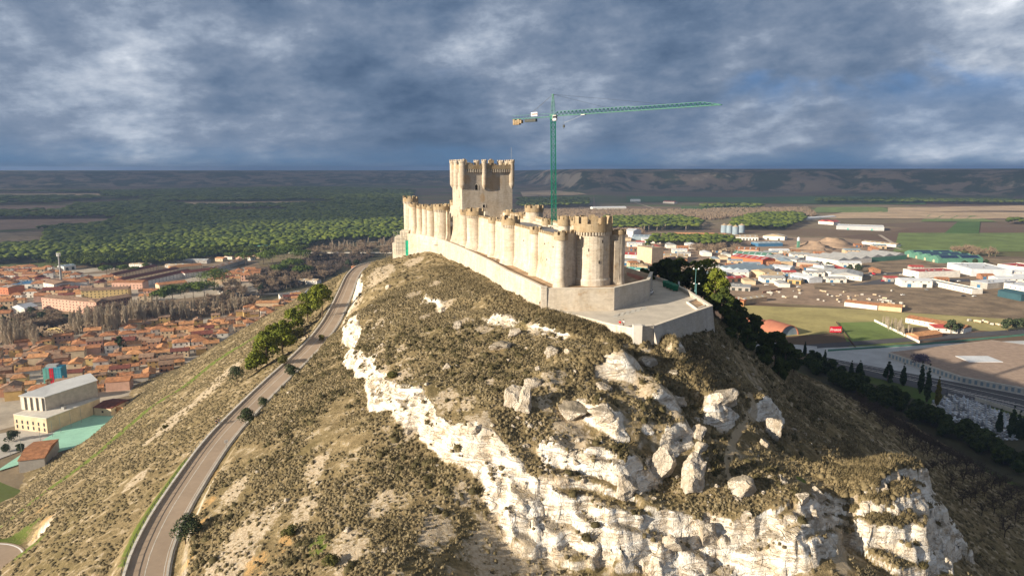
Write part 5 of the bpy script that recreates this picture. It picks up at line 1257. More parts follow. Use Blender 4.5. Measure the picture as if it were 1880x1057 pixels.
# parked cars: body, glass, wheels
def car(name, x, y, z, rz, mat, lab, group=None):
    rt = empty(name, (x, y, z), rz, lab, 'car', group)
    side = [(-2.1, .35), (-2.12, .75), (-1.95, .98), (-1.5, 1.05), (-1.05, 1.42), (.35, 1.46), (1.0, 1.02), (1.9, .88), (2.15, .65), (2.12, .33)]
    m = MB(); n = len(side); V_ = []
    for yy, sc in ((-.86, 1), (.86, 1)): V_ += [(a, yy * (1 if b < 1.1 else .82), b) for a, b in side]
    m.add(V_, [tuple(range(n)), tuple(range(2 * n - 1, n - 1, -1))] + [(i, n + i, n + (i + 1) % n, (i + 1) % n) for i in range(n)]); m.build('body', mat, rt)
    m = MB(); m.add([(-1.0, -.80, 1.08), (.80, -.80, 1.08), (.32, -.735, 1.38), (-.95, -.735, 1.38)], [(0, 1, 2, 3)]); m.add([(-1.0, .80, 1.08), (.80, .80, 1.08), (.32, .735, 1.38), (-.95, .735, 1.38)], [(3, 2, 1, 0)])
    m.add([(.42, -.66, 1.44), (.98, -.74, 1.07), (.98, .74, 1.07), (.42, .66, 1.44)], [(0, 1, 2, 3)]); m.add([(-1.12, -.66, 1.40), (-1.5, -.74, 1.09), (-1.5, .74, 1.09), (-1.12, .66, 1.40)], [(3, 2, 1, 0)])
    g = m.build('glass', 'glass_dark', rt); g.location = (0, 0, .015); g.scale = (1, 1.05, 1)
    for a, b in ((-1.3, -.8), (-1.3, .8), (1.3, -.8), (1.3, .8)):
        m = MB(); m.tube((a, b - .11, .32), (a, b + .11, .32), .32, 12); w_ = m.build('wheel', 'dark_steel', rt)
    return rt
x, y, _ = P(1200, 541, 101.3); car('parked_car', x - .9, y + 1.5, 101.3, 1.2, 'white_paint', 'pale parked car half hidden behind the grey rubble wall on the plaza')
x, y, z = PH(416, 824); rt = empty('road_sign', (x, y, z), .5, 'small white sign on a post at the inner kerb of the road', 'sign')
m = MB(); m.tube((0, 0, 0), (0, 0, 2.1), .05, 6); m.build('post', 'steel', rt); m = MB(); m.box(-.45, .45, -.04, .02, 1.6, 2.4); m.build('sign_plate', 'white_paint', rt)

# ------------------------------------------------------------------ tower crane
cr = empty('tower_crane', (16.2, 259.0, 103), 0, 'tall green lattice tower crane standing behind the castle roofs', 'crane')
cr.rotation_euler = (0, R(-1.05), 0)
HM = 55.6
m = MB(); s = .82
for a, b in ((-s, -s), (s, -s), (s, s), (-s, s)): m.tube((a, b, 0), (a, b, HM), .23, 4)
k = 0; z = 0
while z < HM - .5:
    z2 = min(z + 1.7, HM); cs = [(-s, -s), (s, -s), (s, s), (-s, s)]
    for i in range(4):
        a, b = cs[i], cs[(i + 1) % 4]; m.tube((*a, z), (*b, z), .11, 4)
        m.tube((*(a if k % 2 else b), z), (*(b if k % 2 else a), z2), .14, 4)
    z = z2; k += 1
m.build('mast', 'crane_green', cr)
m = MB(); 
for i in range(9): m.box(-.35, .35, -.35, .35, 3 + i * 6.2, 3.12 + i * 6.2)
m.tube((-.2, -.2, 0), (-.2, -.2, HM), .04, 4); m.tube((.2, -.2, 0), (.2, -.2, HM), .04, 4); m.build('ladder', 'steel', cr)
hd = empty('slewing_head', (0, 0, HM), 0); hd.parent = cr
jd = math.atan2(-34, 52.2); hd.rotation_euler = (0, 0, jd)
m = MB(); m.lathe(0, 0, [(1.25, 0), (1.25, .5), (.9, .55), (.9, 1.2)], 14); m.box(-1.0, 1.0, -1.0, 1.0, 1.2, 1.7)
for a, b in ((-.7, -.6), (-.7, .6), (.7, -.6), (.7, .6)): m.tube((a, b, 1.2), (a * .25, b * .3, 8.8), .10, 4)
for k in range(5):
    f = 1 - k * .15; z = 1.7 + k * 1.45; m.tube((-.7 * f, -.6 * f, z), (.7 * f, -.6 * f, z + .6), .05, 4); m.tube((-.7 * f, .6 * f, z), (.7 * f, .6 * f, z + .6), .05, 4); m.tube((-.7 * f, -.6 * f, z), (-.7 * f, .6 * f, z), .05, 4)
m.box(-.4, .4, -.3, .3, 8.6, 9.0); m.build('tower_head', 'crane_green', hd)
JL = 62.0
m = MB(); zb = 1.15
m.tube((1, -.62, zb), (JL, -.62, zb), .16, 4); m.tube((1, .62, zb), (JL, .62, zb), .16, 4)
def jt(x): return zb + (1.55 if x < 30 else 1.3 if x < 55 else 1.3 * (JL - x) / 7 + .1)
n = int((JL - 1) / 1.55)
for i in range(n):
    a = 1 + (JL - 1) * i / n; b = 1 + (JL - 1) * (i + 1) / n; c_ = (a + b) / 2
    m.tube((a, -.62, zb), (c_, 0, jt(c_)), .09, 3); m.tube((a, .62, zb), (c_, 0, jt(c_)), .09, 3); m.tube((b, -.62, zb), (c_, 0, jt(c_)), .09, 3); m.tube((b, .62, zb), (c_, 0, jt(c_)), .09, 3)
    if i < n - 1: m.tube((c_, 0, jt(c_)), (c_ + (JL - 1) / n, 0, jt(c_ + (JL - 1) / n)), .13, 4)
    m.tube((a, -.62, zb), (b, .62, zb), .04, 3)
m.build('jib', 'crane_green', hd)
m = MB(); CJ = 17.5
m.tube((-1, -.7, zb - .2), (-CJ, -.7, zb - .2), .14, 4); m.tube((-1, .7, zb - .2), (-CJ, .7, zb - .2), .14, 4)
for i in range(12): m.tube((-1 - i * 1.4, -.7, zb - .2), (-2.4 - i * 1.4, .7, zb - .2), .05, 3)
for i in range(13):
    x = -1.2 - i * 1.3
    for b in (-.75, .75): m.tube((x, b, zb), (x, b, zb + 1.0), .03, 3)
m.tube((-1, -.75, zb + 1), (-CJ, -.75, zb + 1), .03, 3); m.tube((-1, .75, zb + 1), (-CJ, .75, zb + 1), .03, 3); m.build('counter_jib', 'crane_green', hd)
for i, x in enumerate((-16.9, -15.9, -14.9, -13.9)):
    m = MB(); m.box(x - .42, x + .42, -.7, .7, -1.2 if i != 3 else -.7, .5 if i % 2 else .9); m.build('counterweight', 'rubble_stone', hd)
m = MB(); m.box(-12, -7.2, -.7, .7, -.45, .6); m.build('winch_platform', 'dark_steel', hd)
m = MB(); m.box(-8.9, -6.2, -1.02, -.92, 1.5, 2.9); sg = m.build('sign_panel', 'white_paint', hd)
m = MB()
for k in range(5): m.box(-8.6 + k * .48, -8.25 + k * .48, -1.06, -1.024, 1.95, 2.45)
m.build('red_mark', 'red_paint', sg)
m = MB(); m.box(.9, 2.3, -1.9, -.9, -.6, 1.3); cb = m.build('cab', 'white_paint', hd); m = MB(); m.box(1.0, 2.33, -1.93, -1.2, .2, 1.1); m.build('cab_window', 'glass_dark', cb)
m = MB(); m.tube((0, 0, 8.9), (-11.5, .5, 1.3), .035, 3); m.tube((0, 0, 8.9), (-11.5, -.5, 1.3), .035, 3); m.tube((0, 0, 8.9), (22, 0, jt(22)), .035, 3); m.tube((0, 0, 8.9), (44, 0, jt(44)), .035, 3); m.build('tie_rope', 'dark_steel', hd)
m = MB(); m.box(11.8, 13.4, -.7, .7, zb - .35, zb - .12); m.tube((12.3, 0, zb - .3), (4.6, 0, -1.5), .02, 3); m.build('trolley', 'steel', hd)
m = MB(); m.tube((4.5, 0, zb), (4.5, 0, -2.2), .03, 3); m.box(4.2, 4.8, -.25, .25, -3.2, -2.2); m.tube((4.5, 0, -3.2), (4.5, 0, -3.8), .08, 5); m.build('hook_block', 'dark_steel', hd)
# ------------------------------------------------------------------ valley: helpers
def fh(x, y): return float(far_h(np.array([float(x)]), np.array([float(y)]))[0][0])
def PG(px, py):
    """photograph pixel to the valley floor"""
    z = 0.0
    for _ in range(6):
        x, y, _z = P(px, py, z); z = fh(x, y)
    return (x, y, z)
def proj(x, y, z):
    d = y * CP - (z - CH) * SP; return 940 + F * x / d, 528.5 - F * (y * SP + (z - CH) * CP) / d
lay = [0.04]
def quadpatch(name, pts, mat, n=14, dz=0.0, kind='structure'):
    """a sheet over the ground with four corners given in photograph pixels"""
    W_ = [PG(*p) for p in pts]; lay[0] += 0.006; V_ = []; fl = []
    for j in range(n + 1):
        for i in range(n + 1):
            s_, t_ = i / n, j / n
            x = (W_[0][0] * (1 - s_) + W_[1][0] * s_) * (1 - t_) + (W_[3][0] * (1 - s_) + W_[2][0] * s_) * t_
            y = (W_[0][1] * (1 - s_) + W_[1][1] * s_) * (1 - t_) + (W_[3][1] * (1 - s_) + W_[2][1] * s_) * t_
            far = math.hypot(x, y); V_.append((x, y, fh(x, y) + lay[0] + dz + (0 if far < 1450 else .4 + (far - 1450) * .0009)))
    for j in range(n):
        for i in range(n): a = j * (n + 1) + i; fl.append((a, a + 1, a + n + 2, a + n + 1))
    m = MB(); m.add(V_, fl); o = m.build(name, mat); tag(o, kind=kind); return o
plain('field_olive', (0.37, 0.315, 0.13), 0.95, 0.2, 0.03); plain('field_green', (0.145, 0.195, 0.055), 0.95, 0.25, 0.02); plain('field_dark_green', (0.065, 0.125, 0.025), 0.95, 0.25, 0.01)
plain('field_brown', (0.25, 0.165, 0.115), 0.95, 0.25, 0.012); plain('field_tan', (0.44, 0.32, 0.20), 0.95, 0.25, 0.012); plain('scrub_land', (0.225, 0.165, 0.105), 0.95, 0.4, 0.05)
plain('court_green', (0.33, 0.60, 0.46), 0.8, 0.10, 0.12); plain('gravel_roof', (0.36, 0.265, 0.20), 0.95, 0.16, 0.25, bs=.4); plain('plaza_pale', (0.47, 0.48, 0.48), 0.85, 0.1, 0.1)
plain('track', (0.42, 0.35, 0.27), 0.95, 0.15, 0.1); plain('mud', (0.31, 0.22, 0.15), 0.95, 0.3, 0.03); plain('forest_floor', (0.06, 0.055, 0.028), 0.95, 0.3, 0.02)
quadpatch('town_ground', ((-40, 800), (330, 700), (560, 560), (-60, 640)), 'town_ground')
quadpatch('town_ground', ((-60, 610), (480, 540), (470, 492), (-60, 492)), 'town_ground')
quadpatch('riverbank', ((-60, 645), (470, 560), (470, 535), (-60, 585)), 'scrub_land')
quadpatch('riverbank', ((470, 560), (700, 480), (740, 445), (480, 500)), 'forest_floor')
quadpatch('industrial_ground', ((1130, 560), (1640, 520), (1580, 440), (1130, 425)), 'mud')
quadpatch('industrial_ground', ((1500, 545), (1890, 560), (1890, 475), (1480, 470)), 'scrub_land')
quadpatch('meadow', ((1330, 625), (1700, 600), (1640, 570), (1360, 560)), 'field_olive')
quadpatch('grass_field', ((1560, 640), (1685, 628), (1622, 590), (1540, 592)), 'field_green')
quadpatch('meadow', ((1640, 597), (1890, 612), (1890, 588), (1600, 570)), 'field_olive')
quadpatch('waste_ground', ((1560, 566), (1890, 588), (1890, 548), (1640, 520)), 'scrub_land')
quadpatch('waste_ground', ((1330, 552), (1600, 566), (1640, 540), (1400, 525)), 'mud')
quadpatch('field', ((1640, 462), (1890, 462), (1890, 428), (1650, 428)), 'field_green')
quadpatch('field', ((1733, 429), (1797, 429), (1800, 406), (1762, 405)), 'field_dark_green')
quadpatch('field', ((1490, 402), (1890, 402), (1890, 391), (1560, 388)), 'field_tan')
quadpatch('field', ((1690, 407), (1830, 408), (1790, 397), (1705, 395)), 'field_green')
quadpatch('field', ((1490, 391), (1640, 390), (1620, 381), (1500, 381)), 'field_green')
quadpatch('field', ((1630, 390), (1890, 388), (1890, 378), (1630, 382)), 'field_tan')
quadpatch('field', ((1150, 371), (1700, 376), (1700, 362), (1150, 360)), 'field_dark_green')
quadpatch('field', ((1090, 356), (1890, 360), (1890, 346), (1090, 345)), 'field_brown')
quadpatch('field', ((1250, 392), (1480, 396), (1480, 382), (1250, 380)), 'field_dark_green')
quadpatch('field', ((960, 362), (1080, 356), (1010, 350), (955, 353)), 'field_tan')
quadpatch('field', ((-20, 392), (108, 392), (150, 378), (-20, 378)), 'field_brown')
quadpatch('field', ((-20, 424), (190, 415), (240, 402), (-20, 404)), 'field_brown')
quadpatch('field', ((290, 380), (600, 378), (560, 370), (300, 372)), 'field_tan')
quadpatch('field', ((395, 392), (525, 390), (525, 385), (410, 386)), 'field_green')
quadpatch('field', ((-20, 363), (190, 361), (180, 356), (-20, 357)), 'field_tan')
quadpatch('field', ((-20, 470), (80, 452), (100, 425), (-20, 428)), 'scrub_land')
quadpatch('field', ((120, 505), (480, 490), (470, 478), (230, 492)), 'scrub_land')
# winery forecourt, roads and parking
quadpatch('pavement', ((1470, 646), (1890, 735), (1890, 625), (1475, 640)), 'plaza_pale')
quadpatch('road', ((1483, 663), (1890, 764), (1890, 728), (1486, 650)), 'asphalt')
quadpatch('road', ((1480, 641), (1890, 612), (1890, 603), (1480, 633)), 'asphalt')
quadpatch('road', ((1330, 640), (1500, 650), (1500, 636), (1330, 622)), 'plaza_pale')
def line_px(a, b, w_, mat='white_paint', name='road_marking', z=.11):
    A, B = PG(*a), PG(*b); m = MB(); dx, dy = B[0] - A[0], B[1] - A[1]; L = math.hypot(dx, dy); nx_, ny_ = -dy / L * w_ / 2, dx / L * w_ / 2
    z = A[2] + z; m.add([(A[0] - nx_, A[1] - ny_, z), (B[0] - nx_, B[1] - ny_, z), (B[0] + nx_, B[1] + ny_, z), (A[0] + nx_, A[1] + ny_, z)], [(0, 1, 2, 3)]); return tag(m.build(name, mat), kind='structure')
lay[0] = .2
line_px((1500, 652), (1890, 737), .5, z=.26); line_px((1500, 658), (1890, 748), .9, 'pale_concrete', z=.262)
for k in range(34):
    t_ = k / 33; x0 = 1530 + 330 * t_; y0 = 663.5 + 79 * t_; line_px((x0, y0), (x0 + 13, y0 - 1.0 - 0), .28, z=.27)
for k in range(22):
    t_ = k / 21; x0 = 1745 + 130 * t_; y0 = 718 + 34 * t_; line_px((x0, y0), (x0 + 17, y0 + 1.5), .28, z=.274)
# tracks
for a, b in (((1640, 447), (1610, 428)), ((1160, 370), (1215, 390)), ((1620, 448), (1655, 458)), ((1340, 600), (1440, 600)), ((1550, 452), (1640, 455)), ((600, 440), (745, 447))): line_px(a, b, 7, 'track', 'track', .3)
A = PG(530, 466); B = PG(720, 466); m = MB(); m.obox(((A[0] + B[0]) / 2, (A[1] + B[1]) / 2), (B[0] - A[0], B[1] - A[1]), math.dist(A, B), 7, 1.2, 2.6); tag(m.build('road', 'pale_concrete'), kind='structure')
A = PG(400, 563 - 18); B = PG(520, 541); m = MB(); m.obox(((A[0] + B[0]) / 2, (A[1] + B[1]) / 2), (B[0] - A[0], B[1] - A[1]), math.dist(A, B), 6, 1, 2); tag(m.build('road', 'asphalt'), kind='structure')

# ------------------------------------------------------------------ buildings
WALLC = {'cream': (.62, .49, .33), 'white': (.74, .70, .63), 'ochre': (.52, .35, .14), 'pink': (.58, .36, .27), 'brick': (.36, .19, .115), 'grey': (.42, .39, .35), 'sand': (.56, .42, .27), 'yellow': (.56, .42, .19)}
ROOFC = {'rust': (.44, .20, .095), 'orange': (.57, .285, .13), 'brown': (.33, .215, .145), 'maroon': (.20, .065, .05)}
for k, c in WALLC.items(): plain('render_' + k, c, .9, .14, .3, rnd=.08)
for k, c in ROOFC.items(): roof_mat('tiles_' + k, c)
for k, c in {'roof_grey': (.36, .36, .35), 'roof_white': (.62, .64, .66), 'roof_red': (.42, .07, .06), 'roof_green': (.10, .24, .17), 'roof_teal': (.12, .38, .33), 'roof_blue': (.05, .16, .30), 'roof_tan': (.42, .32, .20), 'roof_blue_grey': (.26, .33, .38), 'solar': (.015, .03, .08), 'dark_teal': (.035, .09, .11), 'orange_red': (.48, .16, .07), 'terracotta': (.33, .13, .08), 'sheet_blue': (.05, .33, .46), 'rust_wood': (.50, .24, .10), 'green_door': (.05, .20, .09), 'roof_skylight': (.50, .55, .58)}.items(): plain(k, c, .7, .14, .15, spec=.35)
def gable(mb, x0, x1, y0, y1, z, rise, ov=.35, hip=0.0, mi=0, th=.16):
    """pitched roof, ridge along x"""
    x0 -= ov; x1 += ov; y0 -= ov; y1 += ov; ym = (y0 + y1) / 2; z0 = z - rise * ov / ((y1 - y0) / 2)
    hx_ = (y1 - y0) / 2 * hip
    b = [(x0, y0, z0), (x1, y0, z0), (x1, y1, z0), (x0, y1, z0), (x0 + hx_, ym, z + rise), (x1 - hx_, ym, z + rise)]
    t_ = [(a, c, d + th) for a, c, d in b]
    mb.add(b + t_, [(3, 2, 1, 0) if hip else (0, 4, 5, 1), (2, 5, 4, 3) if not hip else (3, 2, 1, 0), (6, 7, 11, 10), (8, 9, 10, 11), (6, 10, 9), (7, 8, 11), (0, 1, 7, 6), (1, 2, 8, 7), (2, 3, 9, 8), (3, 0, 6, 9)], mi)
def house_proto(name, w_, d, h, wall, roof, seed, hip=0.0, rise=None, cat='house', storeys=1, wins=3):
    rng = random.Random(seed); rise = rise or d * .20; rt = empty(name, (0, 0, 0), 0, None, cat)
    m = MB(); x0, x1, y0, y1 = -w_ / 2, w_ / 2, -d / 2, d / 2
    m.box(x0, x1, y0, y1, -1, h)
    if not hip: m.add([(x0, y0, h + .001), (x0, y1, h + .001), (x0, 0, h + rise)], [(0, 2, 1)]); m.add([(x1, y0, h + .001), (x1, y1, h + .001), (x1, 0, h + rise)], [(0, 1, 2)])
    m.build('wall', 'render_' + wall, rt)
    m = MB(); gable(m, x0, x1, y0, y1, h + .02, rise, hip=hip); rf = m.build('roof', 'tiles_' + roof, rt)
    cx_ = rng.uniform(x0 * .6, x1 * .6); cy_ = rng.choice((-1, 1)) * d * .15; m = MB(); zc = h + rise * .7; m.box(cx_ - .35, cx_ + .35, cy_ - .3, cy_ + .3, zc - .6, zc + 1.3); m.box(cx_ - .45, cx_ + .45, cy_ - .4, cy_ + .4, zc + 1.303, zc + 1.45); m.build('chimney', 'render_brick', rf)
    for s_ in range(storeys):
        zz_ = 1.0 + s_ * 2.9
        for k in range(wins):
            x = x0 + w_ * (k + .5) / wins
            if s_ == 0 and k == wins // 2: m = MB(); m.box(x - .5, x + .5, y0 - .06, y0 + .1, 0, 2.1); m.build('door', 'bark', rt); continue
            m = MB(); m.box(x - .5, x + .5, y0 - .05, y0 + .1, zz_, zz_ + 1.25); m.build('window', 'glass_dark', rt)
        if s_ == storeys - 1 or storeys == 1:
            for xx, sg_ in ((x0, -1), (x1, 1)): m = MB(); m.box(xx - .05, xx + .05, -.5, .5, zz_, zz_ + 1.2); m.build('window', 'glass_dark', rt)
    return rt
ORD = ['nearest', 'second nearest', 'third nearest', 'fourth nearest', 'fifth nearest', 'sixth nearest', 'seventh nearest', 'eighth nearest', 'ninth nearest', 'tenth nearest', 'eleventh nearest', 'twelfth nearest', 'thirteenth nearest', 'fourteenth nearest', 'fifteenth nearest']
def ordn(n):
    if n < len(ORD): return ORD[n]
    tens = ['', '', 'twenty', 'thirty', 'forty', 'fifty', 'sixty', 'seventy', 'eighty', 'ninety']; n += 1
    teen = ['sixteenth', 'seventeenth', 'eighteenth', 'nineteenth']
    if n < 20: return teen[n - 16] + ' nearest'
    u_ = ['', 'first', 'second', 'third', 'fourth', 'fifth', 'sixth', 'seventh', 'eighth', 'ninth'][n % 10]
    if n >= 100: return str(n) + 'th nearest'
    return ((tens[n // 10] + ' ' + u_) if u_ else tens[n // 10][:-1] + 'ieth') + ' nearest'
class Town:
    """places copies of house prototypes and names each by its look and its nearest landmark"""
    def __init__(s, group, landmarks): s.g = group; s.lm = [(PG(*p), n) for p, n in landmarks]; s.list = []; s.used = set()
    def add(s, o, desc, x, y): s.list.append((o, desc, x, y))
    def label(s):
        cells = {}
        for o, desc, x, y in s.list:
            k = min(range(len(s.lm)), key=lambda i: math.dist((x, y), s.lm[i][0][:2])); cells.setdefault((k, desc), []).append((math.dist((x, y), s.lm[k][0][:2]), o))
        for (k, desc), L in cells.items():
            L.sort(key=lambda q: q[0])
            for i, (d, o) in enumerate(L):
                lab = '%s, %s to %s' % (desc, ordn(i), s.lm[k][1]) if len(L) > 1 else '%s, the only one near %s' % (desc, s.lm[k][1])
                o['label'] = lab; o['group'] = s.g
PROT = []
defs = [(11, 8, 6.0, 'cream', 'orange', 2, 3, 0), (9, 8, 6.0, 'sand', 'rust', 2, 3, 0), (13, 8, 3.2, 'white', 'orange', 1, 3, 0), (8, 7, 5.6, 'ochre', 'brown', 2, 2, 0), (12, 9, 6.1, 'white', 'rust', 2, 3, .8), (9, 9, 5.2, 'brick', 'brown', 2, 3, 0),
        (15, 8, 3.0, 'grey', 'brown', 1, 4, 0), (10, 9, 5.5, 'yellow', 'orange', 2, 3, .8), (8, 7, 3.0, 'sand', 'orange', 1, 2, 0), (12, 8, 5.6, 'pink', 'rust', 2, 4, 0), (14, 9, 5.5, 'cream', 'maroon', 2, 4, 0), (10, 7, 3.2, 'grey', 'rust', 1, 2, 0)]
for i, (w_, d, h, wl, rf, st_, wn_, hp) in enumerate(defs):
    PROT.append((house_proto('house', w_, d, h, wl, rf, 60 + i, hp, None, 'house', st_, wn_), '%s %s house, %s roof' % (wl, 'two-storey' if st_ == 2 else 'low', rf)))
pu = [0] * len(PROT)
def place_house(T_, i, x, y, rz, s=1.0):
    p, desc = PROT[i]
    if pu[i] == 0: o = p
    else: o = copy_tree(p)
    pu[i] += 1; put(o, x, y, 0.0, rz, s); T_.add(o, desc, x, y)
def fill_town(T_, poly, sx_, sy_, ang, seed, choices, keepout=(), prob=.93, smin=.85, smax=1.15):
    W_ = [PG(*p)[:2] for p in poly]; rng = random.Random(seed); xs = [p[0] for p in W_]; ys = [p[1] for p in W_]
    ca, sa = math.cos(ang), math.sin(ang); cx_, cy_ = sum(xs) / len(xs), sum(ys) / len(ys); Rm = max(max(xs) - min(xs), max(ys) - min(ys))
    n = int(Rm / min(sx_, sy_)) + 2
    for j in range(-n, n):
        for i in range(-n, n):
            a = i * sx_ + (j % 2) * sx_ * .4 + rng.uniform(-1.2, 1.2); b = j * sy_ + rng.uniform(-1.5, 1.5)
            if rng.random() > prob: continue
            x = cx_ + ca * a - sa * b; y = cy_ + sa * a + ca * b
            if not bool(point_in(np.array([x]), np.array([y]), W_)[0]): continue
            if Hs(x, y) > 1.2: continue
            if any(math.dist((x, y), k[0]) < k[1] for k in keepout): continue
            px, py = proj(x, y, 4)
            if px < -25: continue
            place_house(T_, rng.choice(choices), x, y, ang + rng.choice((0, 0, math.pi / 2, math.pi)) + rng.uniform(-.12, .12), rng.uniform(smin, smax))
PGX = lambda px, py: PG(px, py)[:2]
keep1 = [(PGX(80, 790), 36), (PGX(150, 775), 40), (PGX(200, 790), 30), (PGX(100, 690), 13), (PGX(170, 660), 13), (PGX(45, 830), 20), (PGX(130, 610), 12), (PGX(195, 735), 6), (PGX(110, 770), 24), (PGX(60, 815), 22), (PGX(170, 750), 16), (PGX(120, 640), 10)]
T1 = Town('houses of the old town under the hill', [((100, 700), 'the blue sheeted scaffold block'), ((60, 775), 'the pale sports hall'), ((172, 645), 'the pink corner house'), ((105, 612), 'the arched footbridge'), ((500, 560), 'the roadside pines'), ((310, 660), 'the foot of the castle slope'), ((10, 700), 'the left picture edge'), ((420, 590), 'the bare poplars'), ((250, 640), 'the old town cypress')])
oldp = [(-30, 800), (-30, 648), (50, 636), (110, 628), (150, 622), (225, 606), (300, 590), (360, 600), (400, 584), (440, 572), (480, 566), (520, 552), (560, 545), (552, 560), (505, 592), (470, 606), (430, 622), (390, 642), (340, 664), (300, 686), (270, 708), (190, 742), (150, 730), (60, 745)]
fill_town(T1, oldp, 14.5, 12.0, .38, 3, list(range(12)) + [0, 2, 4, 6, 3, 8, 5], keep1, .9)
T1.label()
T2 = Town('houses of the new town beyond the river', [((112, 510), 'the white communications mast'), ((150, 570), 'the long pink apartment block'), ((390, 520), 'the big umbrella pines'), ((20, 540), 'the blue roofed shed'), ((60, 500), 'the left forest edge'), ((300, 500), 'the maroon terrace roofs'), ((455, 495), 'the long brown shed')])
keep2 = [(PGX(90, 565), 40), (PGX(140, 568), 42), (PGX(190, 560), 40), (PGX(215, 545), 30), (PGX(112, 515), 10), (PGX(390, 530), 30), (PGX(320, 545), 22), (PGX(370, 545), 22), (PGX(30, 540), 28), (PGX(240, 530), 45), (PGX(290, 520), 50), (PGX(320, 510), 45), (PGX(270, 525), 40), (PGX(350, 505), 40), (PGX(300, 485), 40), (PGX(345, 490), 50), (PGX(220, 505), 40)]
fill_town(T2, [(-40, 585), (-40, 500), (40, 492), (110, 500), (140, 512), (260, 508), (330, 510), (400, 500), (470, 500), (470, 512), (400, 528), (300, 548), (270, 560), (210, 556), (60, 572), (20, 590)], 21, 17, .30, 9, [0, 1, 2, 4, 6, 8, 9, 10], keep2, .9, 1.0, 1.35)
T3 = Town('houses beyond the industrial estate', [((1190, 470), 'the beige grain silo block'), ((1250, 432), 'the long orange convent'), ((1160, 500), 'the green roofed shed')])
fill_town(T3, [(1140, 545), (1140, 470), (1235, 468), (1240, 500)], 26, 22, .2, 13, [2, 6, 8, 1], [(PGX(1175, 480), 40), (PGX(1190, 520), 30), (PGX(1160, 500), 30), (PGX(1230, 465), 50)], .6, 1.0, 1.4)
T2.label(); T3.label()
def rename(o, n): o.name = n
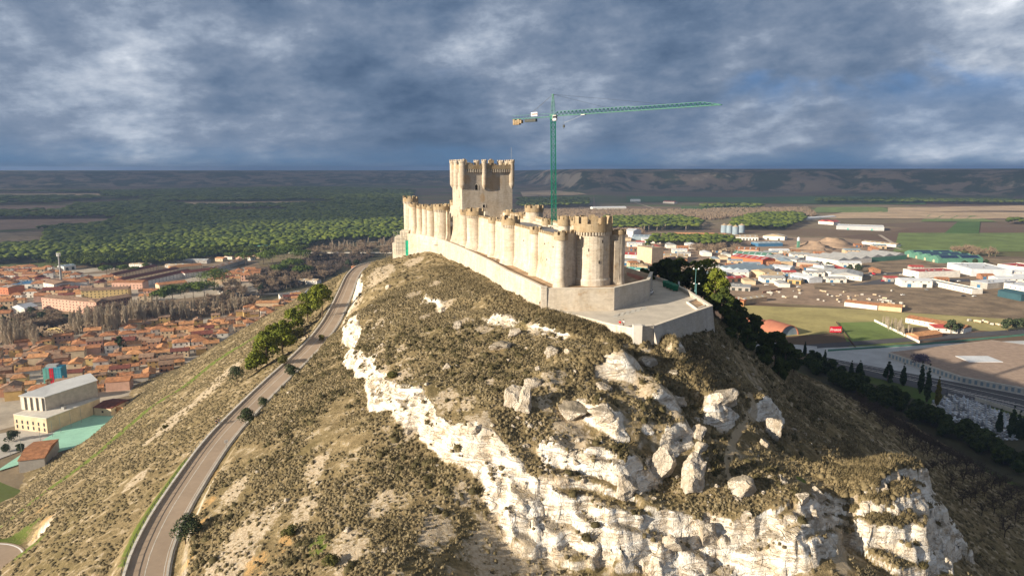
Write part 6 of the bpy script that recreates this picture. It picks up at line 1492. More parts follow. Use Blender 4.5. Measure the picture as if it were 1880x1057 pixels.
# explicit buildings given by two ground corners of the side we see, a depth and a height
def building(name, a, b, depth, h, wall, roof, kind, label, cat='building', group=None, rise=None, wins=0, floors=1, doors=0, ridge='x', win_mat='glass_dark', ov=.3, hip=0, bays=1, winw=1.2, parapet=0, door_mat='dark_steel', winh=1.2):
    A, B = PG(*a), PG(*b); L = math.dist(A[:2], B[:2]); ang = math.atan2(B[1] - A[1], B[0] - A[0])
    rt = empty(name, A, ang, label, cat, group)
    if name == 'x': pass
    rise = rise if rise is not None else min(depth, L) * .12
    m = MB(); m.box(0, L, 0, depth, -1, h)
    W_ = 'render_' + wall if 'render_' + wall in MATS else wall; Rf = roof if roof in MATS else 'tiles_' + roof
    if kind == 'gable':
        if ridge == 'x':
            m.add([(0, 0, h + .001), (0, depth, h + .001), (0, depth / 2, h + rise)], [(0, 2, 1)]); m.add([(L, 0, h + .001), (L, depth, h + .001), (L, depth / 2, h + rise)], [(0, 1, 2)]) if not hip else None
        else:
            for k in range(bays):
                x0, x1 = L * k / bays, L * (k + 1) / bays; m.add([(x0, 0, h + .001), (x1, 0, h + .001), ((x0 + x1) / 2, 0, h + rise)], [(0, 1, 2)]); m.add([(x0, depth, h + .001), (x1, depth, h + .001), ((x0 + x1) / 2, depth, h + rise)], [(2, 1, 0)])
    m.build('wall', W_, rt); m = MB()
    if kind == 'gable':
        if ridge == 'x': gable(m, 0, L, 0, depth, h + .03, rise, ov, hip)
        else:
            for k in range(bays):
                g_ = MB(); x0, x1 = L * k / bays, L * (k + 1) / bays
                gable(g_, -depth, 0, x0, x1, h + .03, rise, ov if bays == 1 else 0.01)
                m.add([(y_, -x_, z_) for x_, y_, z_ in g_.v], [f[::1] for f in g_.f])
    elif kind == 'flat':
        m.box(-ov, L + ov, -ov, depth + ov, h + .003, h + .35)
    elif kind == 'parapet':
        m.box(.3, L - .3, .3, depth - .3, h + .003, h + .1)
    rf = m.build('roof', Rf, rt)
    if kind == 'parapet':
        m = MB(); m.box(0, L, 0, .28, h + .003, h + .9); m.box(0, L, depth - .28, depth, h + .003, h + .9); m.box(0, .28, .283, depth - .283, h + .003, h + .9); m.box(L - .28, L, .283, depth - .283, h + .003, h + .9); m.build('parapet', W_, rt)
    for f in range(floors):
        zf = 1.1 + f * 2.9 if floors > 1 else max(.9, h * .45)
        for k in range(wins):
            x = L * (k + .5) / wins; m = MB(); m.box(x - winw / 2, x + winw / 2, -.06, .1, zf, zf + winh); m.build('window', win_mat, rt)
        nd = max(1, int(depth / 6)) if wins else 0
        for k in range(min(nd, 4)):
            y_ = depth * (k + .5) / nd; m = MB(); m.box(-.06, .1, y_ - winw / 2, y_ + winw / 2, zf, zf + winh); m.build('window', win_mat, rt)
    if kind == 'gable' and name in ('warehouse', 'factory', 'shed', 'solar_hangar') and bays == 1 and not hip:
        Lr, Wd = (L, depth) if ridge == 'x' else (depth, L)
        nk = max(2, min(7, int(Lr / 9)))
        for k in range(nk):
            for sd_ in (0, 1):
                a0 = Lr * (k + .5) / nk; m = MB(); f0, f1 = .2, .8
                q = []
                for da in (-.9, .9):
                    for f in (f0, f1):
                        b_ = Wd / 2 * f if sd_ == 0 else Wd - Wd / 2 * f
                        q.append((a0 + da, b_, h + .03 + .16 + rise * f + .03))
                if ridge == 'y': q = [(b_, a_, c_) for a_, b_, c_ in q]
                q = [q[0], q[1], q[3], q[2]]; q2 = [(a_, b_, c_ + .08) for a_, b_, c_ in q]
                m.add(q + q2, [(3, 2, 1, 0), (4, 5, 6, 7), (0, 1, 5, 4), (1, 2, 6, 5), (2, 3, 7, 6), (3, 0, 4, 7)]); m.build('skylight', 'roof_skylight', rf)
    if kind in ('parapet', 'flat') and depth > 15:
        rg = random.Random(int(A[0])); 
        for k in range(4): x_, y_ = L * rg.uniform(.15, .85), depth * rg.uniform(.2, .8); m = MB(); m.box(x_ - 1, x_ + 1, y_ - .8, y_ + .8, h + .36, h + 1.6); m.build('roof_vent', 'steel', rf)
    for k in range(doors):
        x = L * (k + .5) / doors; m = MB(); dw = min(4.0, L / doors * .5); m.box(x - dw / 2, x + dw / 2, -.08, .1, 0, min(h * .75, 4.2)); m.build('door', door_mat, rt)
    return rt
Bd = building
# --- old town pieces
x, y, _ = PG(28, 790)
hall = Bd('sports_hall', (28, 788), (88, 796), 34, 8.5, 'cream', 'pale_concrete', 'flat', 'large pale sports hall with ribbed upper block beside the green court', 'hall', wins=6, floors=2, winw=1.1, winh=1.9, ov=.1)
m = MB(); m.prism([(-3.0, 7), (12.5, 9), (20, 36), (4, 46), (-4, 30)], 8.9, [16.5, 16.5, 18.5, 18.5, 17]); m.build('upper_block', 'concrete', hall)
m = MB()
for k in range(4): m.box(-1.6 + k * 3.6, .4 + k * 3.6, 6.55 + k * .47, 6.95 + k * .47, 9, 16.2)
m.build('wall_panel', 'cap_stone', hall)
m = MB(); m.prism([(-3.4, 6.6), (12.8, 8.6), (20.5, 36.4), (4, 46.6), (-4.5, 30)], [16.503, 16.503, 18.503, 18.503, 17.003], [16.9, 16.9, 18.9, 18.9, 17.4]); m.build('roof', 'plaza_pale', hall)
quadpatch('sports_court', ((-10, 868), (143, 820), (240, 759), (150, 762)), 'court_green', dz=.3)
quadpatch('track', ((-20, 850), (60, 820), (150, 770), (-20, 800)), 'concrete', dz=.1)
A = [PG(*q) for q in ((40, 832), (75, 815), (112, 795), (150, 777), (172, 752))]
for i, q in enumerate(A + [PG(97, 803), PG(131, 786), PG(20, 842)]):
    m = MB(); m.tube((q[0], q[1], 0), (q[0], q[1], 9.5), .10, 5); tag(m.build('pole', 'steel'), 'tall thin net pole beside the green court, %s from the picture edge' % ['second', 'fourth', 'sixth', 'eighth', 'last', 'fifth', 'seventh', 'first'][i], 'pole', 'net poles along the court')
m = MB(); A, B = PG(170, 757), PG(240, 762)
m.obox(((A[0] + B[0]) / 2, (A[1] + B[1]) / 2), (B[0] - A[0], B[1] - A[1]), math.dist(A, B), .4, -1, 4.5); tag(m.build('court_wall', 'rust_wood'), 'rusty orange retaining wall at the far end of the green court', 'wall')
Bd('ruined_shed', (36, 868), (84, 862), 24, 6.0, 'grey', 'rust', 'gable', 'roofed rough shed with a brick gable beside the green court', 'shed', rise=1.6)
A = PG(102, 712); sc = empty('scaffold_block', (A[0] - 7, A[1], 0), .22, 'building wrapped in blue sheets with a red stripe under scaffolding', 'building')
m = MB(); m.box(0, 13, 0, 11, -1, 16.2); m.build('sheeting', 'sheet_blue', sc); m = MB(); m.box(-.15, .0, -.1, 11.1, 0, 16.4); m.box(0.0, 4.3, -.16, -.01, 0, 16.4); m.build('pale_sheeting', 'roof_teal', sc); m = MB(); m.box(4.6, 7.4, -.2, -.012, 0, 16.5); m.build('red_banner', 'red_paint', sc)
m = MB()
for k in range(7): m.tube((k * 2.1 + .1, -.9, 0), (k * 2.1 + .1, -.9, 17.6), .06, 4)
for z in (4, 8, 12, 16.2): m.tube((0, -.9, z), (13, -.9, z), .05, 4)
m.build('scaffold', 'steel', sc); m = MB(); m.box(1, 9, 3, 9, 16.203, 18); m.build('roof', 'roof_grey', sc); sc.scale = (.8, .8, .8)
Bd('corner_house', (160, 648), (190, 645), 12, 9, 'pink', 'brown', 'gable', 'tall pink corner house with dark windows standing above the old town', 'house', wins=4, floors=3, rise=1.5)
Bd('house', (84, 662), (108, 652), 13, 7, 'ochre', 'orange', 'gable', 'house with ochre side and pink gable at the riverside of the old town', 'house', wins=3, floors=2)
Bd('house', (205, 765), (240, 748), 11, 5, 'cream', 'maroon', 'gable', 'cream chalet with dark maroon roof nearest the castle slope', 'house', wins=2, ridge='y')
Bd('house', (470, 572), (512, 571), 13, 8.5, 'sand', 'orange', 'gable', 'sand coloured villa with orange roof beside the long white yard wall', 'house', wins=5, floors=2)
m = MB(); 
for a, b in (((517, 557), (560, 545)), ((560, 545), (566, 538)), ((517, 557), (512, 548)), ((512, 548), (550, 541))):
    A, B = PG(*a), PG(*b); m.obox(((A[0] + B[0]) / 2, (A[1] + B[1]) / 2), (B[0] - A[0], B[1] - A[1]), math.dist(A, B), .5, -1, 5.2)
tag(m.build('yard_wall', 'render_white'), 'long bright white yard wall beside the sand coloured villa', 'wall')
# footbridge: yellow arch
A, B = PG(85, 612), PG(124, 625); fb = empty('footbridge', A, math.atan2(B[1] - A[1], B[0] - A[0]), 'ochre arched footbridge over the river by the poplars', 'bridge'); L = math.dist(A[:2], B[:2])
for yy in (-1.6, 1.6):
    m = MB(); pr_ = None
    for k in range(17):
        t_ = k / 16; q = (L * t_, yy, 1 + 6.5 * math.sin(math.pi * t_))
        if pr_: m.tube(pr_, q, .35, 5)
        if 0 < k < 16: m.tube(q, (q[0], yy, 1.2), .08, 4)
        pr_ = q
    m.build('arch', 'render_yellow', fb)
m = MB(); m.box(-4, L + 4, -1.5, 1.5, .6, 1.2); m.build('deck', 'concrete', fb)
# communications mast
A = PG(113, 520); cm = empty('communications_mast', A, 0, 'white and grey telecom mast rising from the houses before the forest', 'mast')
m = MB(); m.tube((0, 0, 0), (0, 0, 38), 1.5, 8, r2=.75); m.build('shaft', 'steel', cm); m = MB(); m.lathe(0, 0, [(2.2, 34.5), (2.2, 35)], 10)
for k in range(6): a = k * 1.05; m.box(2.1 * math.cos(a) - .3, 2.1 * math.cos(a) + .3, 2.1 * math.sin(a) - .3, 2.1 * math.sin(a) + .3, 35, 38.5)
m.build('antenna', 'white_paint', cm)
# --- new town pieces
Bd('apartment_block', (78, 567), (178, 577), 14, 12, 'pink', 'brown', 'gable', 'long four storey pink apartment block facing the river poplars', 'apartments', wins=16, floors=4, rise=2.2)
Bd('apartment_block', (179, 577), (244, 565), 14, 12, 'brick', 'brown', 'gable', 'shaded brick wing of apartments at the right of the pink block', 'apartments', wins=12, floors=4, rise=2.2)
Bd('apartment_block', (150, 549), (236, 545), 15, 9, 'yellow', 'brown', 'gable', 'yellowish apartment row with brown roof behind the pink block', 'apartments', wins=12, floors=3, rise=2)
Bd('apartment_block', (66, 530), (100, 536), 22, 9, 'white', 'brown', 'gable', 'white blocks with brown roofs between mast and blue shed', 'apartments', wins=6, floors=3, rise=2)
Bd('apartment_block', (206, 531), (262, 531), 14, 8, 'pink', 'rust', 'gable', 'pale pink row with orange roof left of the umbrella pines', 'apartments', wins=9, floors=2, rise=2)
for i, (a, b, dp, lab) in enumerate((((228, 523), (330, 501), 12, 'nearest maroon terrace row running back toward the forest'), ((262, 526), (352, 505), 12, 'second maroon terrace row running back toward the forest'), ((212, 514), (290, 496), 11, 'left maroon terrace row running back toward the forest'), ((340, 510), (402, 502), 12, 'right maroon terrace row beside the umbrella pines'), ((315, 500), (372, 494), 12, 'far terrace row with orange roof beneath the long sheds'))):
    Bd('terrace_row', a, b, dp, 6, 'white' if i % 2 else 'cream', 'maroon' if i < 4 else 'orange', 'gable', lab, 'terraced houses', wins=14, floors=2, rise=2.6)
Bd('apartment_block', (294, 541), (345, 535), 14, 11, 'cream', 'rust', 'gable', 'cream apartment house left of the tallest umbrella pines', 'apartments', wins=7, floors=3, rise=2)
Bd('shed', (22, 533), (75, 531), 24, 7, 'white', 'roof_blue', 'flat', 'low shed with bright blue roof at the left of the new town', 'shed', doors=4)
Bd('shed', (0, 540), (16, 541), 20, 8, 'orange_red', 'brown', 'gable', 'orange brick building at the left picture edge', 'building', wins=3, floors=2)
Bd('shed', (380, 505), (455, 482), 14, 6, 'grey', 'brown', 'gable', 'long brown roofed shed running diagonally right of the terraces', 'shed', wins=10)
Bd('shed', (237, 490), (270, 491), 10, 4.5, 'white', 'roof_tan', 'gable', 'long white low shed at the forest edge, left one', 'shed', wins=8)
Bd('shed', (303, 492), (366, 492), 10, 4.5, 'white', 'roof_tan', 'gable', 'long white low shed at the forest edge, right one', 'shed', wins=14)
Bd('shed', (296, 484), (380, 484), 14, 5, 'grey', 'roof_grey', 'gable', 'long grey roofed shed behind the white ones at the forest edge', 'shed', wins=8)
Bd('shed', (118, 497), (140, 494), 14, 6, 'white', 'roof_blue_grey', 'gable', 'small pale shed with bluish roof before the forest', 'shed', doors=2)
Bd('pool_hall', (450, 461), (503, 463), 30, 8, 'white', 'roof_teal', 'gable', 'building with striped teal roof inside the pine forest', 'hall', doors=3, ridge='y', bays=3, rise=2.5)
Bd('house', (400, 541), (432, 541), 16, 6, 'white', 'brown', 'gable', 'white villa alone right of the umbrella pines', 'house', wins=4, hip=.8)
Bd('house', (22, 575), (46, 577), 14, 6, 'white', 'roof_white', 'gable', 'bright white gabled house left of the pink apartment block', 'house', ridge='y', rise=3)
Bd('house', (505, 481), (540, 483), 10, 5, 'white', 'orange', 'gable', 'white house with orange roof at the river bend', 'house', wins=3) if 0 else None
Bd('shed', (548, 521), (582, 522), 12, 4.5, 'white', 'roof_tan', 'gable', 'low white shed above the tallest roadside pine', 'shed', wins=6)
Bd('house', (645, 497), (660, 498), 8, 6, 'orange_red', 'orange', 'gable', 'small orange house at the far end of the hill road', 'house', wins=2)
for i, (px, py) in enumerate(((395, 480), (412, 476), (430, 476), (446, 478), (463, 474))): Bd('house', (px, py), (px + 14, py + .5), 12, 5, ('cream', 'white', 'pink', 'white', 'sand')[i], ('orange', 'rust', 'orange', 'orange', 'rust')[i], 'gable', '%s house with tiled roof at the forest edge, %s from the left' % (('cream', 'white', 'pink', 'smaller white', 'sand')[i], ('first', 'second', 'third', 'fourth', 'fifth')[i]), 'house', 'houses along the forest edge', wins=2)
# --- right side
RB = [
 ('silo_block', (1169, 484), (1196, 489), 22, 27, 'cream', 'roof_tan', 'flat', 'tall beige grain store tower standing above the low sheds', dict(wins=0)),
 ('convent', (1238, 440), (1312, 441), 20, 11, 'orange_red', 'orange', 'gable', 'long orange brick building before the umbrella pines, left wing', dict(wins=12, floors=3, rise=3)),
 ('convent', (1284, 443), (1336, 440), 18, 10, 'pink', 'orange', 'gable', 'long salmon coloured brick building before the umbrella pines, right wing', dict(wins=10, floors=2, rise=3)),
 ('warehouse', (1345, 441), (1392, 442), 40, 7, 'white', 'roof_tan', 'gable', 'tan roofed low warehouse below the silver silos', dict(doors=8, rise=3)),
 ('warehouse', (1400, 440), (1440, 442), 30, 8, 'white', 'roof_tan', 'gable', 'tan gabled warehouse right of the silver silos', dict(doors=2, ridge='y', rise=4)),
 ('warehouse', (1350, 467), (1392, 469), 26, 9, 'pink', 'rust', 'gable', 'pink house block with dark red roof above the estate', dict(wins=8, floors=2, rise=3)),
 ('factory', (1342, 478), (1400, 486), 30, 7, 'orange_red', 'roof_red', 'gable', 'factory with a pale and red striped roof in the estate centre', dict(rise=3)),
 ('factory', (1345, 474), (1412, 479), 26, 8, 'roof_white', 'roof_green', 'gable', 'long grey green roofed factory behind the red striped one', dict(rise=3)),
 ('factory', (1318, 500), (1375, 508), 60, 7, 'white', 'roof_blue_grey', 'gable', 'big factory with blue grey ribbed roofs and white front', dict(ridge='y', bays=4, rise=3)),
 ('warehouse', (1400, 480), (1462, 486), 34, 7, 'white', 'roof_grey', 'gable', 'pale grey warehouse right of the green roofed factory', dict(rise=2.5, doors=4)),
 ('warehouse', (1415, 497), (1450, 500), 26, 6, 'roof_white', 'roof_white', 'gable', 'small bluish white warehouse in the estate centre', dict(rise=2)),
 ('shed', (1330, 519), (1372, 516), 14, 5, 'brick', 'roof_red', 'gable', 'low crimson roofed building near the pines', dict(doors=4, rise=1.6)),
 ('shed', (1328, 532), (1377, 535), 24, 4.5, 'grey', 'roof_grey', 'flat', 'flat grey building with dark doorways nearest the pines', dict(doors=4)),
 ('house', (1378, 507), (1404, 512), 18, 8, 'sand', 'roof_tan', 'gable', 'old tan stone house in the estate', dict(ridge='y', rise=3, wins=2)),
 ('shed', (1400, 512), (1436, 514), 22, 6, 'sand', 'roof_tan', 'gable', 'old tan shed right of the stone house', dict(rise=3)),
 ('shed', (1445, 520), (1470, 522), 18, 5, 'ochre', 'roof_grey', 'gable', 'small ochre walled shed below the estate road', dict(doors=2)),
 ('shed', (1345, 560), (1365, 562), 22, 5, 'rust_wood', 'orange_red', 'flat', 'orange timber walled hut beside the long tan shed', {}),
 ('shed', (1366, 559), (1408, 553), 10, 5, 'sand', 'roof_tan', 'gable', 'long tan shed on the track beside the meadow', dict(rise=1.5)),
 ('warehouse', (1392, 453), (1437, 452), 26, 6, 'roof_blue', 'roof_blue_grey', 'gable', 'dark blue fronted warehouse below the tan warehouses', dict(rise=2)),
 ('warehouse', (1440, 470), (1480, 471), 18, 5, 'brick', 'roof_tan', 'gable', 'brown shed beside the earth heaps', dict(doors=5)),
 ('warehouse', (1480, 500), (1550, 512), 30, 6, 'white', 'roof_grey', 'gable', 'white hangar with grey roof and window row, left part', dict(rise=3, wins=10)),
 ('warehouse', (1524, 512), (1582, 516), 40, 6, 'white', 'roof_grey', 'gable', 'white gabled hangar with dark windows in the estate front', dict(ridge='y', rise=4, wins=6)),
 ('warehouse', (1538, 487), (1600, 482), 60, 7, 'white', 'roof_grey', 'gable', 'row of grey shed roofs with green gables, left block', dict(ridge='y', bays=3, rise=4)),
 ('warehouse', (1600, 481), (1664, 476), 50, 7, 'roof_green', 'roof_grey', 'gable', 'row of grey shed roofs with green gables, right block', dict(ridge='y', bays=3, rise=4)),
 ('solar_hangar', (1660, 470), (1722, 483), 70, 7, 'roof_green', 'roof_green', 'gable', 'green hangar row carrying blue solar panels', dict(ridge='y', bays=4, rise=4, doors=4, door_mat='render_cream')),
 ('warehouse', (1657, 505), (1686, 511), 62, 8, 'white', 'roof_red', 'parapet', 'white building with flat crimson roof', dict(wins=4)),
 ('warehouse', (1738, 494), (1783, 507), 50, 9, 'roof_white', 'roof_white', 'parapet', 'large bluish white box warehouse behind the crimson roofed one', {}),
 ('warehouse', (1830, 497), (1890, 505), 40, 9, 'white', 'roof_red', 'parapet', 'white factory with red edged roof at the right border', dict(wins=8)),
 ('office_row', (1692, 520), (1784, 540), 14, 5, 'white', 'roof_grey', 'parapet', 'long narrow white building on the waste ground', dict(wins=16)),
 ('warehouse', (1781, 526), (1812, 531), 50, 7, 'grey', 'roof_white', 'flat', 'grey walled shed with white roof and a blue door', dict(doors=1, door_mat='roof_blue')),
 ('warehouse', (1842, 530), (1895, 540), 26, 7, 'white', 'roof_white', 'flat', 'white shed with slot windows above the teal barn', dict(wins=6)),
 ('barn', (1831, 544), (1874, 553), 20, 7, 'dark_teal', 'dark_teal', 'gable', 'dark teal metal barn near the right picture edge', dict(rise=2)),
 ('warehouse', (1535, 421), (1623, 424), 60, 8, 'plaza_pale', 'roof_white', 'parapet', 'very large pale glassy warehouse among the far fields', dict(doors=2, door_mat='roof_teal')),
 ('warehouse', (1502, 411), (1530, 413), 30, 7, 'white', 'roof_red', 'gable', 'red and white twin barns left of the glassy warehouse', dict(ridge='y', bays=2, rise=4)),
 ('warehouse', (1480, 404), (1535, 400), 20, 5, 'white', 'roof_white', 'gable', 'long white farm sheds beyond the pine grove', {}),
 ('shed', (1582, 448), (1645, 454), 16, 5, 'white', 'roof_tan', 'gable', 'long white shed with tan roof beside the bending track', dict(wins=10)),
 ('yard_shed', (1550, 562), (1610, 569), 16, 4.5, 'white', 'rust', 'gable', 'white walled shed with rusty roof at the scrap yard, left part', dict(rise=1.5)),
 ('yard_shed', (1612, 569), (1655, 573), 18, 4.5, 'sand', 'orange', 'gable', 'orange roofed shed at the scrap yard, right part', dict(rise=1.5)),
 ('stable', (1662, 592), (1768, 612), 14, 4.5, 'white', 'rust', 'gable', 'long white stable with a rust coloured roof', dict(wins=10, rise=2)),
 ('stable', (1716, 610), (1758, 612), 16, 4, 'white', 'roof_red', 'gable', 'low white building with pink roof in front of the stable', dict(wins=3)),
 ('stable', (1686, 624), (1730, 618), 12, 3, 'brick', 'orange', 'gable', 'low orange shed at the corner of the stable yard', {}),
 ('shed', (1146, 500), (1182, 503), 20, 5, 'white', 'roof_teal', 'gable', 'white shed with green edge roof left of the pines', dict(rise=2)),
 ('shed', (1146, 474), (1172, 475), 24, 6, 'white', 'roof_red', 'gable', 'red roofed building beside the beige grain tower', dict(wins=3)),
 ('factory', (1146, 436), (1162, 437), 40, 14, 'white', 'roof_white', 'gable', 'white saw roofed factory next to the castle tower', dict(ridge='x', rise=4)),
 ('warehouse', (1160, 440), (1194, 441), 40, 7, 'roof_blue_grey', 'roof_blue_grey', 'gable', 'blue grey shed right of the white factory', dict(rise=2)),
 ('warehouse', (1200, 476), (1262, 478), 34, 6, 'cream', 'roof_tan', 'gable', 'long pale roofed warehouse just above the dark pines', dict(rise=2)),
 ('warehouse', (1180, 520), (1215, 521), 16, 6, 'brick', 'rust', 'gable', 'brick row with small gables above the dark pines', dict(ridge='y', bays=4, rise=2)),
 ('warehouse', (1450, 512), (1485, 520), 20, 6, 'roof_white', 'roof_white', 'gable', 'blue fronted white workshop by the estate road', dict(doors=3, door_mat='roof_blue')),
 ('warehouse', (1462, 489), (1502, 492), 30, 6, 'pink', 'roof_grey', 'gable', 'pink walled workshop with grey roof', dict(rise=2)),
 ('warehouse', (1492, 500), (1512, 503), 22, 10, 'white', 'roof_white', 'parapet', 'taller white office box in the estate', dict(wins=3, floors=2)),
 ('farm', (1158, 371), (1176, 371), 30, 8, 'roof_white', 'roof_white', 'gable', 'pale farm shed in the dark fields beyond the castle', {}),
 ('farm', (1217, 373), (1238, 374), 20, 7, 'white', 'roof_red', 'gable', 'red roofed farm in the dark fields', {}),
 ('farm', (1088, 384), (1150, 383), 26, 5, 'white', 'roof_white', 'gable', 'long white farm sheds beyond the castle towers', {}),
 ('farmhouse', (1252, 404), (1262, 404), 16, 9, 'cream', 'roof_tan', 'flat', 'cream farm tower before the pine grove', {}),
 ('farmhouse', (1262, 405), (1286, 405), 20, 6, 'brick', 'rust', 'gable', 'brick farmhouse right of the cream farm tower', {}),
]
for nm_, a, b, dp, h, wl, rf, kd, lab, kw in RB: Bd(nm_, a, b, dp, h, wl, rf, kd, lab, nm_.replace('_', ' '), 'buildings of the valley on the right', **kw)
# solar panels on the hangar row
sh = bpy.data.objects['solar_hangar']; A, B = PG(1660, 470), PG(1722, 483); L = math.dist(A[:2], B[:2]); bay = L / 4; 
for k in range(4):
    for j in range(2):
        m = MB(); x0, x1 = bay * (k + .56), bay * (k + .96); z0, z1 = 7 + 4 * .88 + .3, 7 + 4 * .08 + .3; y0, y1 = 6 + j * 32, 34 + j * 32
        m.add([(x0, y0, z0), (x1, y0, z1), (x1, y1, z1), (x0, y1, z0), (x0, y0, z0 + .12), (x1, y0, z1 + .12), (x1, y1, z1 + .12), (x0, y1, z0 + .12)], [(0, 3, 2, 1), (4, 5, 6, 7), (0, 1, 5, 4), (1, 2, 6, 5), (2, 3, 7, 6), (3, 0, 4, 7)]); m.build('solar_panel', 'solar', sh)
# steel silos
for i, (px, py) in enumerate(((1329, 427), (1339, 427.5), (1350, 430), (1361, 427))):
    A = PG(px, py); s_ = empty('silo', A, 0, 'silver corrugated grain silo with conical top, %s in the row' % ['leftmost', 'second from left', 'third from left, standing forward,', 'rightmost'][i], 'silo', 'silver grain silos'); m = MB()
    m.lathe(0, 0, [(7.0, 0)] + [(7.0 + .12 * (k % 2), k * 1.2) for k in range(1, 15)] + [(7, 17)], 20); m.build('shell', 'roof_blue_grey', s_); m = MB(); m.lathe(0, 0, [(7.3, 17.003), (1.0, 20.5), (.9, 21)], 20); m.build('cone_roof', 'roof_tan', s_)
# concrete plant tower
A = PG(1465, 456); s_ = empty('batching_tower', A, 0, 'narrow green and white works tower beside the earth heaps', 'tower'); m = MB(); m.box(-2, 2, -2, 2, 0, 14); m.build('frame', 'roof_green', s_); m = MB(); m.lathe(0, 0, [(2.6, 14.003), (2.6, 19), (.5, 21)], 10); m.build('hopper', 'roof_white', s_)
for i, (px, py, r, h, lab) in enumerate(((1492, 455, 40, 11, 'reddish heap of quarried earth, left one'), (1530, 450, 50, 13, 'larger pale heap of quarried earth, right one'), (1500, 462, 24, 6, 'small brown earth heap in front'))):
    A = PG(px, py); m = MB(); prof = [(r * (1 - t_ / 6) + 1, h * (1 - math.cos(t_ / 6 * math.pi)) / 2) for t_ in range(7)]; m.lathe(A[0], A[1], prof, 18)
    m.v = [(x + 4 * math.sin(y * .13 + z), y + 4 * math.sin(x * .11), z * (1 + .25 * math.sin(x * .2 + y * .17))) for x, y, z in m.v]; tag(m.build('earth_heap', 'mud', smooth=True), lab, 'heap')
# terracotta vaults of the winery
for i, (px, py, r, lab) in enumerate(((1404, 604, 8.6, 'left terracotta barrel vault half hidden by the pines'), (1450, 616, 9.6, 'right terracotta barrel vault with a glazed arch front'))):
    A = PG(px, py); vt = empty('vaulted_hall', A, 0.35, lab, 'hall'); m = MB(); n = 18; Lv = 26
    vs = []; 
    for y_ in (0, Lv):
        for k in range(n + 1): a = math.pi * k / n; vs.append((r * math.cos(a), y_, r * .95 * math.sin(a)))
        for k in range(n + 1): a = math.pi * k / n; vs.append(((r - .6) * math.cos(a), y_, (r - .6) * .95 * math.sin(a)))
    q = n + 1; fs = []
    for k in range(n): fs += [(k, k + 1, 2 * q + k + 1, 2 * q + k), (q + k + 1, q + k, 3 * q + k, 3 * q + k + 1), (k + 1, k, q + k, q + k + 1), (2 * q + k, 2 * q + k + 1, 3 * q + k + 1, 3 * q + k)]
    m.add(vs, fs); m.build('vault', 'terracotta', vt); m = MB(); vs = [((r - .6) * math.cos(math.pi * k / n), 1.2, (r - .6) * .95 * math.sin(math.pi * k / n)) for k in range(n + 1)]; m.add(vs, [tuple(range(n + 1))]); m.build('glazing', 'roof_blue_grey', vt)
# billboard with the word as on the photograph
A = PG(1523, 612); bb = empty('billboard', (A[0], A[1], 0), .05, 'red billboard with white lettering beside the green field', 'billboard')
m = MB(); m.box(0, 10.4, -.15, .15, .9, 6.3); m.build('panel', 'red_paint', bb); m = MB()
for x in (1.2, 5.2, 9.2): m.tube((x, .3, 0), (x, .3, 5.5), .15, 6)
m.build('post', 'steel', bb)
fc = bpy.data.curves.new('lettering', 'FONT'); fc.body = 'Protos'; fc.size = 3.5; fc.extrude = .03; fc.align_x = 'CENTER'; fc.offset = .05
fo = bpy.data.objects.new('lettering_curve', fc); COL.objects.link(fo); bpy.context.view_layer.update(); dg = bpy.context.evaluated_depsgraph_get(); me = bpy.data.meshes.new_from_object(fo.evaluated_get(dg)); bpy.data.objects.remove(fo)
lo = bpy.data.objects.new('lettering', me); COL.objects.link(lo); me.materials.clear(); me.materials.append(MATS['white_paint']); lo.parent = bb; lo.location = (5.2, -.19, 2.3); lo.rotation_euler = (R(90), 0, 0)
# winery: gravel roof over pale walls with a slot window band
Wp = [PG(*q)[:2] for q in ((1630, 657), (1819, 634), (1900, 645), (1900, 729), (1764, 703))]
wn = empty('winery_building', (0, 0, 0), 0, 'huge low building with brown gravel roof and pale slotted walls', 'building')
m = MB(); m.prism(Wp, -1, 4.6); m.build('wall', 'pale_concrete', wn); m = MB(); cW = (sum(p[0] for p in Wp) / 5, sum(p[1] for p in Wp) / 5); m.prism([LS(p, cW, .02) for p in Wp], 4.603, 4.75); m.build('roof', 'gravel_roof', wn)
for a, b in ((Wp[0], Wp[4]), (Wp[4], Wp[3])):
    L = math.dist(a, b); n = int(L / 3.2); ux, uy = (b[0] - a[0]) / L, (b[1] - a[1]) / L
    for k in range(min(n, 60)):
        t_ = (k + .5) * L / min(n, 60); m = MB(); m.obox((a[0] + ux * t_, a[1] + uy * t_), (ux, uy), 1.6, .3, 1.0, 3.6); m.build('window', 'roof_blue_grey', wn)
m = MB(); A = P(1797, 659, 4.8); m.box(A[0] - 12, A[0] + 12, A[1] - 8, A[1] + 8, 4.753, 5.1); m.build('skylight', 'roof_white', wn)
# glass balustrade ramp and low walls along the parking
for (a, b, h, mt, lab) in (((1520, 645), (1700, 633), 1.6, 'roof_green', 'greenish railing along the upper road by the forecourt'), ((1700, 633), (1890, 615), 1.6, 'roof_green', 'greenish railing along the upper road behind the gravel roof'), ((1790, 736), (1890, 766), 2.6, 'pale_concrete', 'pale wall between parking and cemetery'), ((1605, 590), (1688, 630), 2.2, 'render_white', 'white wall running beside the green field'), ((1535, 592), (1570, 638), 1.2, 'bark', 'dark low fence left of the green field'), ((1400, 538), (1435, 532), 2, 'brick_wall', 'dark red brick yard wall below the estate')):
    if mt not in MATS: mt = 'render_brick'
    A, B = PG(*a), PG(*b); m = MB(); m.obox(((A[0] + B[0]) / 2, (A[1] + B[1]) / 2), (B[0] - A[0], B[1] - A[1]), math.dist(A, B), .4, -.5, h); tag(m.build('boundary_wall', mt), lab, 'wall')
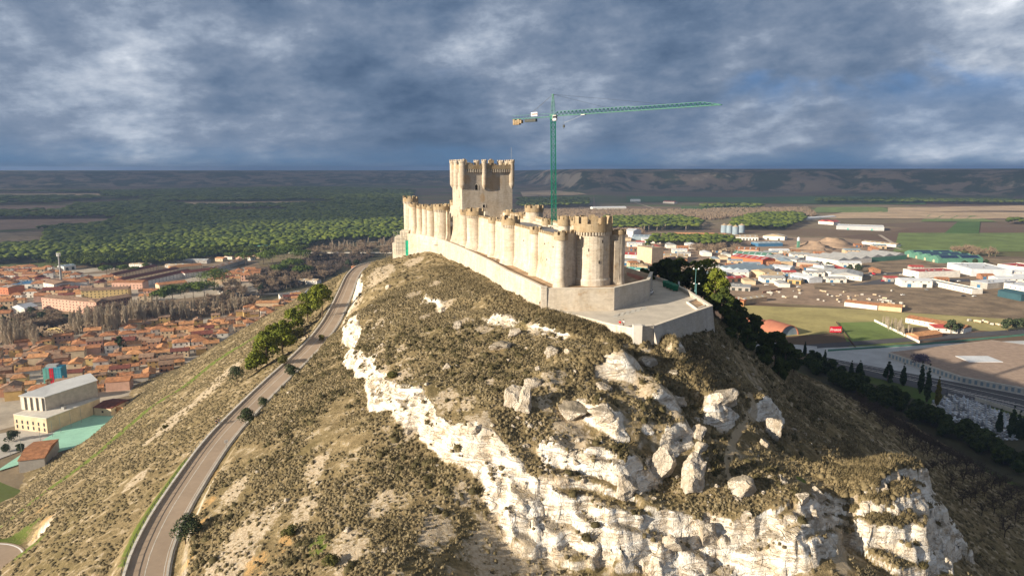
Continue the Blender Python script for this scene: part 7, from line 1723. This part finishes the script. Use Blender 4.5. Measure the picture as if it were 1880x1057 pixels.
# heather mound on the gravel roof
A = P(1692, 662, 4.7); o = tree('shrub_mound', 3.5, 'bush', 901, 'twig_purple' if 'twig_purple' in MATS else 'bush_olive', 'low round purplish shrub mound on the gravel roof', 'bush', None, 900, .5, 15); 
plain('heather', (.15, .12, .17), .9, .3, .3); o.children[0].data.materials.clear(); o.children[0].data.materials.append(MATS['heather']); put(o, A[0], A[1], 4.2)
# cemetery
def grave_proto(k):
    m = MB(); m.box(-.55, .55, -1.1, 1.1, -.1, .45); m.box(-.6, .6, 1.0, 1.22, -.1, 1.2 + .3 * k)
    if k: m.box(-.08, .08, 1.05, 1.17, 1.2 + .3 * k + .003, 2.2 + .3 * k); m.box(-.35, .35, 1.05, 1.17, 1.75 + .3 * k, 1.9 + .3 * k)
    o = m.build('gravestone', 'tombstone'); tag(o, ('grey tomb with plain headstone' if not k else 'grey tomb with a cross') + ' in the crowded cemetery', 'grave', 'cemetery graves'); return o
gp = [grave_proto(0), grave_proto(1)]; rng = random.Random(5); cnt = 0
CQ = [(1712, 738), (1745, 726), (1800, 740), (1875, 775), (1880, 800), (1850, 812), (1790, 795), (1745, 775)]
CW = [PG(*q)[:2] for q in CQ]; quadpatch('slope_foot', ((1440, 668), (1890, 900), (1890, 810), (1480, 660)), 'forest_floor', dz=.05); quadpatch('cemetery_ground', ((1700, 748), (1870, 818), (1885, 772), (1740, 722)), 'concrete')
x0 = min(p[0] for p in CW); x1 = max(p[0] for p in CW); y0 = min(p[1] for p in CW); y1 = max(p[1] for p in CW); yy = y0
pos_ = []
while yy < y1:
    xx = x0
    while xx < x1:
        q = (xx + rng.uniform(-.2, .2), yy + rng.uniform(-.2, .2))
        if bool(point_in(np.array([q[0]]), np.array([q[1]]), CW)[0]) and Hs(*q) < .6: pos_.append(q)
        xx += 2.6
    yy += 4.0
rng.shuffle(pos_)
for q in pos_[:300]:
    o = gp[cnt] if cnt < 2 else gp[rng.randrange(2)].copy()
    if cnt >= 2: COL.objects.link(o)
    s = rng.uniform(.9, 1.4); o.location = (q[0], q[1], .26); o.scale = (s, s, s * rng.uniform(.8, 1.3)); o.rotation_euler = (0, 0, rng.choice((.3, .3, 3.44))); cnt += 1

# smaller sheds that fill the estate
SH = []
for k, (w_, d, h, wl, rf, nm) in enumerate(((26, 16, 5.5, 'white', 'roof_grey', 'white shed with grey roof'), (20, 14, 5, 'cream', 'roof_tan', 'cream shed with tan roof'), (30, 18, 6.5, 'white', 'roof_white', 'white metal warehouse'), (16, 12, 5, 'brick', 'tiles_rust', 'brick workshop with rusty roof'), (24, 15, 6, 'sand', 'roof_blue_grey', 'sand walled shed with blue grey roof'), (18, 13, 6, 'grey', 'roof_red', 'grey workshop with dark red roof'))):
    rt = empty('shed', (0, 0, 0), 0, None, 'shed'); m = MB(); m.box(-w_ / 2, w_ / 2, -d / 2, d / 2, -1, h); m.add([(-w_ / 2, -d / 2, h + .001), (-w_ / 2, d / 2, h + .001), (-w_ / 2, 0, h + 2)], [(0, 2, 1)]); m.add([(w_ / 2, -d / 2, h + .001), (w_ / 2, d / 2, h + .001), (w_ / 2, 0, h + 2)], [(0, 1, 2)]); m.build('wall', 'render_' + wl, rt)
    m = MB(); gable(m, -w_ / 2, w_ / 2, -d / 2, d / 2, h + .02, 2.0); m.build('roof', rf, rt)
    for j in range(2): x_ = -w_ / 4 + j * w_ / 2; m = MB(); m.box(x_ - 2, x_ + 2, -d / 2 - .07, -d / 2 + .1, 0, 3.6); m.build('door', 'dark_steel' if j else 'roof_blue', rt)
    for j in range(4): x_ = -w_ / 2 + w_ * (j + .5) / 4; m = MB(); m.box(x_ - .8, x_ + .8, -d / 2 - .06, -d / 2 + .1, h - 1.3, h - .5); m.build('window', 'glass_dark', rt)
    SH.append((rt, nm))
T4 = Town('small sheds of the industrial estate', [((1361, 427), 'the silver silos'), ((1500, 455), 'the earth heaps'), ((1370, 480), 'the red striped factory'), ((1550, 515), 'the white gabled hangar'), ((1690, 475), 'the solar panel hangar'), ((1180, 490), 'the beige grain tower'), ((1300, 441), 'the long orange convent'), ((1450, 505), 'the blue fronted workshop'), ((1720, 500), 'the crimson roofed building'), ((1850, 500), 'the right picture edge')])
occ = [(PG(a[0], a[1]), PG(b[0], b[1]), dp) for _, a, b, dp, *_r in RB]
rng = random.Random(17); us = [0] * len(SH); plc = []
for poly, n in (([(1280, 520), (1300, 486), (1330, 470), (1480, 462), (1560, 478), (1560, 520), (1440, 530)], 46), ([(1560, 500), (1660, 495), (1700, 488), (1880, 492), (1880, 535), (1790, 545), (1640, 530)], 9), ([(1150, 520), (1150, 432), (1235, 432), (1330, 446), (1330, 470), (1200, 510)], 22), ([(1560, 452), (1640, 452), (1660, 470), (1560, 474)], 4)):
    PW = [PG(*p)[:2] for p in poly]; xs = [p[0] for p in PW]; ys = [p[1] for p in PW]; c_ = 0
    for _ in range(4000):
        if c_ >= n: break
        x, y = rng.uniform(min(xs), max(xs)), rng.uniform(min(ys), max(ys))
        if not bool(point_in(np.array([x]), np.array([y]), PW)[0]) or Hs(x, y) > .5: continue
        ok = all(math.dist((x, y), q) > 31 for q in plc)
        for A, B, dp in occ:
            mx_, my_ = (A[0] + B[0]) / 2, (A[1] + B[1]) / 2; L = math.dist(A[:2], B[:2]); nx_, ny_ = -(B[1] - A[1]) / L, (B[0] - A[0]) / L; mx_ += nx_ * dp / 2; my_ += ny_ * dp / 2
            ux_, uy_ = (B[0] - A[0]) / L, (B[1] - A[1]) / L; dx, dy = x - mx_, y - my_
            if abs(dx * ux_ + dy * uy_) < L / 2 + 17 and abs(dx * nx_ + dy * ny_) < dp / 2 + 13: ok = False; break
        if not ok: continue
        j = rng.randrange(len(SH)); o = SH[j][0] if us[j] == 0 else copy_tree(SH[j][0]); us[j] += 1
        put(o, x, y, .2, rng.choice((-.12, -.12, 1.45)) + rng.uniform(-.06, .06), rng.uniform(.8, 1.2)); T4.add(o, SH[j][1], x, y); plc.append((x, y)); c_ += 1
T4.label()
# ------------------------------------------------------------------ trees of the valley
# cypresses and foot-of-hill pines
CY = [(1477, 654, 630, 3.2, 'cypress', 'slim dark cypress nearest the dark pines by the forecourt'), (1513, 671, 645, 3.8, 'cypress', 'dark cypress second from the hill in front of the pale forecourt'), (1562, 695, 665, 4.5, 'cypress', 'slim cypress standing close left of the thick column shaped one'), (1577, 695, 665, 7.5, 'cypress', 'thick column shaped dark tree among the cypresses'), (1630, 701, 666, 11, 'conifer', 'layered conifer with a pointed top among the cypresses'),
      (1657, 708, 671, 5.5, 'cypress', 'cone shaped cypress between the conifer and the tall pair'), (1689, 722, 668, 5, 'cypress', 'slim left tree of the tall cypress pair'), (1701, 737, 674, 5.5, 'cypress', 'tallest dark cypress, right of the pair'), (1720, 745, 696, 4.6, 'cypress', 'yellow green cypress standing in front of the graves'), (1833, 795, 754, 4.6, 'cypress', 'dark cypress at the lower edge of the cemetery, leftmost there'),
      (1856, 803, 750, 6.0, 'cypress', 'broad dark cypress second at the lower edge of the cemetery'), (1868, 806, 758, 4.5, 'cypress', 'dark slim cypress third at the lower edge of the cemetery'), (1877, 808, 762, 3.5, 'cypress', 'last dark cypress at the right picture edge')]
for i, (px, py, pt, w_, kd, lab) in enumerate(CY):
    A = PG(px, py); d = A[1] * CP + CH * SP; h = (py - pt) * d / F * 1.15; w_ = w_ * .8
    t = tree('cypress' if kd == 'cypress' else 'conifer', h, kd, 700 + i, 'cypress_yellow' if 'yellow' in lab else 'cypress_green', lab, 'tree', 'cypresses below the hill', 1500, .55, w_); put(t, A[0], A[1], 0)
# protos of pines: rounded dark ones at the hill foot
def protos(n, mk): return [mk(k) for k in range(n)]
class Copier:
    def __init__(s, ps): s.p = ps; s.u = 0
    def get(s, rng):
        s.u += 1
        if s.u <= len(s.p): return s.p[s.u - 1]
        return copy_tree(s.p[rng.randrange(len(s.p))])
rng = random.Random(12)
foot = Copier(protos(4, lambda k: tree('pine_tree', 10, 'pine', 720 + k, 'dark_pine', 'round dark pine in the belt between hill foot and parking', 'tree', 'belt of dark pines along the hill foot', 1500, .6, 9)))
FB = [(1478, 655), (1500, 668), (1530, 688), (1560, 705), (1600, 722), (1640, 735), (1680, 755), (1720, 775), (1760, 795), (1800, 815), (1840, 835), (1890, 862)]
for k in range(112):
    t_ = rng.random() * (len(FB) - 1); i = int(t_); f = t_ - i; px = FB[i][0] + (FB[i + 1][0] - FB[i][0]) * f + rng.uniform(-8, 8); py = FB[i][1] + (FB[i + 1][1] - FB[i][1]) * f + rng.uniform(-4, 22)
    x, y, z = PH(px, py, dmin=150); put(foot.get(rng), x, y, z, rng.random() * 6, rng.uniform(.55, 1.0))
# umbrella pines in the town
UP = [(394, 533, 62, 34), (355, 548, 34, 28), (318, 556, 44, 30), (296, 560, 34, 26), (376, 548, 44, 28), (196, 505, 22, 17), (227, 503, 22, 15), (247, 503, 18, 12), (500, 488, 44, 26), (528, 480, 46, 26), (552, 484, 38, 24), (484, 486, 30, 22), (540, 500, 40, 22), (452, 487, 34, 22), (556, 510, 34, 20), (515, 505, 30, 18), (268, 494, 12, 10), (422, 476, 16, 12)]
UL = ['widest umbrella pine above the bare river trees', 'umbrella pine touching the widest one on its left', 'large umbrella pine right of the pink apartments', 'umbrella pine nearest the pink apartments', 'low umbrella pine in front of the widest one', 'lone round pine on the bare ground before the forest, left one', 'lone round pine on the bare ground before the forest, middle one', 'lone round pine on the bare ground before the forest, right one',
      'broad umbrella pine at the left of the river grove', 'tallest umbrella pine of the river grove', 'umbrella pine at the right of the river grove', 'umbrella pine beside the long road at the river grove', 'lower umbrella pine in front of the river grove', 'umbrella pine alone beside the road to the forest', 'pine nearest the river in the grove', 'dark pine under the river grove', 'small tree between the forest edge sheds', 'small pine among the forest edge houses']
for i, (px, py, wp, hp) in enumerate(UP):
    A = PG(px, py); d = A[1] * CP + CH * SP; t = tree('umbrella_pine', hp * d / F * 1.1, 'umbrella', 740 + i, 'pine_needles', UL[i], 'tree', 'umbrella pines by the river', 1600, .75, wp * d / F * 1.0); put(t, A[0], A[1], 0)
lc = PG(222, 645); t = tree('cypress', 13, 'pine', 770, 'cypress_green', 'single dark conifer standing among the old town roofs', 'tree', None, 1200, .5, 6.5); put(t, lc[0], lc[1], 0)
for i, (px, py, s, lab) in enumerate(((22, 810, 7, 'olive tree below the pale sports hall at the left edge'), (12, 830, 5, 'small bush at the left edge by the court road'), (38, 828, 4, 'low bush by the sports hall corner'))):
    A = PG(px, py); put(tree('bush', s, 'bush', 780 + i, 'juniper_green', lab, 'bush', None, 700, .4, s), A[0], A[1], 0)
# bare river trees
pop = Copier(protos(5, lambda k: bare('bare_poplar', 19, 800 + k, 'poplar', 'twig_pale', 'tall leafless pale poplar in the belt along the river', 'bare poplars along the river', 'bare tree', 150, .11)))
brs = Copier(protos(5, lambda k: bare('bare_tree', 12, 820 + k, 'tree', 'twig_brown', 'leafless brown tree in the thicket along the river', 'bare trees along the river', 'bare tree', 110, .14)))
def band(line, wd, n, cop, s0, s1, seed):
    rng = random.Random(seed)
    for k in range(n):
        t_ = rng.random() * (len(line) - 1); i = int(t_); f = t_ - i; px = line[i][0] + (line[i + 1][0] - line[i][0]) * f; py = line[i][1] + (line[i + 1][1] - line[i][1]) * f + rng.uniform(-wd, wd)
        A = PG(px + rng.uniform(-6, 6), py); put(cop.get(rng), A[0], A[1], 0, rng.random() * 6, rng.uniform(s0, s1))
band([(0, 640), (40, 635), (75, 640)], 8, 22, pop, .8, 1.25, 1)
band([(135, 615), (175, 612), (225, 605)], 6, 26, pop, .85, 1.35, 2)
band([(228, 600), (260, 590), (292, 588)], 8, 24, pop, .8, 1.25, 3)
band([(292, 585), (380, 578), (460, 568)], 7, 36, pop, .6, .95, 4)
band([(0, 610), (60, 600), (130, 595), (230, 585), (300, 575), (470, 560)], 9, 105, brs, .8, 1.3, 5)
band([(410, 545), (470, 530), (540, 512), (600, 500)], 14, 60, brs, .9, 1.4, 6)
band([(560, 478), (620, 470), (700, 462), (735, 458)], 10, 62, brs, 1.0, 1.7, 7)
band([(600, 462), (660, 458), (735, 452)], 5, 40, pop, .7, 1.0, 8)
# bare trees round the estate
band([(1270, 462), (1310, 462), (1365, 466)], 5, 34, brs, 1.0, 1.5, 9)
band([(1150, 425), (1200, 424), (1300, 418)], 3, 18, pop, .5, .8, 10)
band([(1620, 600), (1650, 610), (1668, 620)], 6, 20, pop, .4, .6, 11)
band([(1740, 462), (1780, 465), (1840, 474)], 4, 22, brs, 1.0, 1.5, 12)
# mixed dark evergreens at the far left bank
ev = Copier(protos(3, lambda k: tree('round_tree', 11, 'pine', 840 + k, 'juniper_green', 'dull green round tree on the river bank below the apartments', 'tree', 'dull green trees on the river bank', 700, .7, 10)))
rng = random.Random(3)
for px, py in ((10, 600), (28, 604), (45, 598), (62, 600), (80, 596), (100, 592), (118, 590), (60, 585), (85, 588), (10, 585), (105, 580), (125, 598), (60, 628), (70, 632), (500, 520), (480, 535), (420, 548), (640, 490), (655, 488), (1760, 610), (1745, 612), (1865, 606), (1850, 608), (1878, 604), (1770, 490), (1790, 486), (1810, 484), (1480, 488), (1500, 490), (1520, 494), (1560, 498), (1575, 500), (1684, 520), (1676, 522)):
    A = PG(px, py); put(ev.get(rng), A[0], A[1], 0, rng.random() * 6, rng.uniform(.6, 1.1))
# the pine forest
holes = [[(-60, 404), (185, 401), (235, 404), (165, 418), (-60, 432)], [(-60, 378), (150, 375), (108, 391), (-60, 393)], [(100, 371), (250, 366), (290, 372), (120, 379)], [(290, 373), (590, 369), (620, 377), (350, 381)], [(395, 392), (525, 390), (522, 385), (410, 386)], [(-60, 354), (190, 355), (190, 363), (-60, 364)], [(-60, 424), (90, 425), (75, 452), (-60, 462)]]
FPOLY = [(-120, 492), (60, 484), (140, 494), (230, 490), (330, 486), (430, 470), (500, 468), (560, 462), (590, 450), (660, 444), (745, 446), (760, 352), (620, 346), (480, 347), (200, 352), (-120, 354)]
FR = [([(1110, 424), (1285, 423), (1290, 410), (1250, 402), (1110, 404)], 0), ([(1340, 423), (1440, 423), (1482, 408), (1470, 396), (1390, 396), (1345, 408)], 0), ([(1188, 456), (1230, 452), (1300, 456), (1366, 454), (1340, 442), (1200, 440)], 0), ([(950, 384), (1080, 380), (1080, 368), (950, 368)], 1), ([(1285, 385), (1400, 384), (1400, 380), (1290, 380)], 1), ([(1500, 374), (1890, 377), (1890, 371), (1500, 369)], 1), ([(1600, 345), (1800, 342), (1800, 338), (1600, 338)], 1), ([(1848, 412), (1890, 414), (1890, 408), (1850, 408)], 0)]
trees_ = []
def in_px(px, py, poly): return point_in(px, py, poly)
def sample(poly, seed, hl=()):
    rng = np.random.default_rng(seed); out = []
    W_ = [PG(*p)[:2] for p in poly]; xs = [p[0] for p in W_]; ys = [p[1] for p in W_]
    for (r0, r1, st) in ((0, 1500, 10.5), (1500, 2400, 14), (2400, 3400, 21), (3400, 6500, 34)):
        X, Y = np.meshgrid(np.arange(min(xs), max(xs), st), np.arange(max(min(ys), r0 * .7), min(max(ys), r1), st)) if max(min(ys), r0 * .7) < min(max(ys), r1) else (np.zeros((0,)), np.zeros((0,)))
        X = X.ravel(); Y = Y.ravel()
        if len(X) == 0: continue
        X = X + rng.uniform(-.38, .38, len(X)) * st; Y = Y + rng.uniform(-.38, .38, len(X)) * st
        rr2 = np.hypot(X, Y); k = (rr2 >= r0) & (rr2 < r1) & (rng.random(len(X)) < .93); X, Y = X[k], Y[k]
        Z = far_h(X, Y)[0]; d = Y * CP - (Z - CH) * SP; px = 940 + F * X / d; py = 528.5 - F * (Y * SP + (Z - CH) * CP) / d
        k = in_px(px, py, poly) & (px > -60)
        jit = fbm(X, Y, 60, 2, 900) * 6
        for h_ in hl: k &= ~in_px(px + jit, py, h_)
        out.append(np.stack([X[k], Y[k], Z[k], np.full(k.sum(), st)], -1))
    return np.concatenate(out) if out else np.zeros((0, 4))
T = [sample(FPOLY, 1, holes)] + [sample(p, 5 + i) for i, (p, q) in enumerate(FR)]
T = np.concatenate(T); T = T[np.argsort(np.hypot(T[:, 0], T[:, 1]))]
fp = Copier(protos(6, lambda k: tree('stone_pine', 11.5, 'umbrella', 860 + k, 'far_pine', 'round topped stone pine in the front ranks of the great forest', 'tree', 'front pines of the forest', 420, 1.0, 13)))
rng = random.Random(1)
for r in T[:300]: put(fp.get(rng), r[0], r[1], r[2], rng.random() * 6, rng.uniform(.8, 1.2))
# the forest beyond: one mass of lumpy crowns
def forest_mass(name, T, seed, mat):
    rng = np.random.default_rng(seed); n = len(T); S = 7; RG = 3
    rad = T[:, 3] * (.50 + .18 * rng.random(n)); h = 9.5 + 4 * rng.random(n) + (T[:, 3] > 20) * 1.5
    prof = [(.62, -.16), (1.0, -.02), (.72, .20)]
    parts_ = []
    ang0 = rng.random((n, 1)) * 6.28
    for (q, dz) in prof:
        a = ang0 + (np.arange(S) / S * 2 * np.pi)[None] + rng.normal(size=(n, S)) * .12; rr2 = rad[:, None] * q * (.78 + .44 * rng.random((n, S)))
        parts_.append(np.stack([T[:, 0:1] + np.cos(a) * rr2, T[:, 1:2] + np.sin(a) * rr2, (T[:, 2] + h)[:, None] + (dz * 8 + rng.normal(size=(n, S)) * .5)], -1))
    top = np.stack([T[:, 0], T[:, 1], T[:, 2] + h + 2.4 + .8 * rng.random(n)], -1)[:, None]
    bot = np.stack([T[:, 0], T[:, 1], T[:, 2] + h - 4.5], -1)[:, None]
    V = np.concatenate(parts_ + [top, bot], 1); k = 3 * S + 2; f = []
    for i in range(S):
        j = (i + 1) % S
        for r_ in range(2): f += [(r_ * S + i, r_ * S + j, (r_ + 1) * S + j), (r_ * S + i, (r_ + 1) * S + j, (r_ + 1) * S + i)]
        f += [(2 * S + i, 2 * S + j, 3 * S), (j, i, 3 * S + 1)]
    Fq = (np.array(f)[None] + (np.arange(n) * k)[:, None, None]).reshape(-1, 3)
    o = np_obj(name, V.reshape(-1, 3), Fq, [mat], smooth=False); tag(o, kind='stuff'); return o
forest_mass('pine_forest', T[300:], 3, 'far_pine')
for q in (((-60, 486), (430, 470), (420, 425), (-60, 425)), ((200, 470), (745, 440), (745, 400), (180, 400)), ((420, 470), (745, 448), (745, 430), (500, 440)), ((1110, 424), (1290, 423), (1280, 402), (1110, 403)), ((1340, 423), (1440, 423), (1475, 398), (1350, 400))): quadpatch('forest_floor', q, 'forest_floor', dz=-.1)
# leafless woods far off: darker mass strips
def brush_mass(name, poly, seed, mat, st=9, h=8):
    W_ = [PG(*p)[:2] for p in poly]; xs = [p[0] for p in W_]; ys = [p[1] for p in W_]; rng = np.random.default_rng(seed)
    X, Y = np.meshgrid(np.arange(min(xs), max(xs), st), np.arange(min(ys), max(ys), st)); X = X.ravel() + rng.uniform(-4, 4, X.size); Y = Y.ravel() + rng.uniform(-4, 4, Y.size)
    k = point_in(X, Y, W_) & (rng.random(len(X)) < .8); X, Y = X[k], Y[k]; Z = far_h(X, Y)[0]; n = len(X); M = 14
    a = rng.random((n, M)) * 6.28; r_ = st * .7 * rng.random((n, M)); hh = h * (.5 + .7 * rng.random((n, M)))
    bx = X[:, None] + np.cos(a) * r_ * .3; by = Y[:, None] + np.sin(a) * r_ * .3; tx = X[:, None] + np.cos(a) * r_; ty = Y[:, None] + np.sin(a) * r_; w_ = st * .09
    V = np.stack([np.stack([bx - w_, by, Z[:, None] + hh * .1], -1), np.stack([bx + w_, by, Z[:, None] + hh * .1], -1), np.stack([tx + w_, ty, Z[:, None] + hh], -1), np.stack([tx - w_, ty, Z[:, None] + hh * .95], -1)], 2).reshape(-1, 3)
    o = np_obj(name, V, np.arange(len(V)).reshape(-1, 4), [mat], smooth=False); return tag(o, kind='stuff')
brush_mass('bare_wood', [(955, 402), (1330, 404), (1300, 388), (950, 388)], 1, 'twig_brown', 16, 9)
brush_mass('bare_wood', [(1290, 402), (1500, 398), (1480, 384), (1300, 386)], 2, 'twig_brown', 16, 9)
brush_mass('bare_wood', [(1100, 402), (1140, 440), (1180, 430), (1170, 402)], 3, 'twig_brown', 12, 8)
brush_mass('thicket', [(470, 545), (590, 515), (690, 470), (600, 468), (470, 500)], 4, 'twig_dark', 8, 5)
brush_mass('thicket', [(-40, 640), (460, 570), (470, 552), (-40, 600)], 5, 'twig_brown', 7, 5)
# far pylons
rng = random.Random(6)
# scrap and sheds clutter on the waste ground: small white things
clut = []
m = MB(); m.box(-2.4, 2.4, -1.2, 1.2, 0, 2.3); m.add([(-2.4, -1.2, 2.303), (2.4, -1.2, 2.303), (2.4, 1.2, 2.303), (-2.4, 1.2, 2.303), (-2.0, 0, 2.9), (2.0, 0, 2.9)], [(0, 1, 5, 4), (2, 3, 4, 5), (1, 2, 5), (3, 0, 4)]); c0 = m.build('scrap_container', 'concrete'); tag(c0, 'pale rusty container or hut among the scrap on the waste ground', 'container', 'scrap yard containers')
m = MB(); m.box(-3, 3, -1.25, 1.25, .5, 2.6); m.box(3.01, 4.6, -1.2, 1.2, .5, 2.3)
for x_ in (-2, 3.6): m.tube((x_, -1.2, .45), (x_, 1.2, .45), .45, 10)
c1 = m.build('parked_van', 'render_cream'); tag(c1, 'old pale van parked among the scrap on the waste ground', 'van', 'scrap yard vans')
us = [0, 0]
for k in range(64):
    t_ = rng.random(); 
    if k < 26: px, py = rng.uniform(1500, 1640), rng.uniform(534, 556)
    elif k < 40: px, py = 1590 + t_ * 70, 548 + t_ * 14 + rng.uniform(-3, 3)
    elif k < 52: px, py = 1776 + t_ * 80, 588 + t_ * 12 + rng.uniform(-2, 2)
    else: px, py = rng.uniform(1410, 1470), rng.uniform(534, 548)
    j = 0 if rng.random() < .6 else 1; src = (c0, c1)[j]
    o = src if us[j] == 0 else src.copy()
    if us[j]: COL.objects.link(o)
    us[j] += 1; A = PG(px, py); s = rng.uniform(.4, .85); o.location = (A[0], A[1], .3); o.scale = (s, s, s); o.rotation_euler = (0, 0, rng.random() * 3)
# parked cars in the estate and town streets
cp = [car('parked_car', 0, 0, 0, 0, mt, 'small %s car parked among the sheds of the estate' % nm, 'cars parked in the estate') for mt, nm in (('white_paint', 'white'), ('steel', 'grey'), ('cloth_dark', 'dark'), ('red_paint', 'red'))]
cc = [0] * 4
for k in range(60):
    j = rng.choice((0, 0, 1, 2, 3)); o = cp[j] if cc[j] == 0 else copy_tree(cp[j]); cc[j] += 1
    px, py = rng.choice(((rng.uniform(1300, 1480), rng.uniform(488, 530)), (rng.uniform(1480, 1660), rng.uniform(492, 530)), (rng.uniform(1640, 1870), rng.uniform(490, 545)), (rng.uniform(1180, 1300), rng.uniform(445, 520))))
    A = PG(px, py); put(o, A[0], A[1], .3, rng.choice((.2, 1.8, .25)) + rng.uniform(-.1, .1), 1.1)
quadpatch('road', ((1330, 524), (1690, 500), (1690, 497), (1330, 518)), 'asphalt'); quadpatch('road', ((1560, 524), (1640, 508), (1780, 512), (1780, 517)), 'asphalt'); quadpatch('road', ((1300, 492), (1560, 482), (1560, 479), (1300, 488)), 'asphalt')
# ------------------------------------------------------------------ clouds that shade the far valley
def cloud_field(gx_, gy_):
    r = np.hypot(gx_, gy_); az = np.degrees(np.arctan2(gx_, gy_))
    e = 1750 + 500 * ss(az, 0, 12) - 250 * ss(az, -10, -35)
    f = ss(r + 350 * fbm(gx_, gy_, 900, 4, 610), e - 120, e + 260) - .5
    def hole(px, py, rx, ry):
        A = PG(px, py); return np.exp(-(((gx_ - A[0]) / rx) ** 2 + ((gy_ - A[1]) / ry) ** 2))
    f = f - 2.4 * hole(1760, 394, 1300, 420) - 1.3 * hole(975, 338, 420, 500) - .9 * hole(1560, 420, 350, 160) - .8 * hole(700, 425, 330, 160)
    f = f - 2.6 * np.maximum(0, fbm(gx_, gy_, 1700, 4, 640) - .16) * ss(r, 2600, 3600)
    return f + .12 * fbm(gx_, gy_, 260, 3, 650)
cz = 3000.0; off = cz / math.tan(SUN_EL)
cgx, cgy = np.meshgrid(np.arange(-7200, 14000, 85), np.arange(700, 17000, 85))
fld_ = cloud_field(cgx, cgy)
CXX = cgx + SUN_TO.x * off; CYY = cgy + SUN_TO.y * off
th = np.clip(fld_, 0, .6) * 260 * (1 + .6 * fbm(cgx, cgy, 500, 4, 660))
elev = (cz) / np.maximum(np.hypot(CXX, CYY), 1); okc = (elev > math.tan(R(15.5))) | (CYY < 0) | (np.abs(CXX) > CYY * .95)
msk = (fld_ > 0) & okc
mq = msk[:-1, :-1] & msk[1:, :-1] & msk[1:, 1:] & msk[:-1, 1:]
nn = cgx.size; id_ = np.arange(nn).reshape(cgx.shape)
jj, ii = np.nonzero(mq); a_ = id_[jj, ii]; b_ = id_[jj, ii + 1]; c_ = id_[jj + 1, ii + 1]; d_ = id_[jj + 1, ii]
topV = np.stack([CXX, CYY, cz + 60 + th * 2], -1).reshape(-1, 3); botV = np.stack([CXX, CYY, cz - th * .4], -1).reshape(-1, 3)
Fq = np.concatenate([np.stack([a_, b_, c_, d_], -1), np.stack([d_, c_, b_, a_], -1) + nn])
used_ = np.unique(Fq); remap = np.full(2 * nn, -1); remap[used_] = np.arange(len(used_)); VV = np.concatenate([topV, botV])[used_]
m_, t = new_mat('cloud_white'); df = t.node('ShaderNodeBsdfDiffuse', {'Color': (.85, .87, .9, 1)}); tl = t.node('ShaderNodeBsdfTranslucent', {'Color': (.6, .65, .72, 1)}); mx0 = t.node('ShaderNodeMixShader', {0: .55, 1: df.outputs[0], 2: tl.outputs[0]}); tp = t.node('ShaderNodeBsdfTransparent'); mx = t.node('ShaderNodeMixShader', {0: .42, 1: mx0.outputs[0], 2: tp.outputs[0]}); t.l.new(mx.outputs[0], t.node('ShaderNodeOutputMaterial').inputs[0])
cl = np_obj('cloud_layer', VV, remap[Fq], ['cloud_white']); tag(cl, kind='stuff')
# ------------------------------------------------------------------ haze
m_, t = new_mat('haze_air'); pv = t.node('ShaderNodeVolumePrincipled', {'Color': (0.42, 0.62, 1.0, 1), 'Density': 0.00009, 'Anisotropy': 0.2}); t.l.new(pv.outputs[0], t.node('ShaderNodeOutputMaterial').inputs['Volume'])
m = MB(); m.box(-16800, 16800, -16800, 16800, -6, 215); hz_ = m.build('haze', 'haze_air'); tag(hz_, kind='stuff')
